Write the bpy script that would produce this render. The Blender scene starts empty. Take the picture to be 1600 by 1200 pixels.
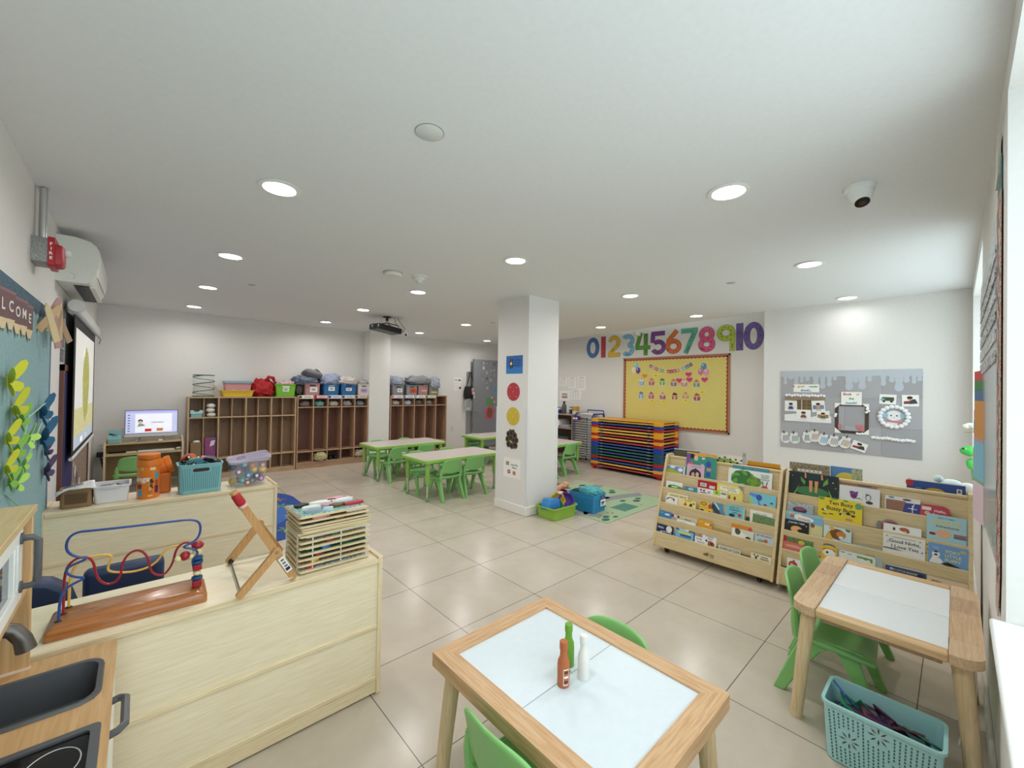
import bpy, bmesh, math, random
from mathutils import Matrix, Vector
from math import sin, cos, pi, radians, sqrt
rnd = random.Random(7)
S = bpy.context.scene
COL = S.collection

# ---------------------------------------------------------------- materials
_M = {}
def lin(h):
    h = h.lstrip('#'); c = [int(h[i:i+2], 16)/255 for i in (0, 2, 4)]
    return tuple((x/12.92 if x <= .04045 else ((x+.055)/1.055)**2.4) for x in c) + (1,)
def mat(h, r=.55, kind='plain', h2=None, metal=0, alpha=1, emit=0, trans=0, sc=1, axis=0, bump=0, coat=0):
    key = (h, r, kind, h2, metal, alpha, emit, trans, sc, axis, bump, coat)
    if key in _M: return _M[key]
    m = bpy.data.materials.new('%s_%s' % (kind, h.lstrip('#'))); m.use_nodes = True
    nt = m.node_tree; N = nt.nodes; L = nt.links
    b = N['Principled BSDF']; b.inputs['Roughness'].default_value = r; b.inputs['Metallic'].default_value = metal
    if coat: b.inputs['Coat Weight'].default_value = coat; b.inputs['Coat Roughness'].default_value = .15
    tc = N.new('ShaderNodeTexCoord'); mp = N.new('ShaderNodeMapping'); L.new(tc.outputs['Object'], mp.inputs[0])
    no = N.new('ShaderNodeTexNoise'); L.new(mp.outputs[0], no.inputs['Vector'])
    ra = N.new('ShaderNodeValToRGB'); L.new(no.outputs['Fac'], ra.inputs[0])
    c = lin(h)
    if kind == 'wood':
        s = [26*sc]*3; s[axis] = 1.7*sc; mp.inputs['Scale'].default_value = s
        no.inputs['Detail'].default_value = 5; no.inputs['Distortion'].default_value = .6
        c2 = lin(h2) if h2 else tuple(x*.78 for x in c[:3])+(1,)
        ra.color_ramp.elements[0].position = .34; ra.color_ramp.elements[1].position = .66
        ra.color_ramp.elements[0].color = c2; ra.color_ramp.elements[1].color = c
    elif kind == 'fabric':
        mp.inputs['Scale'].default_value = [180*sc]*3; no.inputs['Detail'].default_value = 3
        ra.color_ramp.elements[0].color = tuple(x*.72 for x in c[:3])+(1,); ra.color_ramp.elements[1].color = tuple(min(1, x*1.15) for x in c[:3])+(1,)
        bp = N.new('ShaderNodeBump'); bp.inputs['Strength'].default_value = .25; bp.inputs['Distance'].default_value = .002
        L.new(no.outputs['Fac'], bp.inputs['Height']); L.new(bp.outputs[0], b.inputs['Normal'])
    elif kind == 'mottle':      # mixed two-colour blotches (printed cloth, patterned paper)
        mp.inputs['Scale'].default_value = [22*sc]*3; no.inputs['Detail'].default_value = 2
        ra.color_ramp.elements[0].position = .42; ra.color_ramp.elements[1].position = .58
        ra.color_ramp.elements[0].color = lin(h2); ra.color_ramp.elements[1].color = c
    else:
        mp.inputs['Scale'].default_value = [9*sc]*3; no.inputs['Detail'].default_value = 3
        ra.color_ramp.elements[0].color = tuple(x*.955 for x in c[:3])+(1,); ra.color_ramp.elements[1].color = tuple(min(1, x*1.03) for x in c[:3])+(1,)
    L.new(ra.outputs[0], b.inputs['Base Color'])
    if bump:
        n2 = N.new('ShaderNodeTexNoise'); n2.inputs['Scale'].default_value = 220; L.new(tc.outputs['Object'], n2.inputs['Vector'])
        bp = N.new('ShaderNodeBump'); bp.inputs['Strength'].default_value = bump; bp.inputs['Distance'].default_value = .002
        L.new(n2.outputs['Fac'], bp.inputs['Height']); L.new(bp.outputs[0], b.inputs['Normal'])
    if alpha < 1: b.inputs['Alpha'].default_value = alpha
    if trans: b.inputs['Transmission Weight'].default_value = trans
    if emit:
        L.new(ra.outputs[0], b.inputs['Emission Color']); b.inputs['Emission Strength'].default_value = emit
    _M[key] = m
    return m

# ---------------------------------------------------------------- mesh building
_T = {}
def text_geo(s, bold=0.0):
    """outline of a line of writing as flat triangles, one unit high, centred on the middle"""
    k = (s, bold)
    if k not in _T:
        cu = bpy.data.curves.new('t', 'FONT'); cu.body = s; cu.dimensions = '2D'; cu.fill_mode = 'BOTH'; cu.resolution_u = 3; cu.offset = bold
        cu.align_x = 'CENTER'; o = bpy.data.objects.new('t', cu); COL.objects.link(o)
        dg = bpy.context.evaluated_depsgraph_get(); me = o.evaluated_get(dg).to_mesh()
        v = [(p.co.x, p.co.y) for p in me.vertices]; f = [tuple(p.vertices) for p in me.polygons]
        o.evaluated_get(dg).to_mesh_clear(); bpy.data.objects.remove(o); bpy.data.curves.remove(cu)
        if v:
            y0 = min(p[1] for p in v); y1 = max(p[1] for p in v); x0 = min(p[0] for p in v); x1 = max(p[0] for p in v)
            v = [(x-(x0+x1)/2, y-.35) for x, y in v]
        _T[k] = (v, f)
    return _T[k]

def frame(o, u, v):
    u = Vector(u).normalized(); v = Vector(v).normalized(); n = u.cross(v)
    m = Matrix((u, v, n)).transposed().to_4x4(); m.translation = Vector(o); return m

class MB:
    def __init__(s, M=None): s.v = []; s.f = []; s.mi = []; s.mats = []; s.M = M or Matrix()
    def m(s, mm):
        if mm not in s.mats: s.mats.append(mm)
        return s.mats.index(mm)
    def add(s, vs, fs, mm, M=None):
        k = len(s.v); X = s.M @ M if M is not None else s.M
        s.v += [X @ Vector(p) for p in vs]; i = s.m(mm)
        for f in fs: s.f.append(tuple(a+k for a in f)); s.mi.append(i)
        return s
    def box(s, x0, x1, y0, y1, z0, z1, mm, M=None):
        v = [(x, y, z) for z in (z0, z1) for y in (y0, y1) for x in (x0, x1)]
        return s.add(v, [(0, 2, 3, 1), (4, 5, 7, 6), (0, 1, 5, 4), (2, 6, 7, 3), (0, 4, 6, 2), (1, 3, 7, 5)], mm, M)
    def cbox(s, c, d, mm, M=None):
        return s.box(c[0]-d[0]/2, c[0]+d[0]/2, c[1]-d[1]/2, c[1]+d[1]/2, c[2]-d[2]/2, c[2]+d[2]/2, mm, M)
    def poly(s, p, mm, h=0.0, M=None):
        return s.add([(a, b, h) for a, b in p], [tuple(range(len(p)))], mm, M)
    def prism(s, p, h0, h1, mm, M=None, side=None):
        n = len(p); v = [(a, b, h0) for a, b in p]+[(a, b, h1) for a, b in p]
        s.add(v, [tuple(range(n))[::-1], tuple(range(n, 2*n))], mm, M)
        return s.add(v, [(i, (i+1) % n, n+(i+1) % n, n+i) for i in range(n)], side or mm, M)
    def loft(s, rings, mm, M=None, cap0=True, cap1=True, closed=False):
        n = len(rings[0]); v = [p for r in rings for p in r]; f = []; R = len(rings)
        for j in range(R if closed else R-1):
            a = j*n; b = ((j+1) % R)*n
            f += [(a+i, a+(i+1) % n, b+(i+1) % n, b+i) for i in range(n)]
        if not closed:
            if cap0: f.append(tuple(range(n))[::-1])
            if cap1: f.append(tuple(range((R-1)*n, R*n)))
        return s.add(v, f, mm, M)
    def lathe(s, prof, c, mm, n=20, M=None, cap0=True, cap1=True, sx=1, sy=1):
        return s.loft([[(c[0]+r*sx*cos(2*pi*i/n), c[1]+r*sy*sin(2*pi*i/n), c[2]+z) for i in range(n)] for r, z in prof], mm, M, cap0, cap1)
    def cyl(s, p, q, r, mm, n=10, r2=None, M=None):
        return s.tube([p, q], r, mm, n, M=M, rr=[r, r if r2 is None else r2])
    def tube(s, pts, r, mm, n=8, closed=False, M=None, rr=None):
        P = [Vector(p) for p in pts]; R = []; N = len(P); up = None
        for i, p in enumerate(P):
            if closed: t = P[(i+1) % N]-P[i-1]
            else: t = P[min(i+1, N-1)]-P[max(i-1, 0)]
            t = t.normalized() if t.length > 1e-9 else Vector((0, 0, 1))
            if up is None: up = Vector((0, 0, 1)) if abs(t.z) < .9 else Vector((1, 0, 0))
            a = (up-t*up.dot(t)); a = a.normalized() if a.length > 1e-6 else t.orthogonal().normalized()
            up = a; b = t.cross(a); q = rr[i] if rr else r
            R.append([p+a*q*cos(2*pi*k/n)+b*q*sin(2*pi*k/n) for k in range(n)])
        return s.loft(R, mm, M, closed=closed)
    def ball(s, c, r, mm, n=12, k=8, M=None, sx=1, sy=1, sz=1):
        return s.lathe([(r*sin(pi*j/k) if 0 < j < k else r*.01, -r*sz*cos(pi*j/k)) for j in range(k+1)], c, mm, n, M, sx=sx, sy=sy)
    def text(s, t, u, v, size, mm, h=0.0, bold=0.0, rot=0, M=None, sx=1.0):
        vs, fs = text_geo(t, bold); c, d = cos(rot), sin(rot)
        return s.add([(u+(x*sx*c-y*d)*size, v+(x*sx*d+y*c)*size, h) for x, y in vs], fs, mm, M)
    def disc(s, u, v, r, mm, h=0.0, n=20, M=None, ry=None, rot=0):
        ry = ry or r
        return s.poly([(u+r*cos(2*pi*i/n)*cos(rot)-ry*sin(2*pi*i/n)*sin(rot), v+r*cos(2*pi*i/n)*sin(rot)+ry*sin(2*pi*i/n)*cos(rot)) for i in range(n)], mm, h, M)
    def rect(s, u0, u1, v0, v1, mm, h=0.0, M=None): return s.poly([(u0, v0), (u1, v0), (u1, v1), (u0, v1)], mm, h, M)
    def build(s, name, parent=None, bevel=0, sub=0, angle=35, seg=2, local=True):
        me = bpy.data.meshes.new(name); off = Vector((0, 0, 0))
        if parent is not None and not local: off = parent.location
        me.from_pydata([tuple(p-off) for p in s.v], [], s.f)
        for mm in s.mats: me.materials.append(mm)
        me.polygons.foreach_set('material_index', s.mi); me.polygons.foreach_set('use_smooth', [True]*len(s.f))
        me.update()
        if angle < 180: me.set_sharp_from_angle(angle=radians(angle))
        o = bpy.data.objects.new(name, me); COL.objects.link(o)
        if parent is not None: o.parent = parent
        if sub:
            q = o.modifiers.new('s', 'SUBSURF'); q.levels = q.render_levels = sub
        if bevel:
            q = o.modifiers.new('b', 'BEVEL'); q.width = bevel; q.segments = seg; q.limit_method = 'ANGLE'; q.angle_limit = radians(40); q.harden_normals = False
        return o

def rrect(x0, x1, y0, y1, r, n=4):
    p = []
    for cx, cy, a in ((x1-r, y0+r, -90), (x1-r, y1-r, 0), (x0+r, y1-r, 90), (x0+r, y0+r, 180)):
        for i in range(n+1):
            t = radians(a+90*i/n); p.append((cx+r*cos(t), cy+r*sin(t)))
    return p
def tag(o, label, cat, group=None):
    o['label'] = label; o['category'] = cat
    if group: o['group'] = group
    return o
def thing(name, label, cat, loc=(0, 0, 0), rz=0.0, group=None):
    o = bpy.data.objects.new(name, None); o.empty_display_size = .1; COL.objects.link(o)
    o.location = loc; o.rotation_euler = (0, 0, rz)
    return tag(o, label, cat, group)
def one(name, label, cat, mb, group=None, bevel=0, **k):
    return tag(mb.build(name, None, bevel, **k), label, cat, group)
def struct(name, mb, bevel=0, parent=None):
    o = mb.build(name, parent, bevel)
    if parent is None: o['kind'] = 'structure'
    return o
def dup(root, loc, rz=None, label=None, group=None):
    r = root.copy(); COL.objects.link(r); r.location = loc
    if rz is not None: r.rotation_euler = (0, 0, rz)
    if label: r['label'] = label
    if group: r['group'] = group
    for ch in list(root.children):
        c = ch.copy(); COL.objects.link(c); c.parent = r
        for g in list(ch.children):
            d = g.copy(); COL.objects.link(d); d.parent = c
    return r

# ---------------------------------------------------------------- shared materials
WHITE = mat('#f2f2ee', .6); PAPER = mat('#f4f3ef', .7); BLACK = mat('#17171a', .45); INK = mat('#2a2a30', .6)
WALLM = mat('#e5e3e0', .8, bump=.05); CEILM = mat('#e6e8e9', .85, bump=.04)
MAPLE = mat('#f6e9cd', .4, 'wood', '#ebdcba', axis=0); MAPLEZ = mat('#f6e9cd', .4, 'wood', '#ebdcba', axis=2)
MAPED = mat('#efdebb', .4, 'wood', '#e2cea6', axis=0); MAPEDZ = mat('#efdebb', .4, 'wood', '#e2cea6', axis=2)
PINE = mat('#d4ae86', .45, 'wood', '#bf9468', axis=0); PINEY = mat('#d4ae86', .45, 'wood', '#bf9468', axis=1); PINEZ = mat('#dfc8a2', .45, 'wood', '#ccb085', axis=2)
GREENP = mat('#68a860', .38); GREENL = mat('#94c25c', .35); CHROME = mat('#c9c9c6', .18, metal=1); STEEL = mat('#77787a', .35, metal=.9)
GREY = mat('#8f9093', .5); RED = mat('#c0272d', .4); BLUE = mat('#2456a8', .4); YELLOW = mat('#f2c12e', .4)
TURQ = mat('#8cc6cc', .45); NAVY = mat('#1f2f57', .5); WOODBRN = mat('#b9763f', .4, 'wood', '#9c5d2e', axis=0)
H = 2.398
# ================================================================ SETTING
# floor: large beige porcelain tiles, 60 cm grid
fm = bpy.data.materials.new('floor_tiles'); fm.use_nodes = True
nt = fm.node_tree; N = nt.nodes; L = nt.links; b = N['Principled BSDF']
tc = N.new('ShaderNodeTexCoord'); mp = N.new('ShaderNodeMapping'); L.new(tc.outputs['Object'], mp.inputs[0])
mp.inputs['Location'].default_value = (-1.9872, -2.5131, 0)
br = N.new('ShaderNodeTexBrick'); br.offset = 0; br.squash = 1
for k, v in (('Scale', 1), ('Mortar Size', .0022), ('Mortar Smooth', .1), ('Bias', 0), ('Brick Width', .6), ('Row Height', .6)): br.inputs[k].default_value = v
br.inputs['Color1'].default_value = lin('#d0c5b6'); br.inputs['Color2'].default_value = lin('#cbc0b1'); br.inputs['Mortar'].default_value = lin('#6b625a')
L.new(mp.outputs[0], br.inputs['Vector'])
no = N.new('ShaderNodeTexNoise'); no.inputs['Scale'].default_value = 3.2; no.inputs['Detail'].default_value = 8; no.inputs['Roughness'].default_value = .65; L.new(tc.outputs['Object'], no.inputs['Vector'])
ra = N.new('ShaderNodeValToRGB'); ra.color_ramp.elements[0].position = .3; ra.color_ramp.elements[1].position = .75
ra.color_ramp.elements[0].color = (.80, .78, .75, 1); ra.color_ramp.elements[1].color = (1, 1, 1, 1); L.new(no.outputs['Fac'], ra.inputs[0])
mx = N.new('ShaderNodeMix'); mx.data_type = 'RGBA'; mx.blend_type = 'MULTIPLY'; mx.inputs[0].default_value = .8
L.new(br.outputs['Color'], mx.inputs[6]); L.new(ra.outputs[0], mx.inputs[7]); L.new(mx.outputs[2], b.inputs['Base Color'])
b.inputs['Roughness'].default_value = .22; b.inputs['Specular IOR Level'].default_value = .4
mb = MB(); mb.box(-.75, 6.75, -.6, 7.75, -.06, 0, fm); struct('floor', mb)

XL, XR, XN, YB, YW = -.42, 5.78, 6.6, 7.55, -.1
# ceiling: main slab ends along a slanted edge, a slightly higher strip beyond it along the far right wall
mb = MB(); mb.prism([(-.75, -.6), (5.83, -.6), (5.79, 1.634), (6.44, 5.7), (6.72, 7.75), (-.75, 7.75)], H, H+.09, CEILM); mb.box(5.6, 6.75, 1.3, 7.75, 2.60, 2.66, CEILM)
struct('ceiling', mb)
mb = MB(); mb.box(XL-.15, XL, -.6, 7.75, 0, 2.48, WALLM); struct('wall_left', mb)
mb = MB(); mb.box(-.5, 6.75, YB, YB+.15, 0, 2.66, WALLM); struct('wall_back', mb)
mb = MB(); mb.box(XN, XN+.15, 1.3, YB, 0, 2.66, WALLM); struct('wall_right', mb)
mb = MB(); mb.box(XR, XN+.02, YW-.25, 1.634, 0, 2.66, WALLM); struct('wall_front', mb)     # thicker stretch that carries the felt board
mb = MB()                                                                                  # window wall: parapet, pier, lintel
mb.box(-.57, XR, -.35, YW, 0, .70, WALLM); mb.box(1.885, 3.60, -.35, YW, .70, 2.29, WALLM); mb.box(5.57, XR, -.35, YW, .70, 2.29, WALLM)
mb.box(-.57, XR, -.35, YW, 2.285, 2.48, WALLM); mb.box(-.57, -.36, -.35, YW, .70, 2.29, WALLM)
struct('wall_window', mb)
mb = MB(); mb.box(-.36, 1.885, -.35, -.068, .70, .722, mat('#f4f6f6', .35)); struct('trim_1', mb, .006)
mb = MB(); mb.box(3.60, 5.57, -.35, -.09, .70, .722, mat('#f4f6f6', .35)); struct('trim_2', mb, .006)
GLASS = mat('#eef6f6', .03, alpha=.10)
for i, (a, c) in enumerate(((-.36, 1.885), (3.60, 5.57)), 1):
    w = bpy.data.objects.new('window_%d' % i, None); COL.objects.link(w); w['kind'] = 'structure'; w.location = ((a+c)/2, -.32, .722)
    mb = MB(); q = mat('#e9ecec', .4); z0, z1 = .722, 2.285; n = 2
    mb.box(a, c, -.345, -.30, z0, z0+.05, q); mb.box(a, c, -.345, -.30, z1-.05, z1, q)
    for k in range(n+1):
        x = a+.025+(c-a-.05)*k/n; mb.box(x-.025, x+.025, -.345, -.30, z0, z1, q)
    mb.build('window_frame', w, .004, local=False)
    for k in range(n):
        g = MB(); g.box(a+.05+(c-a-.05)*k/n, a+(c-a-.05)*(k+1)/n, -.325, -.321, z0+.05, z1-.05, GLASS); g.build('window_pane', w, local=False)
# free-standing square column with a plinth and white corner guards
mb = MB(); mb.box(3.10, 3.592, 3.13, 3.642, 0, H+.02, WALLM)
o = struct('column', mb, .004)
mb = MB(); mb.box(3.088, 3.604, 3.118, 3.654, 0, .10, mat('#eceae6', .5)); mb.build('baseboard', o, .006)
gm = mat('#e6e7ea', .25, coat=.4)
for gx, gy, sx, sy in ((3.10, 3.13, 1, 1), (3.592, 3.13, -1, 1), (3.10, 3.642, 1, -1)):
    mb = MB(); x0, x1 = sorted((gx-sx*.004, gx+sx*.03)); y0, y1 = sorted((gy-sy*.004, gy)); mb.box(x0, x1, y0, y1, .10, 1.16, gm)
    x0, x1 = sorted((gx-sx*.004, gx)); y0, y1 = sorted((gy-sy*.004, gy+sy*.03)); mb.box(x0, x1, y0, y1, .10, 1.16, gm); mb.build('corner_guard', o, .002)
mb = MB(); mb.box(3.10, 3.50, 7.25, YB, 0, H+.02, WALLM); struct('pilaster', mb, .004)
bm_ = mat('#e4e1db', .5)
mb = MB(); mb.box(3.50, XN, YB-.014, YB, 0, .10, bm_); mb.box(3.085, 3.515, 7.236, 7.25, 0, .10, bm_); struct('baseboard_back', mb, .004)
mb = MB(); mb.box(XN-.014, XN, 1.65, YB, 0, .10, bm_); struct('baseboard_right', mb, .004)
mb = MB(); mb.box(XL, XL+.014, 0, YB, 0, .10, bm_); struct('baseboard_left', mb, .004)
mb = MB(); mb.box(1.9, 5.57, YW, YW+.014, 0, .10, bm_); struct('baseboard_window', mb, .004)
# grey door, opened back in front of the far wall
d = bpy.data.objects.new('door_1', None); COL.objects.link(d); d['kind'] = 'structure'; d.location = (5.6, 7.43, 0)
DG = mat('#83858a', .5)
mb = MB(); mb.box(5.60, 6.52, 7.405, 7.45, .015, 2.03, DG); mb.build('door_leaf', d, .003, local=False)
mb = MB(); mb.cyl((5.66, 7.405, .83), (5.66, 7.35, .83), .012, CHROME); mb.tube([(5.66, 7.355, .83), (5.70, 7.35, .83), (5.77, 7.352, .828)], .010, CHROME); mb.lathe([(.03, 0), (.03, .008)], (0, 0, 0), CHROME, M=frame((5.66, 7.405, .83), (1, 0, 0), (0, 0, 1))); mb.build('door_handle', d, local=False)
mb = MB(); mb.box(5.50, 5.60, YB-.03, YB, 0, 1.74, mat('#9b9a98', .6)); mb.build('door_shadow_strip', d, .003, local=False)  # thin grey strip on the wall, stands in for the open leaf's cast shadow

# ================================================================ CAMERA, LIGHT
cam = bpy.data.cameras.new('camera'); co = bpy.data.objects.new('camera', cam); COL.objects.link(co); S.camera = co
cam.sensor_width = 36; cam.lens = 635.97/1600*36; cam.clip_start = .02
yaw, pitch, roll = -.7413, .0104, .0164
F_ = Vector((-sin(yaw), cos(yaw), 0)); r_ = Vector((cos(yaw), sin(yaw), 0)); u_ = Vector((0, 0, 1))
f2 = F_*cos(pitch)+u_*sin(pitch); u2 = u_*cos(pitch)-F_*sin(pitch); r3 = r_*cos(roll)+u2*sin(roll); u3 = u2*cos(roll)-r_*sin(roll)
mw = Matrix((r3, u3, -f2)).transposed().to_4x4(); mw.translation = (0, 0, 1.3815); co.matrix_world = mw

w = bpy.data.worlds.new('world'); S.world = w; w.use_nodes = True
bg = w.node_tree.nodes['Background']; bg.inputs[0].default_value = lin('#dff0f4'); bg.inputs[1].default_value = 3.7
for a, c in ((-.36, 1.885), (3.60, 5.57)):
    l = bpy.data.lights.new('daylight_portal', 'AREA'); l.shape = 'RECTANGLE'; l.size = c-a; l.size_y = 1.56; l.cycles.is_portal = True
    o = bpy.data.objects.new('daylight_portal', l); COL.objects.link(o); o.location = ((a+c)/2, -.36, 1.5); o.rotation_euler = (radians(90), 0, 0)

S.view_settings.view_transform = 'Standard'; S.view_settings.look = 'None'; S.view_settings.gamma = 1; S.view_settings.exposure = 0.0
S.cycles.use_denoising = True; S.cycles.max_bounces = 8; S.cycles.diffuse_bounces = 5; S.cycles.transparent_max_bounces = 12
S.cycles.caustics_reflective = False; S.cycles.caustics_refractive = False; S.cycles.sample_clamp_indirect = 4

# recessed ceiling lights: rows along the room
LX_ = (.516, 2.186, 3.873, 5.508); LY_ = (.785, 2.368, 3.904, 5.354, 6.837)
def lamp_here(x, y, e=5.9):
    l = bpy.data.lights.new('downlight_lamp', 'AREA'); l.shape = 'DISK'; l.size = .13; l.energy = e; l.color = (1, .975, .95); l.spread = radians(165)
    o = bpy.data.objects.new('downlight_lamp', l); COL.objects.link(o); o.location = (x, y, H-.012)
LENS = mat('#fffdf6', .4, emit=11); TRIM = mat('#efefec', .5)
proto = None
cols = ['first', 'second', 'third', 'fourth']; rows = ['first', 'second', 'third', 'fourth', 'fifth']
LIGHTLAB = {
 (0, 1): 'recessed round ceiling light, the big one nearest on the left side of the near ceiling',
 (1, 0): 'recessed round ceiling light, the big one straight left of the dome camera',
 (0, 2): 'recessed ceiling light in the left line, second one in, right of the air conditioner',
 (1, 1): 'recessed ceiling light in front of the white column top',
 (2, 0): 'recessed ceiling light just under the dome camera',
 (0, 3): 'recessed ceiling light in the left line, third one in, right of the air conditioner',
 (1, 2): 'recessed ceiling light right beneath the smoke detector in the picture',
 (2, 1): 'recessed ceiling light right of the column, a step towards the number wall',
 (3, 0): 'recessed ceiling light above the grey felt board',
 (0, 4): 'recessed ceiling light in the left line, farthest one, over the computer desk',
 (1, 4): 'recessed ceiling light over the middle lockers by the back wall, left of the projector',
 (1, 3): 'recessed ceiling light just left of the black projector',
 (2, 4): 'recessed ceiling light right of the black projector, near the back wall camera',
 (2, 3): 'recessed ceiling light between the projector and the column, over the green tables',
 (3, 4): 'recessed ceiling light in front of the grey door, close beside the column',
 (3, 2): 'recessed ceiling light above the blue zero of the number row',
 (3, 1): 'recessed ceiling light above the teal seven of the number row'}
for i, x in enumerate(LX_):
    for j, y in enumerate(LY_):
        if (i, j) in ((0, 0), (2, 2), (3, 3)): lamp_here(x, y); continue
        lab = LIGHTLAB[(i, j)]
        if proto is None:
            proto = thing('ceiling_light', lab, 'ceiling light', (x, y, H), 0, 'recessed ceiling lights')
            mb = MB(); mb.lathe([(.074, -.001), (.096, -.001), (.098, -.006), (.078, -.009), (.072, -.003)], (0, 0, 0), TRIM, 32, cap0=False, cap1=False); mb.build('trim_ring', proto)
            mb = MB(); mb.lathe([(.074, -.0045), (.074, -.0025)], (0, 0, 0), LENS, 32); mb.build('lens', proto)
        else: dup(proto, (x, y, H), None, lab)
        lamp_here(x, y, 1.1 if (i, j) == (3, 0) else 5.9)
# ================================================================ GREEN TABLES AND CHAIRS
TTOP = mat('#cfc3bd', .35)
def green_table(label, x, y):
    t = thing('activity_table', label, 'table', (x, y, 0), 0, 'green edged activity tables')
    w, d = .60, .315
    mb = MB(); mb.prism(rrect(-w+.012, w-.012, -d+.012, d-.012, .05), .470, .506, TTOP); mb.build('table_top', t, .002)
    mb = MB(); o = rrect(-w, w, -d, d, .06); i = rrect(-w+.013, w-.013, -d+.013, d-.013, .05); n = len(o)
    rg = [[(p[0], p[1], z) for p in q] for q, z in ((i, .465), (o, .468), (o, .500), (i, .5075))]
    mb.loft(rg, GREENL, cap0=False, cap1=False); mb.prism(rrect(-w+.06, w-.06, -d+.06, d-.06, .04), .445, .468, mat('#5f9a35', .5)); mb.build('edge_band', t)
    for sx in (-1, 1):
        for sy in (-1, 1):
            cx, cy = sx*(w-.075), sy*(d-.075)
            mb = MB(); mb.lathe([(.024, .215), (.026, .22), (.029, .445), (.034, .468)], (cx, cy, 0), GREENL, 16)
            lg = mb.build('leg', t)
            mb = MB(); mb.lathe([(.0155, .03), (.0155, .22)], (cx, cy, 0), CHROME, 14); mb.build('leg_tube', lg)
            mb = MB(); mb.lathe([(.020, 0), (.022, .004), (.021, .035), (.017, .04)], (cx, cy, 0), GREENP, 14); mb.build('foot', lg)
    return t
T1 = green_table('green edged table standing in front of the brown lockers and pilaster', 3.10, 5.90)
T2 = dup(T1, (3.10, 4.53, 0), None, 'green edged table just left of the white column')
T3 = dup(T1, (5.00, 5.88, 0), None, 'green edged table in front of the grey door')
T4 = dup(T1, (4.90, 4.52, 0), None, 'green edged table whose end shows right of the column near the drying rack')

CG = mat('#86c274', .36, sc=.7)
def chair_proto(label):
    """one-piece plastic stacking chair; origin on the floor, sitter faces +Y"""
    t = thing('school_chair', label, 'chair', (0, 0, 0), 0, 'green plastic school chairs')
    mb = MB()                                           # seat shell, dished, lip rolled down at the front
    nx, ny = 8, 8; hw = .155; top = []
    for j in range(ny+1):
        v = j/ny; y = -.14+.30*v
        for i in range(nx+1):
            u = i/nx*2-1; e = .006*(1-abs(u)**4); k = hw*(1-.07*(1-v))*(1-.10*max(0, (v-.8)/.2)**2)
            z = .272+.012*abs(u)**3-.014*(1-u*u)*(1-(2*v-1)**2)-.035*max(0, (v-.82)/.18)**2+.02*max(0, (.15-v)/.15)**2
            top.append((u*k, y, z))
    f = [(j*(nx+1)+i, j*(nx+1)+i+1, (j+1)*(nx+1)+i+1, (j+1)*(nx+1)+i) for j in range(ny) for i in range(nx)]
    mb.add(top, f, CG); o = mb.build('seat', t, angle=180); q = o.modifiers.new('t', 'SOLIDIFY'); q.thickness = .016; q.offset = -1
    q = o.modifiers.new('s', 'SUBSURF'); q.levels = q.render_levels = 1
    # backrest: curved panel with an oval grip hole below it, carried by two side posts
    mb = MB(); nx = 10; ny = 8; vs = []
    for j in range(ny+1):
        v = j/ny
        for i in range(nx+1):
            u = i/nx*2-1; hw = .150-.012*v; s = abs(u)
            zt = .508-.022*s**4-.008*s*s; zb = .352-.030*(1-s*s)
            z = zb+(zt-zb)*v; y = -.140-.040*v-.006*v*v+.030*s*s-.01*(1-v)
            vs.append((u*hw*(1-.12*max(0, v-.75)**2*4*s), y, z))
    f = [(j*(nx+1)+i, j*(nx+1)+i+1, (j+1)*(nx+1)+i+1, (j+1)*(nx+1)+i) for j in range(ny) for i in range(nx)]
    mb.add(vs, f, CG); o = mb.build('backrest', t, angle=180); q = o.modifiers.new('t', 'SOLIDIFY'); q.thickness = .014; q.offset = 0
    q = o.modifiers.new('s', 'SUBSURF'); q.levels = q.render_levels = 1
    mb = MB()
    for s in (-1, 1):
        P = [(s*.142, -.118, .262), (s*.146, -.122, .30), (s*.148, -.126, .34), (s*.146, -.130, .39)]
        mb.tube(P, .018, CG, 8, rr=[.020, .019, .018, .010])
    mb.tube([(-.14, -.128, .290), (-.07, -.140, .288), (0, -.143, .287), (.07, -.140, .288), (.14, -.128, .290)], .014, CG, 8)
    mb.build('back_post', t)
    for sx in (-1, 1):
        A = lambda y0, y1, z, o: [(sx*(.120+o), y0, z), (sx*(.150+o), y0, z), (sx*(.150+o), y1, z), (sx*(.120+o), y1, z)]
        w = 1 if sx < 0 else -1
        mb = MB(); mb.loft([A(.0, .085, .262, 0), A(.035, .105, .235, .003), A(.095, .140, .12, .012), A(.150, .185, 0, .022)][::w], CG); mb.build('leg', t, .005)
        mb = MB(); mb.loft([A(-.085, .02, .264, 0), A(-.120, -.03, .225, .003), A(-.165, -.105, .11, .012), A(-.205, -.160, 0, .022)][::w], CG); mb.build('leg', t, .005)
        mb = MB(); mb.tube([(sx*.150, -.125, .278), (sx*.156, -.06, .268), (sx*.157, .03, .262), (sx*.154, .11, .255), (sx*.14, .150, .246)], .012, CG, 8); mb.build('seat_rail', t)
    return t
CH = None
def chair(x, y, rz, label, sc=1.0):
    global CH
    if CH is None:
        CH = chair_proto(label); CH.location = (x, y, 0); CH.rotation_euler = (0, 0, rz); c = CH
    else: c = dup(CH, (x, y, 0), rz, label)
    c.scale = (sc, sc, sc); return c
chair(2.845, 4.32, 0.03, 'green chair on the near side of the table beside the column, left one')
chair(3.22, 4.33, -0.05, 'green chair on the near side of the table beside the column, right one')
chair(2.80, 4.80, pi+.04, 'green chair tucked in at the far side of the table beside the column, left end')
chair(3.32, 4.86, pi-.05, 'green chair tucked in at the far side of the table beside the column, right end')
chair(2.80, 5.62, .06, 'green chair with a white sticker on its back, at the table before the lockers')
chair(3.27, 5.64, -.04, 'green chair without sticker, near side of the table before the lockers')
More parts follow.
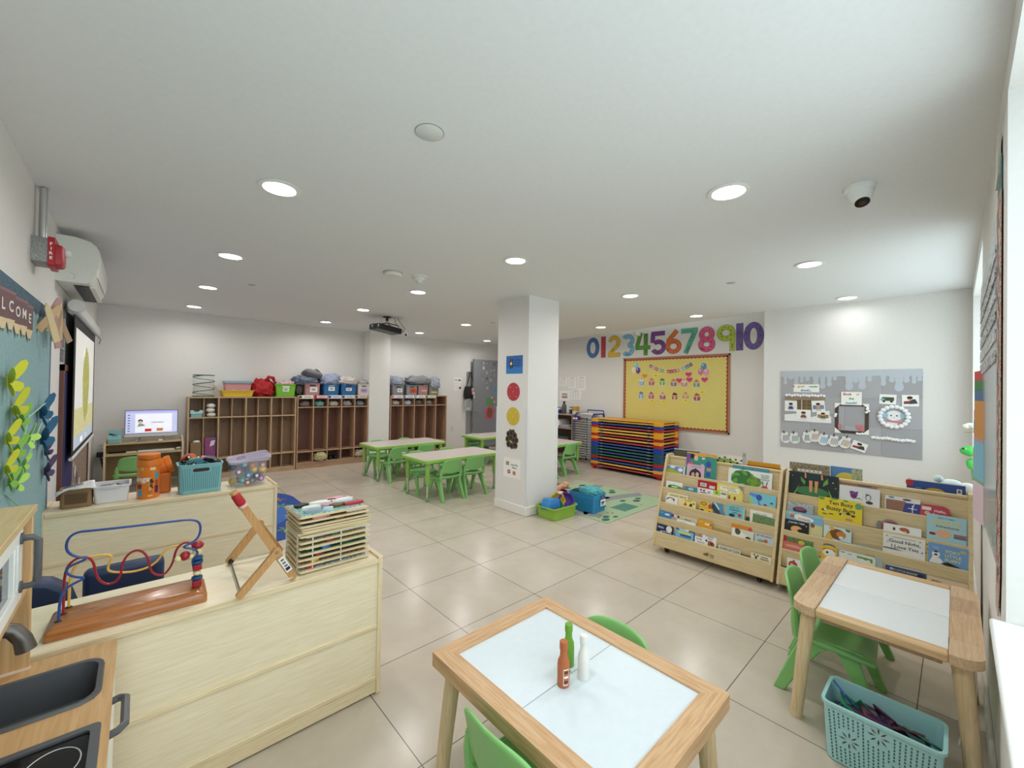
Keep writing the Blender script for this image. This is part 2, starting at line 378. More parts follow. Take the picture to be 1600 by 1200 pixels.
chair(2.86, 6.20, pi, 'green chair across the lockers table, behind the chair with the sticker')
chair(3.36, 6.20, pi+.05, 'green chair across the lockers table, right end, mostly hidden')
chair(4.74, 6.10, pi, 'green chair tucked under the table before the grey door, far side')
chair(4.86, 5.62, .05, 'green chair on the near side of the table before the grey door')
chair(5.14, 4.34, .0, 'green chair right of the column at the table near the drying rack')
chair(4.60, 4.30, .15, 'green chair right of the column, only its leg showing past the column edge')
chair(-.04, 6.72, .1, 'green chair pushed under the computer desk')
chair(.857, .808, -pi/2+.02, 'green chair on the near side of the white topped table, partly cut off')
chair(1.172, .852, pi/2+.02, 'green chair across the white topped table, only a rounded strip of backrest showing')
chair(2.415, .385, pi+.06, 'green chair at the drawing table, nearest the floor basket, A shaped legs showing')
chair(2.775, .40, pi-.03, 'green chair at the drawing table, the farther one close before the book display')
for nm, par, z in (('name_sticker', None, 0),):
    for c in [o for o in COL.objects if o.get('category') == 'chair' and 'white sticker' in o.get('label', '')]:
        mb = MB(M=frame((.045, -.182, .418), (1, 0, 0), (0, -.22, 1))); mb.rect(-.03, .03, -.012, .012, PAPER, .010); mb.build('name_sticker', c)

# ================================================================ WOODEN PLAY TABLES
def play_table(label, x0, x1, y0, y1, zt, roundc, boardpat):
    t = thing('play_table', label, 'table', ((x0+x1)/2, (y0+y1)/2, 0), 0)
    a, b_ = (x1-x0)/2, (y1-y0)/2; fw = .062
    if not roundc:
        for nm, P, m_ in (('frame_rail', [(-a, -b_), (a, -b_), (a-fw, -b_+fw), (-a+fw, -b_+fw)], PINE), ('frame_rail', [(-a+fw, b_-fw), (a-fw, b_-fw), (a, b_), (-a, b_)], PINE),
                          ('frame_rail', [(-a, -b_), (-a+fw, -b_+fw), (-a+fw, b_-fw), (-a, b_)], PINEY), ('frame_rail', [(a-fw, -b_+fw), (a, -b_), (a, b_), (a-fw, b_-fw)], PINEY)):
            mb = MB(); mb.prism(P, zt-.045, zt, m_); mb.build(nm, t, .004)
        mb = MB(); mb.prism(rrect(-a+fw, a-fw, -b_+fw, b_-fw, .006), zt-.02, zt-.006, mat('#d9e2e7', .35)); mb.rect(-a+fw, a-fw, -.0011, .0011, mat('#8c9396', .6), zt-.0058); pnl = mb.build('board', t)
        mb = MB(); mb.lathe([(.013, 0), (.013, .001)], (-.004, .012, zt-.0055), mat('#b9bcbc', .3), 16); mb.lathe([(.008, 0.001), (.008, .0015)], (-.004, .012, zt-.0055), mat('#55504c', .6), 14); mb.build('finger_hole', pnl)
    else:
        pale = [mat(c, .5, 'wood', d, axis=1) for c, d in (('#d3b795', '#c3a27c'), ('#c3a384', '#b08d6c'), ('#cfb08b', '#bb976f'))]
        ys = [-b_, -b_+.15, -b_+.33, b_-.14, b_]
        for s in (-1, 1):                               # end rails glued up from short staves, outer corners rounded
            P0 = rrect(-a, a, -b_, b_, .06, 6); mb = MB()
            P = [(x, y) for x, y in P0 if (x < -a+.075 if s < 0 else x > a-.075)]
            ex = s*(a-.085)
            P = sorted(P, key=lambda p: p[1]) if s > 0 else sorted(P, key=lambda p: -p[1])
            P = [(ex, -b_)]+P+[(ex, b_)] if s > 0 else [(ex, b_)]+P+[(ex, -b_)]
            mb.prism(P, zt-.034, zt, pale[0])
            for k in range(4):
                lo, hi = ys[k]+.001, ys[k+1]-.001; xi = ex+s*.001; xo = s*(a-.004 if 0 < k < 3 else a-.030)
                mb.rect(min(xi, xo), max(xi, xo), max(lo, -b_+.006), min(hi, b_-.006), pale[k % 3], zt+.0004)
            mb.build('frame_rail', t, .003)
        for s in (-1, 1):
            mb = MB(); y0_, y1_ = sorted((s*(b_-.052), s*b_)); mb.box(-a+.085, a-.085, y0_, y1_, zt-.034, zt-.002, mat('#d6b68c', .45, 'wood', '#c49f70', axis=0)); mb.build('frame_rail', t, .006)
        mb = MB(); mb.box(-a+.087, a-.087, -b_+.053, .02, zt-.02, zt-.008, mat('#e6eaec', .3)); mb.box(-a+.087, a-.087, .022, b_-.053, zt-.02, zt-.008, mat('#dfe4e6', .2))
        pnl = mb.build('board', t)
        mb = MB(); mb.box(-a+.10, a-.10, b_-.075, b_-.04, zt-.062, zt-.044, pale[1]); mb.build('paper_rod_rail', t, .004)
    for sx in (-1, 1):
        for sy in (-1, 1):
            mb = MB(); tx, ty = sx*(a-.055), sy*(b_-.055); bx, by = sx*(a-.018), sy*(b_-.03)
            mb.tube([(bx, by, 0), (tx+(bx-tx)*.5, ty+(by-ty)*.5, zt*.5), (tx, ty, zt-.04)], .024, PINEZ, 14, rr=[.022, .025, .027]); mb.build('leg', t)
    return t
play_table('low wooden framed table with a white board top carrying three toy bottles', .744, 1.305, .448, 1.19, .49, False, 0)
PT = play_table('pale round cornered wooden drawing table against the window wall', 2.1805, 2.7285, -.176, .584, .49, True, 0); PT.rotation_euler = (0, 0, pi/2)
def bottle(label, x, y, colr, lab):
    t = thing('toy_bottle', label, 'toy bottle', (x, y, .4842), .3, 'wooden toy sauce bottles'); m_ = mat(colr, .5)
    mb = MB(); mb.lathe([(.0165, 0), (.0185, .003), (.0185, .062), (.0175, .068), (.0175, .073), (.0115, .088), (.0105, .108)], (0, 0, 0), m_, 24); bd = mb.build('body', t)
    mb = MB(); mb.lathe([(.0105, .108), (.0125, .109), (.0128, .117), (.0118, .118), (.0128, .119), (.0125, .131), (.011, .133)], (0, 0, 0), m_, 24); mb.build('cap', t)
    mb = MB()
    n = 7; a0, a1 = (-2.75, -1.75) if lab else (-.9, .1)
    def band(lo, hi, z0, z1, mm, rr=.0189):
        vs = []; f = []
        for i in range(n+1):
            a = lo+(hi-lo)*i/n; vs += [(rr*cos(a), rr*sin(a), z0), (rr*cos(a), rr*sin(a), z1)]
        f = [(2*i, 2*i+2, 2*i+3, 2*i+1) for i in range(n)]; mb.add(vs, f, mm)
    band(a0, a1, .010, .058, mat('#f2ede4', .5)); dk = mat('#5a2c22' if lab else '#9aa3a0', .5)
    band(a0+.08, a1-.08, .013, .055, m_, .0191)
    for zz in (.017, .031, .045): band(a0+.14, a1-.14, zz, zz+.007, dk if zz != .031 else mat('#f2ede4', .5), .0193)
    mb.build('label', bd); return t
bottle('orange brown toy bottle with a framed label on the white table', .966, .803, '#b9653a', 1)
bottle('green toy bottle standing behind the orange one on the white table', 1.048, .851, '#6da32c', 0)
bottle('white toy bottle on the white table, right of the green one', 1.037, .781, '#eceae4', 0)

# ================================================================ STORAGE SHELVES (seen from behind)
def shelf_unit(label, x0, x1, y0, y1, zt):
    t = thing('storage_shelf', label, 'shelf', ((x0+x1)/2, y0, 0))
    w = (x1-x0)/2; d = y1-y0
    for s in (-1, 1):
        mb = MB(); a, c = sorted((s*w, s*(w-.019))); mb.prism([(0, .0), (d, .0), (d, zt-.03), (d-.03, zt+.008), (.0, zt+.008)], a, c, MAPEDZ, M=Matrix(((0, 0, 1, 0), (1, 0, 0, 0), (0, 1, 0, 0), (0, 0, 0, 1)))); mb.build('side_panel', t, .004)
    mb = MB(); mb.box(-w+.019, w-.019, .004, d-.02, zt-.019, zt, MAPLE); mb.build('top_panel', t, .002)
    mb = MB(); mb.box(-w+.019, w-.019, .008, .02, .05, zt-.02, MAPLE); mb.build('back_panel', t)
    for z in (zt*.5, .072):
        mb = MB(); mb.box(-w+.019, w-.019, .001, d-.01, z-.009, z+.009, MAPED); mb.build('shelf_board', t, .003)
    mb = MB(); mb.box(-w+.019, w-.019, -.002, .012, zt-.022, zt+.001, MAPED); mb.build('front_rail', t, .003)
    mb = MB(); mb.box(-w+.019, w-.019, .004, .018, .008, .062, MAPED); mb.build('kick_board', t, .002)
    return t
shelf_unit('near maple storage shelf with its back to us, bead maze and puzzle rack on top', -.39, .828, 1.752, 2.14, .606)
shelf_unit('far maple storage shelf with its back to us, row of bins on top', -.41, .803, 3.545, 3.93, .606)

# ================================================================ LOCKERS
def lockers(label, x0, x1, ncol, zt, ztop, zlow, zb, edge, inner, shelf_every=1, hooks=True):
    yf, d = 7.25, .285; E_ = mat(edge, .45, 'wood', axis=2); EX = mat(edge, .45, 'wood', axis=0); I_ = mat(inner, .5, 'wood', axis=2, sc=.8)
    t = thing('coat_locker', label, 'locker', ((x0+x1)/2, yf, 0)); mb = None
    def bx(nm, *q, m_=E_, bv=.002):
        k = MB(); k.box(*q, m_); return k.build(nm, t, bv, local=False)
    for a in (x0, x1-.019): bx('side_panel', a, a+.019, yf, yf+d, 0, zt)
    bx('back_panel', x0+.019, x1-.019, yf+d-.012, yf+d, zb, zt-.019, m_=I_, bv=0)
    bx('top_panel', x0+.019, x1-.019, yf, yf+d, zt-.019, zt, m_=EX); bx('kick_board', x0+.019, x1-.019, yf+.012, yf+.03, .0, zb, m_=EX)
    w = (x1-x0-.038)/ncol; base = bx('bottom_panel', x0+.019, x1-.019, yf, yf+d-.012, zb, zb+.017, m_=EX)
    bx('upper_shelf', x0+.019, x1-.019, yf+.001, yf+d-.012, ztop-.017, ztop, m_=EX); bx('lower_shelf', x0+.019, x1-.019, yf+.001, yf+d-.012, zlow-.017, zlow, m_=EX)
    for i in range(1, ncol):
        x = x0+.019+w*i; dd = 0 if i % shelf_every == 0 else .06
        for a, c in ((zb+.017, zlow-.017), (zlow, ztop-.017), (ztop, zt-.019)): 
            k = MB(); k.box(x-.0085, x+.0085, yf+dd, yf+d-.012, a, c, E_ if dd == 0 else I_); k.build('divider', t, .001, local=False)
    if hooks:
        hk = mat('#b79a7a', .3, metal=.7)
        for i in range(ncol):
            k = MB(); x = x0+.019+w*(i+.5); y = yf+d-.012
            for s in (-1, 1): k.tube([(x, y, ztop-.09), (x+s*.006, y-.03, ztop-.10), (x+s*.014, y-.038, ztop-.08), (x+s*.016, y-.036, ztop-.065)], .004, hk, 6)
            k.build('coat_hook', t, local=False)
    return t
lockers('long low light brown coat lockers nearest the computer desk', .504, 1.892, 8, 1.186, .895, .297, .05, '#c9ab88', '#b8987a', 2)
LK2 = lockers('reddish brown coat lockers between the light brown ones and the pilaster', 1.905, 3.095, 5, 1.204, 1.017, .283, .085, '#bd987c', '#875f52')
LK3 = lockers('reddish brown coat lockers right of the pilaster', 3.520, 4.785, 5, 1.204, 1.017, .283, .085, '#bd987c', '#875f52')

# ================================================================ BOOK DISPLAYS
LZ = {5: .17, 4: .288, 3: .412, 2: .535, 1: .657}; LXF = {5: 3.315, 4: 3.350, 3: 3.390, 2: 3.435, 1: 3.487}
def book_display(label, y0, y1):
    t = thing('book_display', label, 'bookcase', (3.5, (y0+y1)/2, 0)); mb = None
    Mx = Matrix(((1, 0, 0, 0), (0, 0, 1, 0), (0, 1, 0, 0), (0, 0, 0, 1)))     # (x,z,y) -> world
    for a in (y0, y1-.018):
        k = MB(); k.prism([(3.285, .055), (3.70, .055), (3.64, .80), (3.625, .812), (3.535, .812), (3.52, .80), (3.475, .66), (3.36, .30)], a, a+.018, mat('#dcc79c', .45, 'wood', '#cdb484', axis=2), M=Mx); k.build('side_panel', t, .003, local=False)
    W_ = mat('#d9c59c', .45, 'wood', '#cbb487', axis=1, sc=.8)
    zprev = .055
    for n in (5, 4, 3, 2, 1):
        x = LXF[n]; z = LZ[n]; zb = .06 if n == 5 else LZ[n+1]-.005; xb = 3.295 if n == 5 else LXF[n+1]+.038
        k = MB(); k.prism([(xb, zb), (xb+.012, zb), (x+.012, z), (x, z)], y0+.018, y1-.018, W_, M=Mx); k.build('pocket_front', t, .002, local=False)
        k = MB(); k.box(x+.012, 3.60, y0+.018, y1-.018, z-.10, z-.088, W_); k.build('pocket_floor', t, local=False)
    k = MB(); k.prism([(3.527, .65), (3.539, .65), (3.572, .79), (3.56, .79)], y0+.018, y1-.018, W_, M=Mx); k.build('back_panel', t, local=False)
    k = MB(); k.box(3.55, 3.59, y0+.018, y1-.018, .778, .797, W_); k.build('top_rail', t, .004, local=False)
    k = MB(); k.prism([(3.60, .06), (3.612, .06), (3.588, .79), (3.576, .79)], y0+.018, y1-.018, W_, M=Mx); k.build('rear_panel', t, local=False)
    k = MB(); k.box(3.30, 3.70, y0+.018, y1-.018, .055, .067, W_); k.box(3.61, 3.72, y0+.018, y1-.018, .68, .69, W_); k.build('base_board', t, local=False)
    for x in (3.36, 3.66):
        for y in (y0+.10, y1-.10):
            k = MB(); k.lathe([(.012, -.012), (.028, -.010), (.028, .010), (.012, .012)], (0, 0, 0), BLACK, 18, M=frame((x, y, .028), (1, 0, 0), (0, 0, 1)))
            k.cyl((x, y-.014, .028), (x, y+.014, .028), .008, CHROME); k.box(x-.01, x+.01, y-.017, y+.017, .045, .056, STEEL); k.build('caster', t, local=False)
    return t
BK1 = book_display('wheeled maple book display left of the other one, books on five tiers', .862, 1.770)
mb = MB(M=frame((3.2982, 1.285, .105), (0, -1, 0), (.17, 0, 1))); br_ = mat('#6b4a2c', .6)
for k in range(4): mb.rect(-.055+k*.009, -.047+k*.009, -.008, .004+k*.004, br_, .0015)
mb.text('ECR', .01, .004, .018, br_, .0015, .02); mb.text('4kids', .01, -.012, .010, br_, .0015, .02); mb.build('maker_mark', BK1, local=False)
book_display('maple book display in the corner by the window wall, behind the drawing table', -.066, .842)
# ================================================================ TOY KITCHEN (lower left)
def kitchen():
    t = thing('toy_kitchen', 'birch toy kitchen with grey sink and black hob, standing against the left wall', 'toy kitchen', (-.22, 1.34, 0))
    BI = mat('#d2aa78', .42, 'wood', '#bf9663', axis=1, sc=.7); BIZ = mat('#d8b283', .42, 'wood', '#c59d6b', axis=2, sc=.7); BT = mat('#d6bd8e', .42, 'wood', '#c6aa78', axis=1, sc=.7)
    WH = mat('#eef0ee', .4); DG = mat('#55575a', .4); zc = .615; y0, y1 = .97, 1.692; x0, xf = -.396, -.034
    def P(nm, m_, *q, bv=.002, par=t):
        k = MB(); k.box(*q, m_); return k.build(nm, par, bv, local=False)
    # worktop built round the two cut-outs
    k = MB(); sx0, sx1, sy0, sy1 = -.345, -.066, 1.405, 1.595; hx0, hx1, hy0, hy1 = -.345, -.058, .99, 1.285
    for q in ((x0, sx0, y0, y1), (sx1, xf, y0, y1), (sx0, sx1, sy1, y1), (sx0, sx1, hy1, sy0), (sx0, sx1, y0, hy0)): k.box(q[0], q[1], q[2], q[3], zc-.018, zc, BI)
    k.box(-.066, -.058, hy0, hy1, zc-.018, zc-.001, BI); k.build('worktop', t, local=False)
    k = MB(); R = lambda g, z, r: [(a, b, z) for a, b in rrect(sx0-g, sx1+g, sy0-g, sy1+g, r, 5)]
    k.loft([R(.012, zc+.001, .045), R(.010, zc+.006, .044), R(0, zc+.005, .038), R(-.004, zc-.02, .036), R(-.012, zc-.085, .034), R(-.03, zc-.092, .03)], DG, cap0=False); k.build('sink', t, local=False)
    hob = P('hob', mat('#141416', .12), hx0, hx1, hy0, hy1, zc-.004, zc+.001)
    k = MB(); k.loft([[(a, b, z) for a, b in rrect(hx0-g, hx1+g, hy0-g, hy1+g, .012)] for g, z in ((.010, zc), (.010, zc+.006), (-.006, zc+.006), (-.006, zc))], DG, cap0=False, cap1=False); k.build('rim', hob, local=False) if False else k.build('hob_rim', t, local=False)
    k = MB(M=Matrix.Translation((0, 0, 0)))
    for cx in (-.115, -.27):
        for cy, r in ((1.205, .052),):
            k.tube([(cx+r*cos(2*pi*i/28)*.8, cy+r*sin(2*pi*i/28), zc+.0016) for i in range(28)], .0011, mat('#c9c9c9', .5), 4, closed=True)
    k.build('burner_ring', t, local=False)
    # base cabinet
    P('side_panel', BIZ, x0, xf-.02, y1-.02, y1, .05, zc-.018); P('side_panel', BIZ, x0, xf-.02, y0, y0+.02, .05, zc-.018)
    P('back_panel', WH, x0, x0+.006, y0, y1, .05, zc-.018); P('base_panel', BIZ, x0, xf-.02, y0+.02, y1-.02, .06, .078)
    for ya, yb in ((y0+.004, 1.328), (1.334, y1-.004)):
        dr = P('cupboard_door', WH, xf-.02, xf-.003, ya, yb, .075, zc-.022)
    for cy in (1.345, 1.07):
        k = MB(); ya, yb = cy-.066, cy+.066
        k.tube([(xf-.006, ya, .588), (xf+.012, ya, .592), (xf+.024, ya+.012, .594), (xf+.024, yb-.012, .594), (xf+.012, yb, .592), (xf-.006, yb, .588)], .0085, DG, 8); k.build('door_handle', t, local=False)
    for ax in (x0+.015, xf-.035):
        for ay in (y0+.015, y1-.015):
            k = MB(); k.lathe([(.016, 0), (.016, .05)], (ax, ay, 0), WH, 12); k.build('leg', t, local=False)
    # tower: two sides, top, back and a white microwave with a glazed door
    xt, zt = -.202, 1.045
    P('tower_side', BIZ, x0, xt, y1-.03, y1-.012, zc, zt-.018); P('tower_side', BIZ, x0, xt, y0+.012, y0+.03, zc, zt-.018)
    P('tower_top', BT, x0, xt+.004, y0-.004, y1+.002, zt-.018, zt); P('tower_back', WH, x0, x0+.006, y0+.03, y1-.03, zc, zt-.018)
    P('tower_shelf', BIZ, x0, xt-.004, y0+.03, y1-.03, .828, .844)
    P('tower_foot_trim', mat('#e8d3bf', .5), x0+.01, xt+.004, y1-.034, y1-.030, zc, zc+.006, bv=0)
    mwx0, mwx1 = xt-.018, xt-.001; ya, yb, za, zb = 1.085, 1.545, .850, 1.022
    P('microwave_body', WH, x0+.02, mwx0-.002, ya, yb, za, zb)
    k = MB()
    for q in ((ya, yb, zb-.032, zb), (ya, yb, za, za+.032), (ya, ya+.05, za+.032, zb-.032), (yb-.05, yb, za+.032, zb-.032), (yb-.085, yb-.070, za+.032, zb-.032)): k.box(mwx0, mwx1, q[0], q[1], q[2], q[3], WH)
    dr = k.build('microwave_door', t, .002, local=False)
    k = MB(); k.box(mwx0+.005, mwx0+.008, ya+.05, yb-.05, za+.032, zb-.032, mat('#3a3d3f', .08)); k.build('door_window', t, .0, local=False)
    k = MB(); hx = mwx1+.028
    k.tube([(mwx1, 1.520, 1.000), (hx-.010, 1.520, 1.000), (hx, 1.520, .992), (hx, 1.520, .892), (hx-.010, 1.520, .884), (mwx1, 1.520, .884)], .0075, DG, 10)
    for z in (1.0, .884): k.cyl((mwx1-.001, 1.52, z), (mwx1+.004, 1.52, z), .014, DG, 14)
    k.build('microwave_handle', t, local=False)
    k = MB(); fy = 1.5
    k.tube([(x0+.01, fy, .772), (-.30, fy, .802), (-.235, fy, .803), (-.208, fy, .790), (-.193, fy, .765), (-.187, fy, .738)], .0165, mat('#6a655f', .35, metal=.7), 14, rr=[.0165]*5+[.0185]); k.build('tap', t, local=False)
    return t
kitchen()

# ================================================================ ON THE NEAR SHELF
def bead_maze():
    t = thing('bead_maze', 'bead maze with blue, red and yellow wires on a brown wooden base', 'bead maze', (0, 1.885, .606))
    bs = mat('#b8763f', .3, 'wood', '#9f6234', axis=0, coat=.4)
    k = MB(M=Matrix.Translation((0, 1.885, 0)) @ Matrix.Rotation(-.03, 4, 'Z'))
    R = lambda g, z: [(a, b, z) for a, b in rrect(-.194+g, .196-g, -.083+g, .080-g, .012)]
    k.loft([R(0, .607), R(0, .630), R(.004, .636), R(.018, .644), R(.022, .646)], bs); k.build('base', t, local=False)
    blue = [(-.169, .646), (-.167, .71), (-.159, .734), (-.143, .745), (-.112, .755), (-.141, .764), (-.159, .783), (-.152, .801), (-.106, .815), (-.137, .827), (-.158, .852), (-.156, .89), (-.137, .910), (-.10, .908), (-.003, .903), (.10, .899), (.149, .897), (.172, .880), (.171, .837), (.151, .815), (.117, .806), (.163, .789), (.166, .763), (.150, .755)]
    red = [(-.163, .646), (-.164, .776), (-.147, .809), (-.119, .814), (-.099, .793), (-.092, .734), (-.066, .702), (-.035, .712), (-.029, .785), (.007, .81), (.036, .773), (.041, .716), (.076, .695), (.101, .733), (.109, .788), (.136, .806), (.166, .78), (.168, .750), (.168, .646)]
    yel = [(-.155, .646), (-.155, .754), (-.132, .79), (-.099, .796), (-.053, .787), (-.070, .746), (-.06, .729), (0, .714), (.055, .727), (.084, .782), (.125, .781), (.158, .764), (.17, .735), (.170, .646)]
    def smooth(P, it=2):
        for _ in range(it):
            Q = [P[0]]
            for a, b in zip(P, P[1:]): Q += [tuple(x*.75+y*.25 for x, y in zip(a, b)), tuple(x*.25+y*.75 for x, y in zip(a, b))]
            P = Q+[P[-1]]
        return P
    for P, y, c, nm, wob in ((blue, 1.852, '#2e4f96', 'blue_wire', .025), (red, 1.900, '#a01f33', 'red_wire', .01), (yel, 1.945, '#e8bb57', 'yellow_wire', .012)):
        n = len(P); pts = [(x, y+wob*sin(6.0*i/n), z) for i, (x, z) in enumerate(P)]
        if c == '#2e4f96': pts += [(.160, 1.86, .70), (.168, 1.852, .646)]
        k = MB(); k.tube(smooth(pts), .0036, mat(c, .3), 8); o = k.build(nm, t, local=False)
        k = MB(); k.lathe([(.009, 0), (.0085, .002), (.004, .004)], (pts[0][0], pts[0][1], .646), mat('#2a211c', .5), 12); k.build('wire_socket', t, local=False)
    cr, cy_, cb = mat('#a3202c', .35), mat('#e6dca0', .4), mat('#1f4f7d', .35)
    y = 1.85; z = .647
    stack = [('cube', cr, .026), ('disc', cb, .014), ('ball', cy_, .02), ('cube', cr, .022), ('disc', cb, .016), ('disc', cb, .014), ('ball', cy_, .022), ('ball', cr, .03)]
    for kind, m_, h in stack:
        k = MB()
        if kind == 'cube': k.cbox((.167, y, z+h/2), (.026, .026, h-.001), m_)
        elif kind == 'disc': k.lathe([(.008, 0), (.016, .003), (.017, h/2), (.016, h-.003), (.008, h-.0005)], (.167, y, z), m_, 18)
        else: k.ball((.167, y, z+h/2), h*.62, m_, 14, 8, sz=.78)
        k.build('bead', t, .003 if kind == 'cube' else 0, local=False); z += h
    for c, m_, r in (((.112, 1.843, .762), cy_, .011), ((.131, 1.846, .768), cr, .016), ((.150, 1.848, .762), cy_, .012), ((.165, 1.846, .776), cy_, .013)):
        k = MB(); k.ball(c, r, m_, 14, 8); k.build('bead', t, local=False)
bead_maze()

def frame_toy():
    t = thing('folding_wooden_frame', 'folding wooden frame of hinged bars with a red wrapped handle on the near shelf', 'wooden frame', (.38, 1.93, .606))
    wd = mat('#cf9f68', .45, 'wood', '#bb8a54', axis=2, sc=1.5)
    def bar(p, q, w, th, nm, m_=wd):
        p, q = Vector(p), Vector(q); d = (q-p).normalized(); s = Vector((0, 1, 0)); n = d.cross(s).normalized(); k = MB()
        M = Matrix((d, n, s)).transposed().to_4x4(); M.translation = p; L_ = (q-p).length
        k.prism(rrect(-w*.45, L_+w*.45, -w/2, w/2, w*.42, 4), -th/2, th/2, m_, M=M); return k.build(nm, t, .0015, local=False)
    hg = (.398, 1.755, .742); foot = (.281, 1.735, .622); rf = (.462, 1.772, .623); top = (.298, 1.772, .918)
    bar(rf, top, .026, .016, 'long_bar'); bar(foot, (.402, 1.753, .744), .026, .016, 'front_leg')
    bar((.300, 2.100, .622), (.408, 2.090, .765), .028, .016, 'rear_leg'); bar((.49, 2.10, .622), (.402, 2.105, .765), .026, .016, 'rear_bar')
    d = (Vector(top)-Vector(rf)).normalized(); e = Vector(top)
    k = MB(); k.tube([e+d*.012, e+d*.022], .0155, mat('#e8b8b2', .5), 12); k.tube([e+d*.022, e+d*.028, e+d*.066, e+d*.070], .015, mat('#b3222b', .45), 12, rr=[.012, .016, .015, .011]); k.build('red_handle', t, local=False)
    k = MB(); k.tube([e+d*.070, e+d*.082], .013, wd, 10); k.build('handle_tip', t, local=False)
    k = MB(); k.cyl((.398, 1.742, .742), (.398, 1.783, .742), .006, CHROME, 12); k.build('hinge_pin', t, local=False)
    k = MB(); k.cyl((.302, 2.088, .625), (.302, 2.08, .625), .010, BLACK, 12); k.build('knob', t, local=False)
    st = mat('#d9d5cc', .6)
    for a, b in (((.305, 2.09, .63), (.385, 1.78, .735)), ((.30, 1.742, .626), (.462, 1.765, .622))):
        k = MB(); k.cyl(a, b, .0018, st, 6); k.build('cord', t, local=False)
    k = MB(); k.cyl((.302, 2.088, .622), (.286, 1.75, .622), .0028, STEEL, 8); k.build('rod', t, local=False)
    dn = Vector(rf)-Vector(hg); M = frame(Vector(hg)+dn.normalized()*.028+Vector((.018, .0085, .012)), (-dn).normalized(), (0, 0, 1)) 
    # paper label on the outer face of the long bar, below the hinge
    dd = (Vector(rf)-Vector(top)).normalized(); o = Vector((.432, 1.7625, .682)); M = frame(o, dd, Vector((0, -1, 0)).cross(dd)); M = frame(o, dd, Vector((0, 0, 1))-dd*dd.z)
    k = MB(M=M); k.rect(-.034, .034, -.011, .011, PAPER, .0012)
    for a in (-.026, -.012, .002): k.rect(a, a+.008, -.006, .006, mat('#6d6d70', .6), .0016)
    k.rect(.014, .027, -.008, .008, INK, .0016); k.build('paper_label', t, local=False)
frame_toy()

# puzzle rack and puzzles
RACK = thing('puzzle_rack', 'white wire puzzle rack on the right end of the near shelf', 'rack', (.645, 1.91, .606)); wm = mat('#f1f3f5', .35)
xs = (.545, .660, .772); zs = [.611+.023*i for i in range(7)]
for x in xs:
    for y in (1.806, 2.02): k = MB(); k.cyl((x, y, .607), (x, y, .752), .0026, wm, 6); k.build('upright', RACK, local=False)
k = MB()
for z in zs:
    k.cyl((.520, 1.806, z), (.788, 1.806, z), .0019, wm, 6); k.cyl((.520, 2.02, z), (.788, 2.02, z), .0019, wm, 6)
    for x in xs: k.cyl((x, 1.806, z), (x, 2.02, z), .0019, wm, 6)
k.build('wire_tier', RACK, local=False)
k = MB()
for y in (1.83, 2.0): k.cyl((.493, y, .607), (.493, y, .752), .0026, wm, 6)
k.cyl((.493, 1.83, .75), (.493, 2.0, .75), .0026, wm, 6); k.cyl((.493, 1.83, .609), (.493, 2.0, .609), .0026, wm, 6); k.build('end_hoop', RACK, local=False)
EDGE = mat('#e4d2ad', .5, 'wood', '#d2bd93', axis=0)
def puzzle(i, z, dx, dy, rz, face, label, pieces):
    t = thing('wooden_puzzle', label, 'puzzle', (.640+dx, 1.905+dy, z), rz, 'wooden tray puzzles')
    k = MB(); k.prism(rrect(-.147, .147, -.108, .108, .012), 0, .0075, EDGE); k.build('tray', t, .0012)
    k = MB(); k.prism(rrect(-.136, .136, -.097, .097, .006), .0075, .0079, mat(*face)); k.build('picture_face', t)
    for j, (x, y, a, b, c) in enumerate(pieces):
        k = MB(); k.prism([(x+a*cos(2*pi*q/12)*(1+.16*cos(3*2*pi*q/12+j)), y+b*sin(2*pi*q/12)*(1+.14*sin(2*2*pi*q/12+j))) for q in range(12)], .0079, .019, mat(c, .45)); k.build('puzzle_piece', t, .001)
    return t
faces = [('#5f8f95', .5, 'mottle', '#dfe3de'), ('#c9b48c', .5, 'mottle', '#8d6b4c'), ('#3d7a52', .5, 'mottle', '#7c3f3a'), ('#5d8c4e', .5, 'mottle', '#2f5d48'), ('#c79a63', .5, 'mottle', '#6f8f4a'), ('#8e8a5b', .5, 'mottle', '#cdbf9a')]
words_ = ['lowest', 'second lowest', 'third lowest', 'fourth lowest', 'fifth lowest', 'sixth lowest']
for i in range(6):
    pc = [(-.10+.02*i, -.085, .018, .010, ('#b5342e', '#e9c33f', '#b5342e', '#3f74a8', '#b5342e', '#556b2f')[i]), (.06, -.05, .03, .02, '#d8d2c4')]
    puzzle(i, .6135+.023*i, rnd.uniform(-.006, .004), rnd.uniform(-.008, .004), rnd.uniform(-.02, .02), faces[i], 'wooden tray puzzle in the white wire rack, %s tier' % words_[i], pc)
up = [('plain tray puzzle resting on the wire rack top, under the leaning pile', ('#d8c7a2', .5)), ('bare backed wooden puzzle second above the wire rack', ('#dccdaa', .5)), ('bare backed wooden puzzle third above the wire rack, slightly turned', ('#d3c09a', .5)),
      ('wooden puzzle fourth above the wire rack with a wide rounded tray', ('#e0d2b0', .5)), ('wooden puzzle just under the two topmost, dark knobs at its edge', ('#6f7f4c', .5, 'mottle', '#39352f')),
      ('second puzzle from the top with pink and white pieces peeking out', ('#b98a4c', .5, 'mottle', '#7a5230')), ('topmost wooden puzzle with chunky animal and barn pieces', ('#4f8f4c', .5, 'mottle', '#a9c7d6'))]
z = .7545
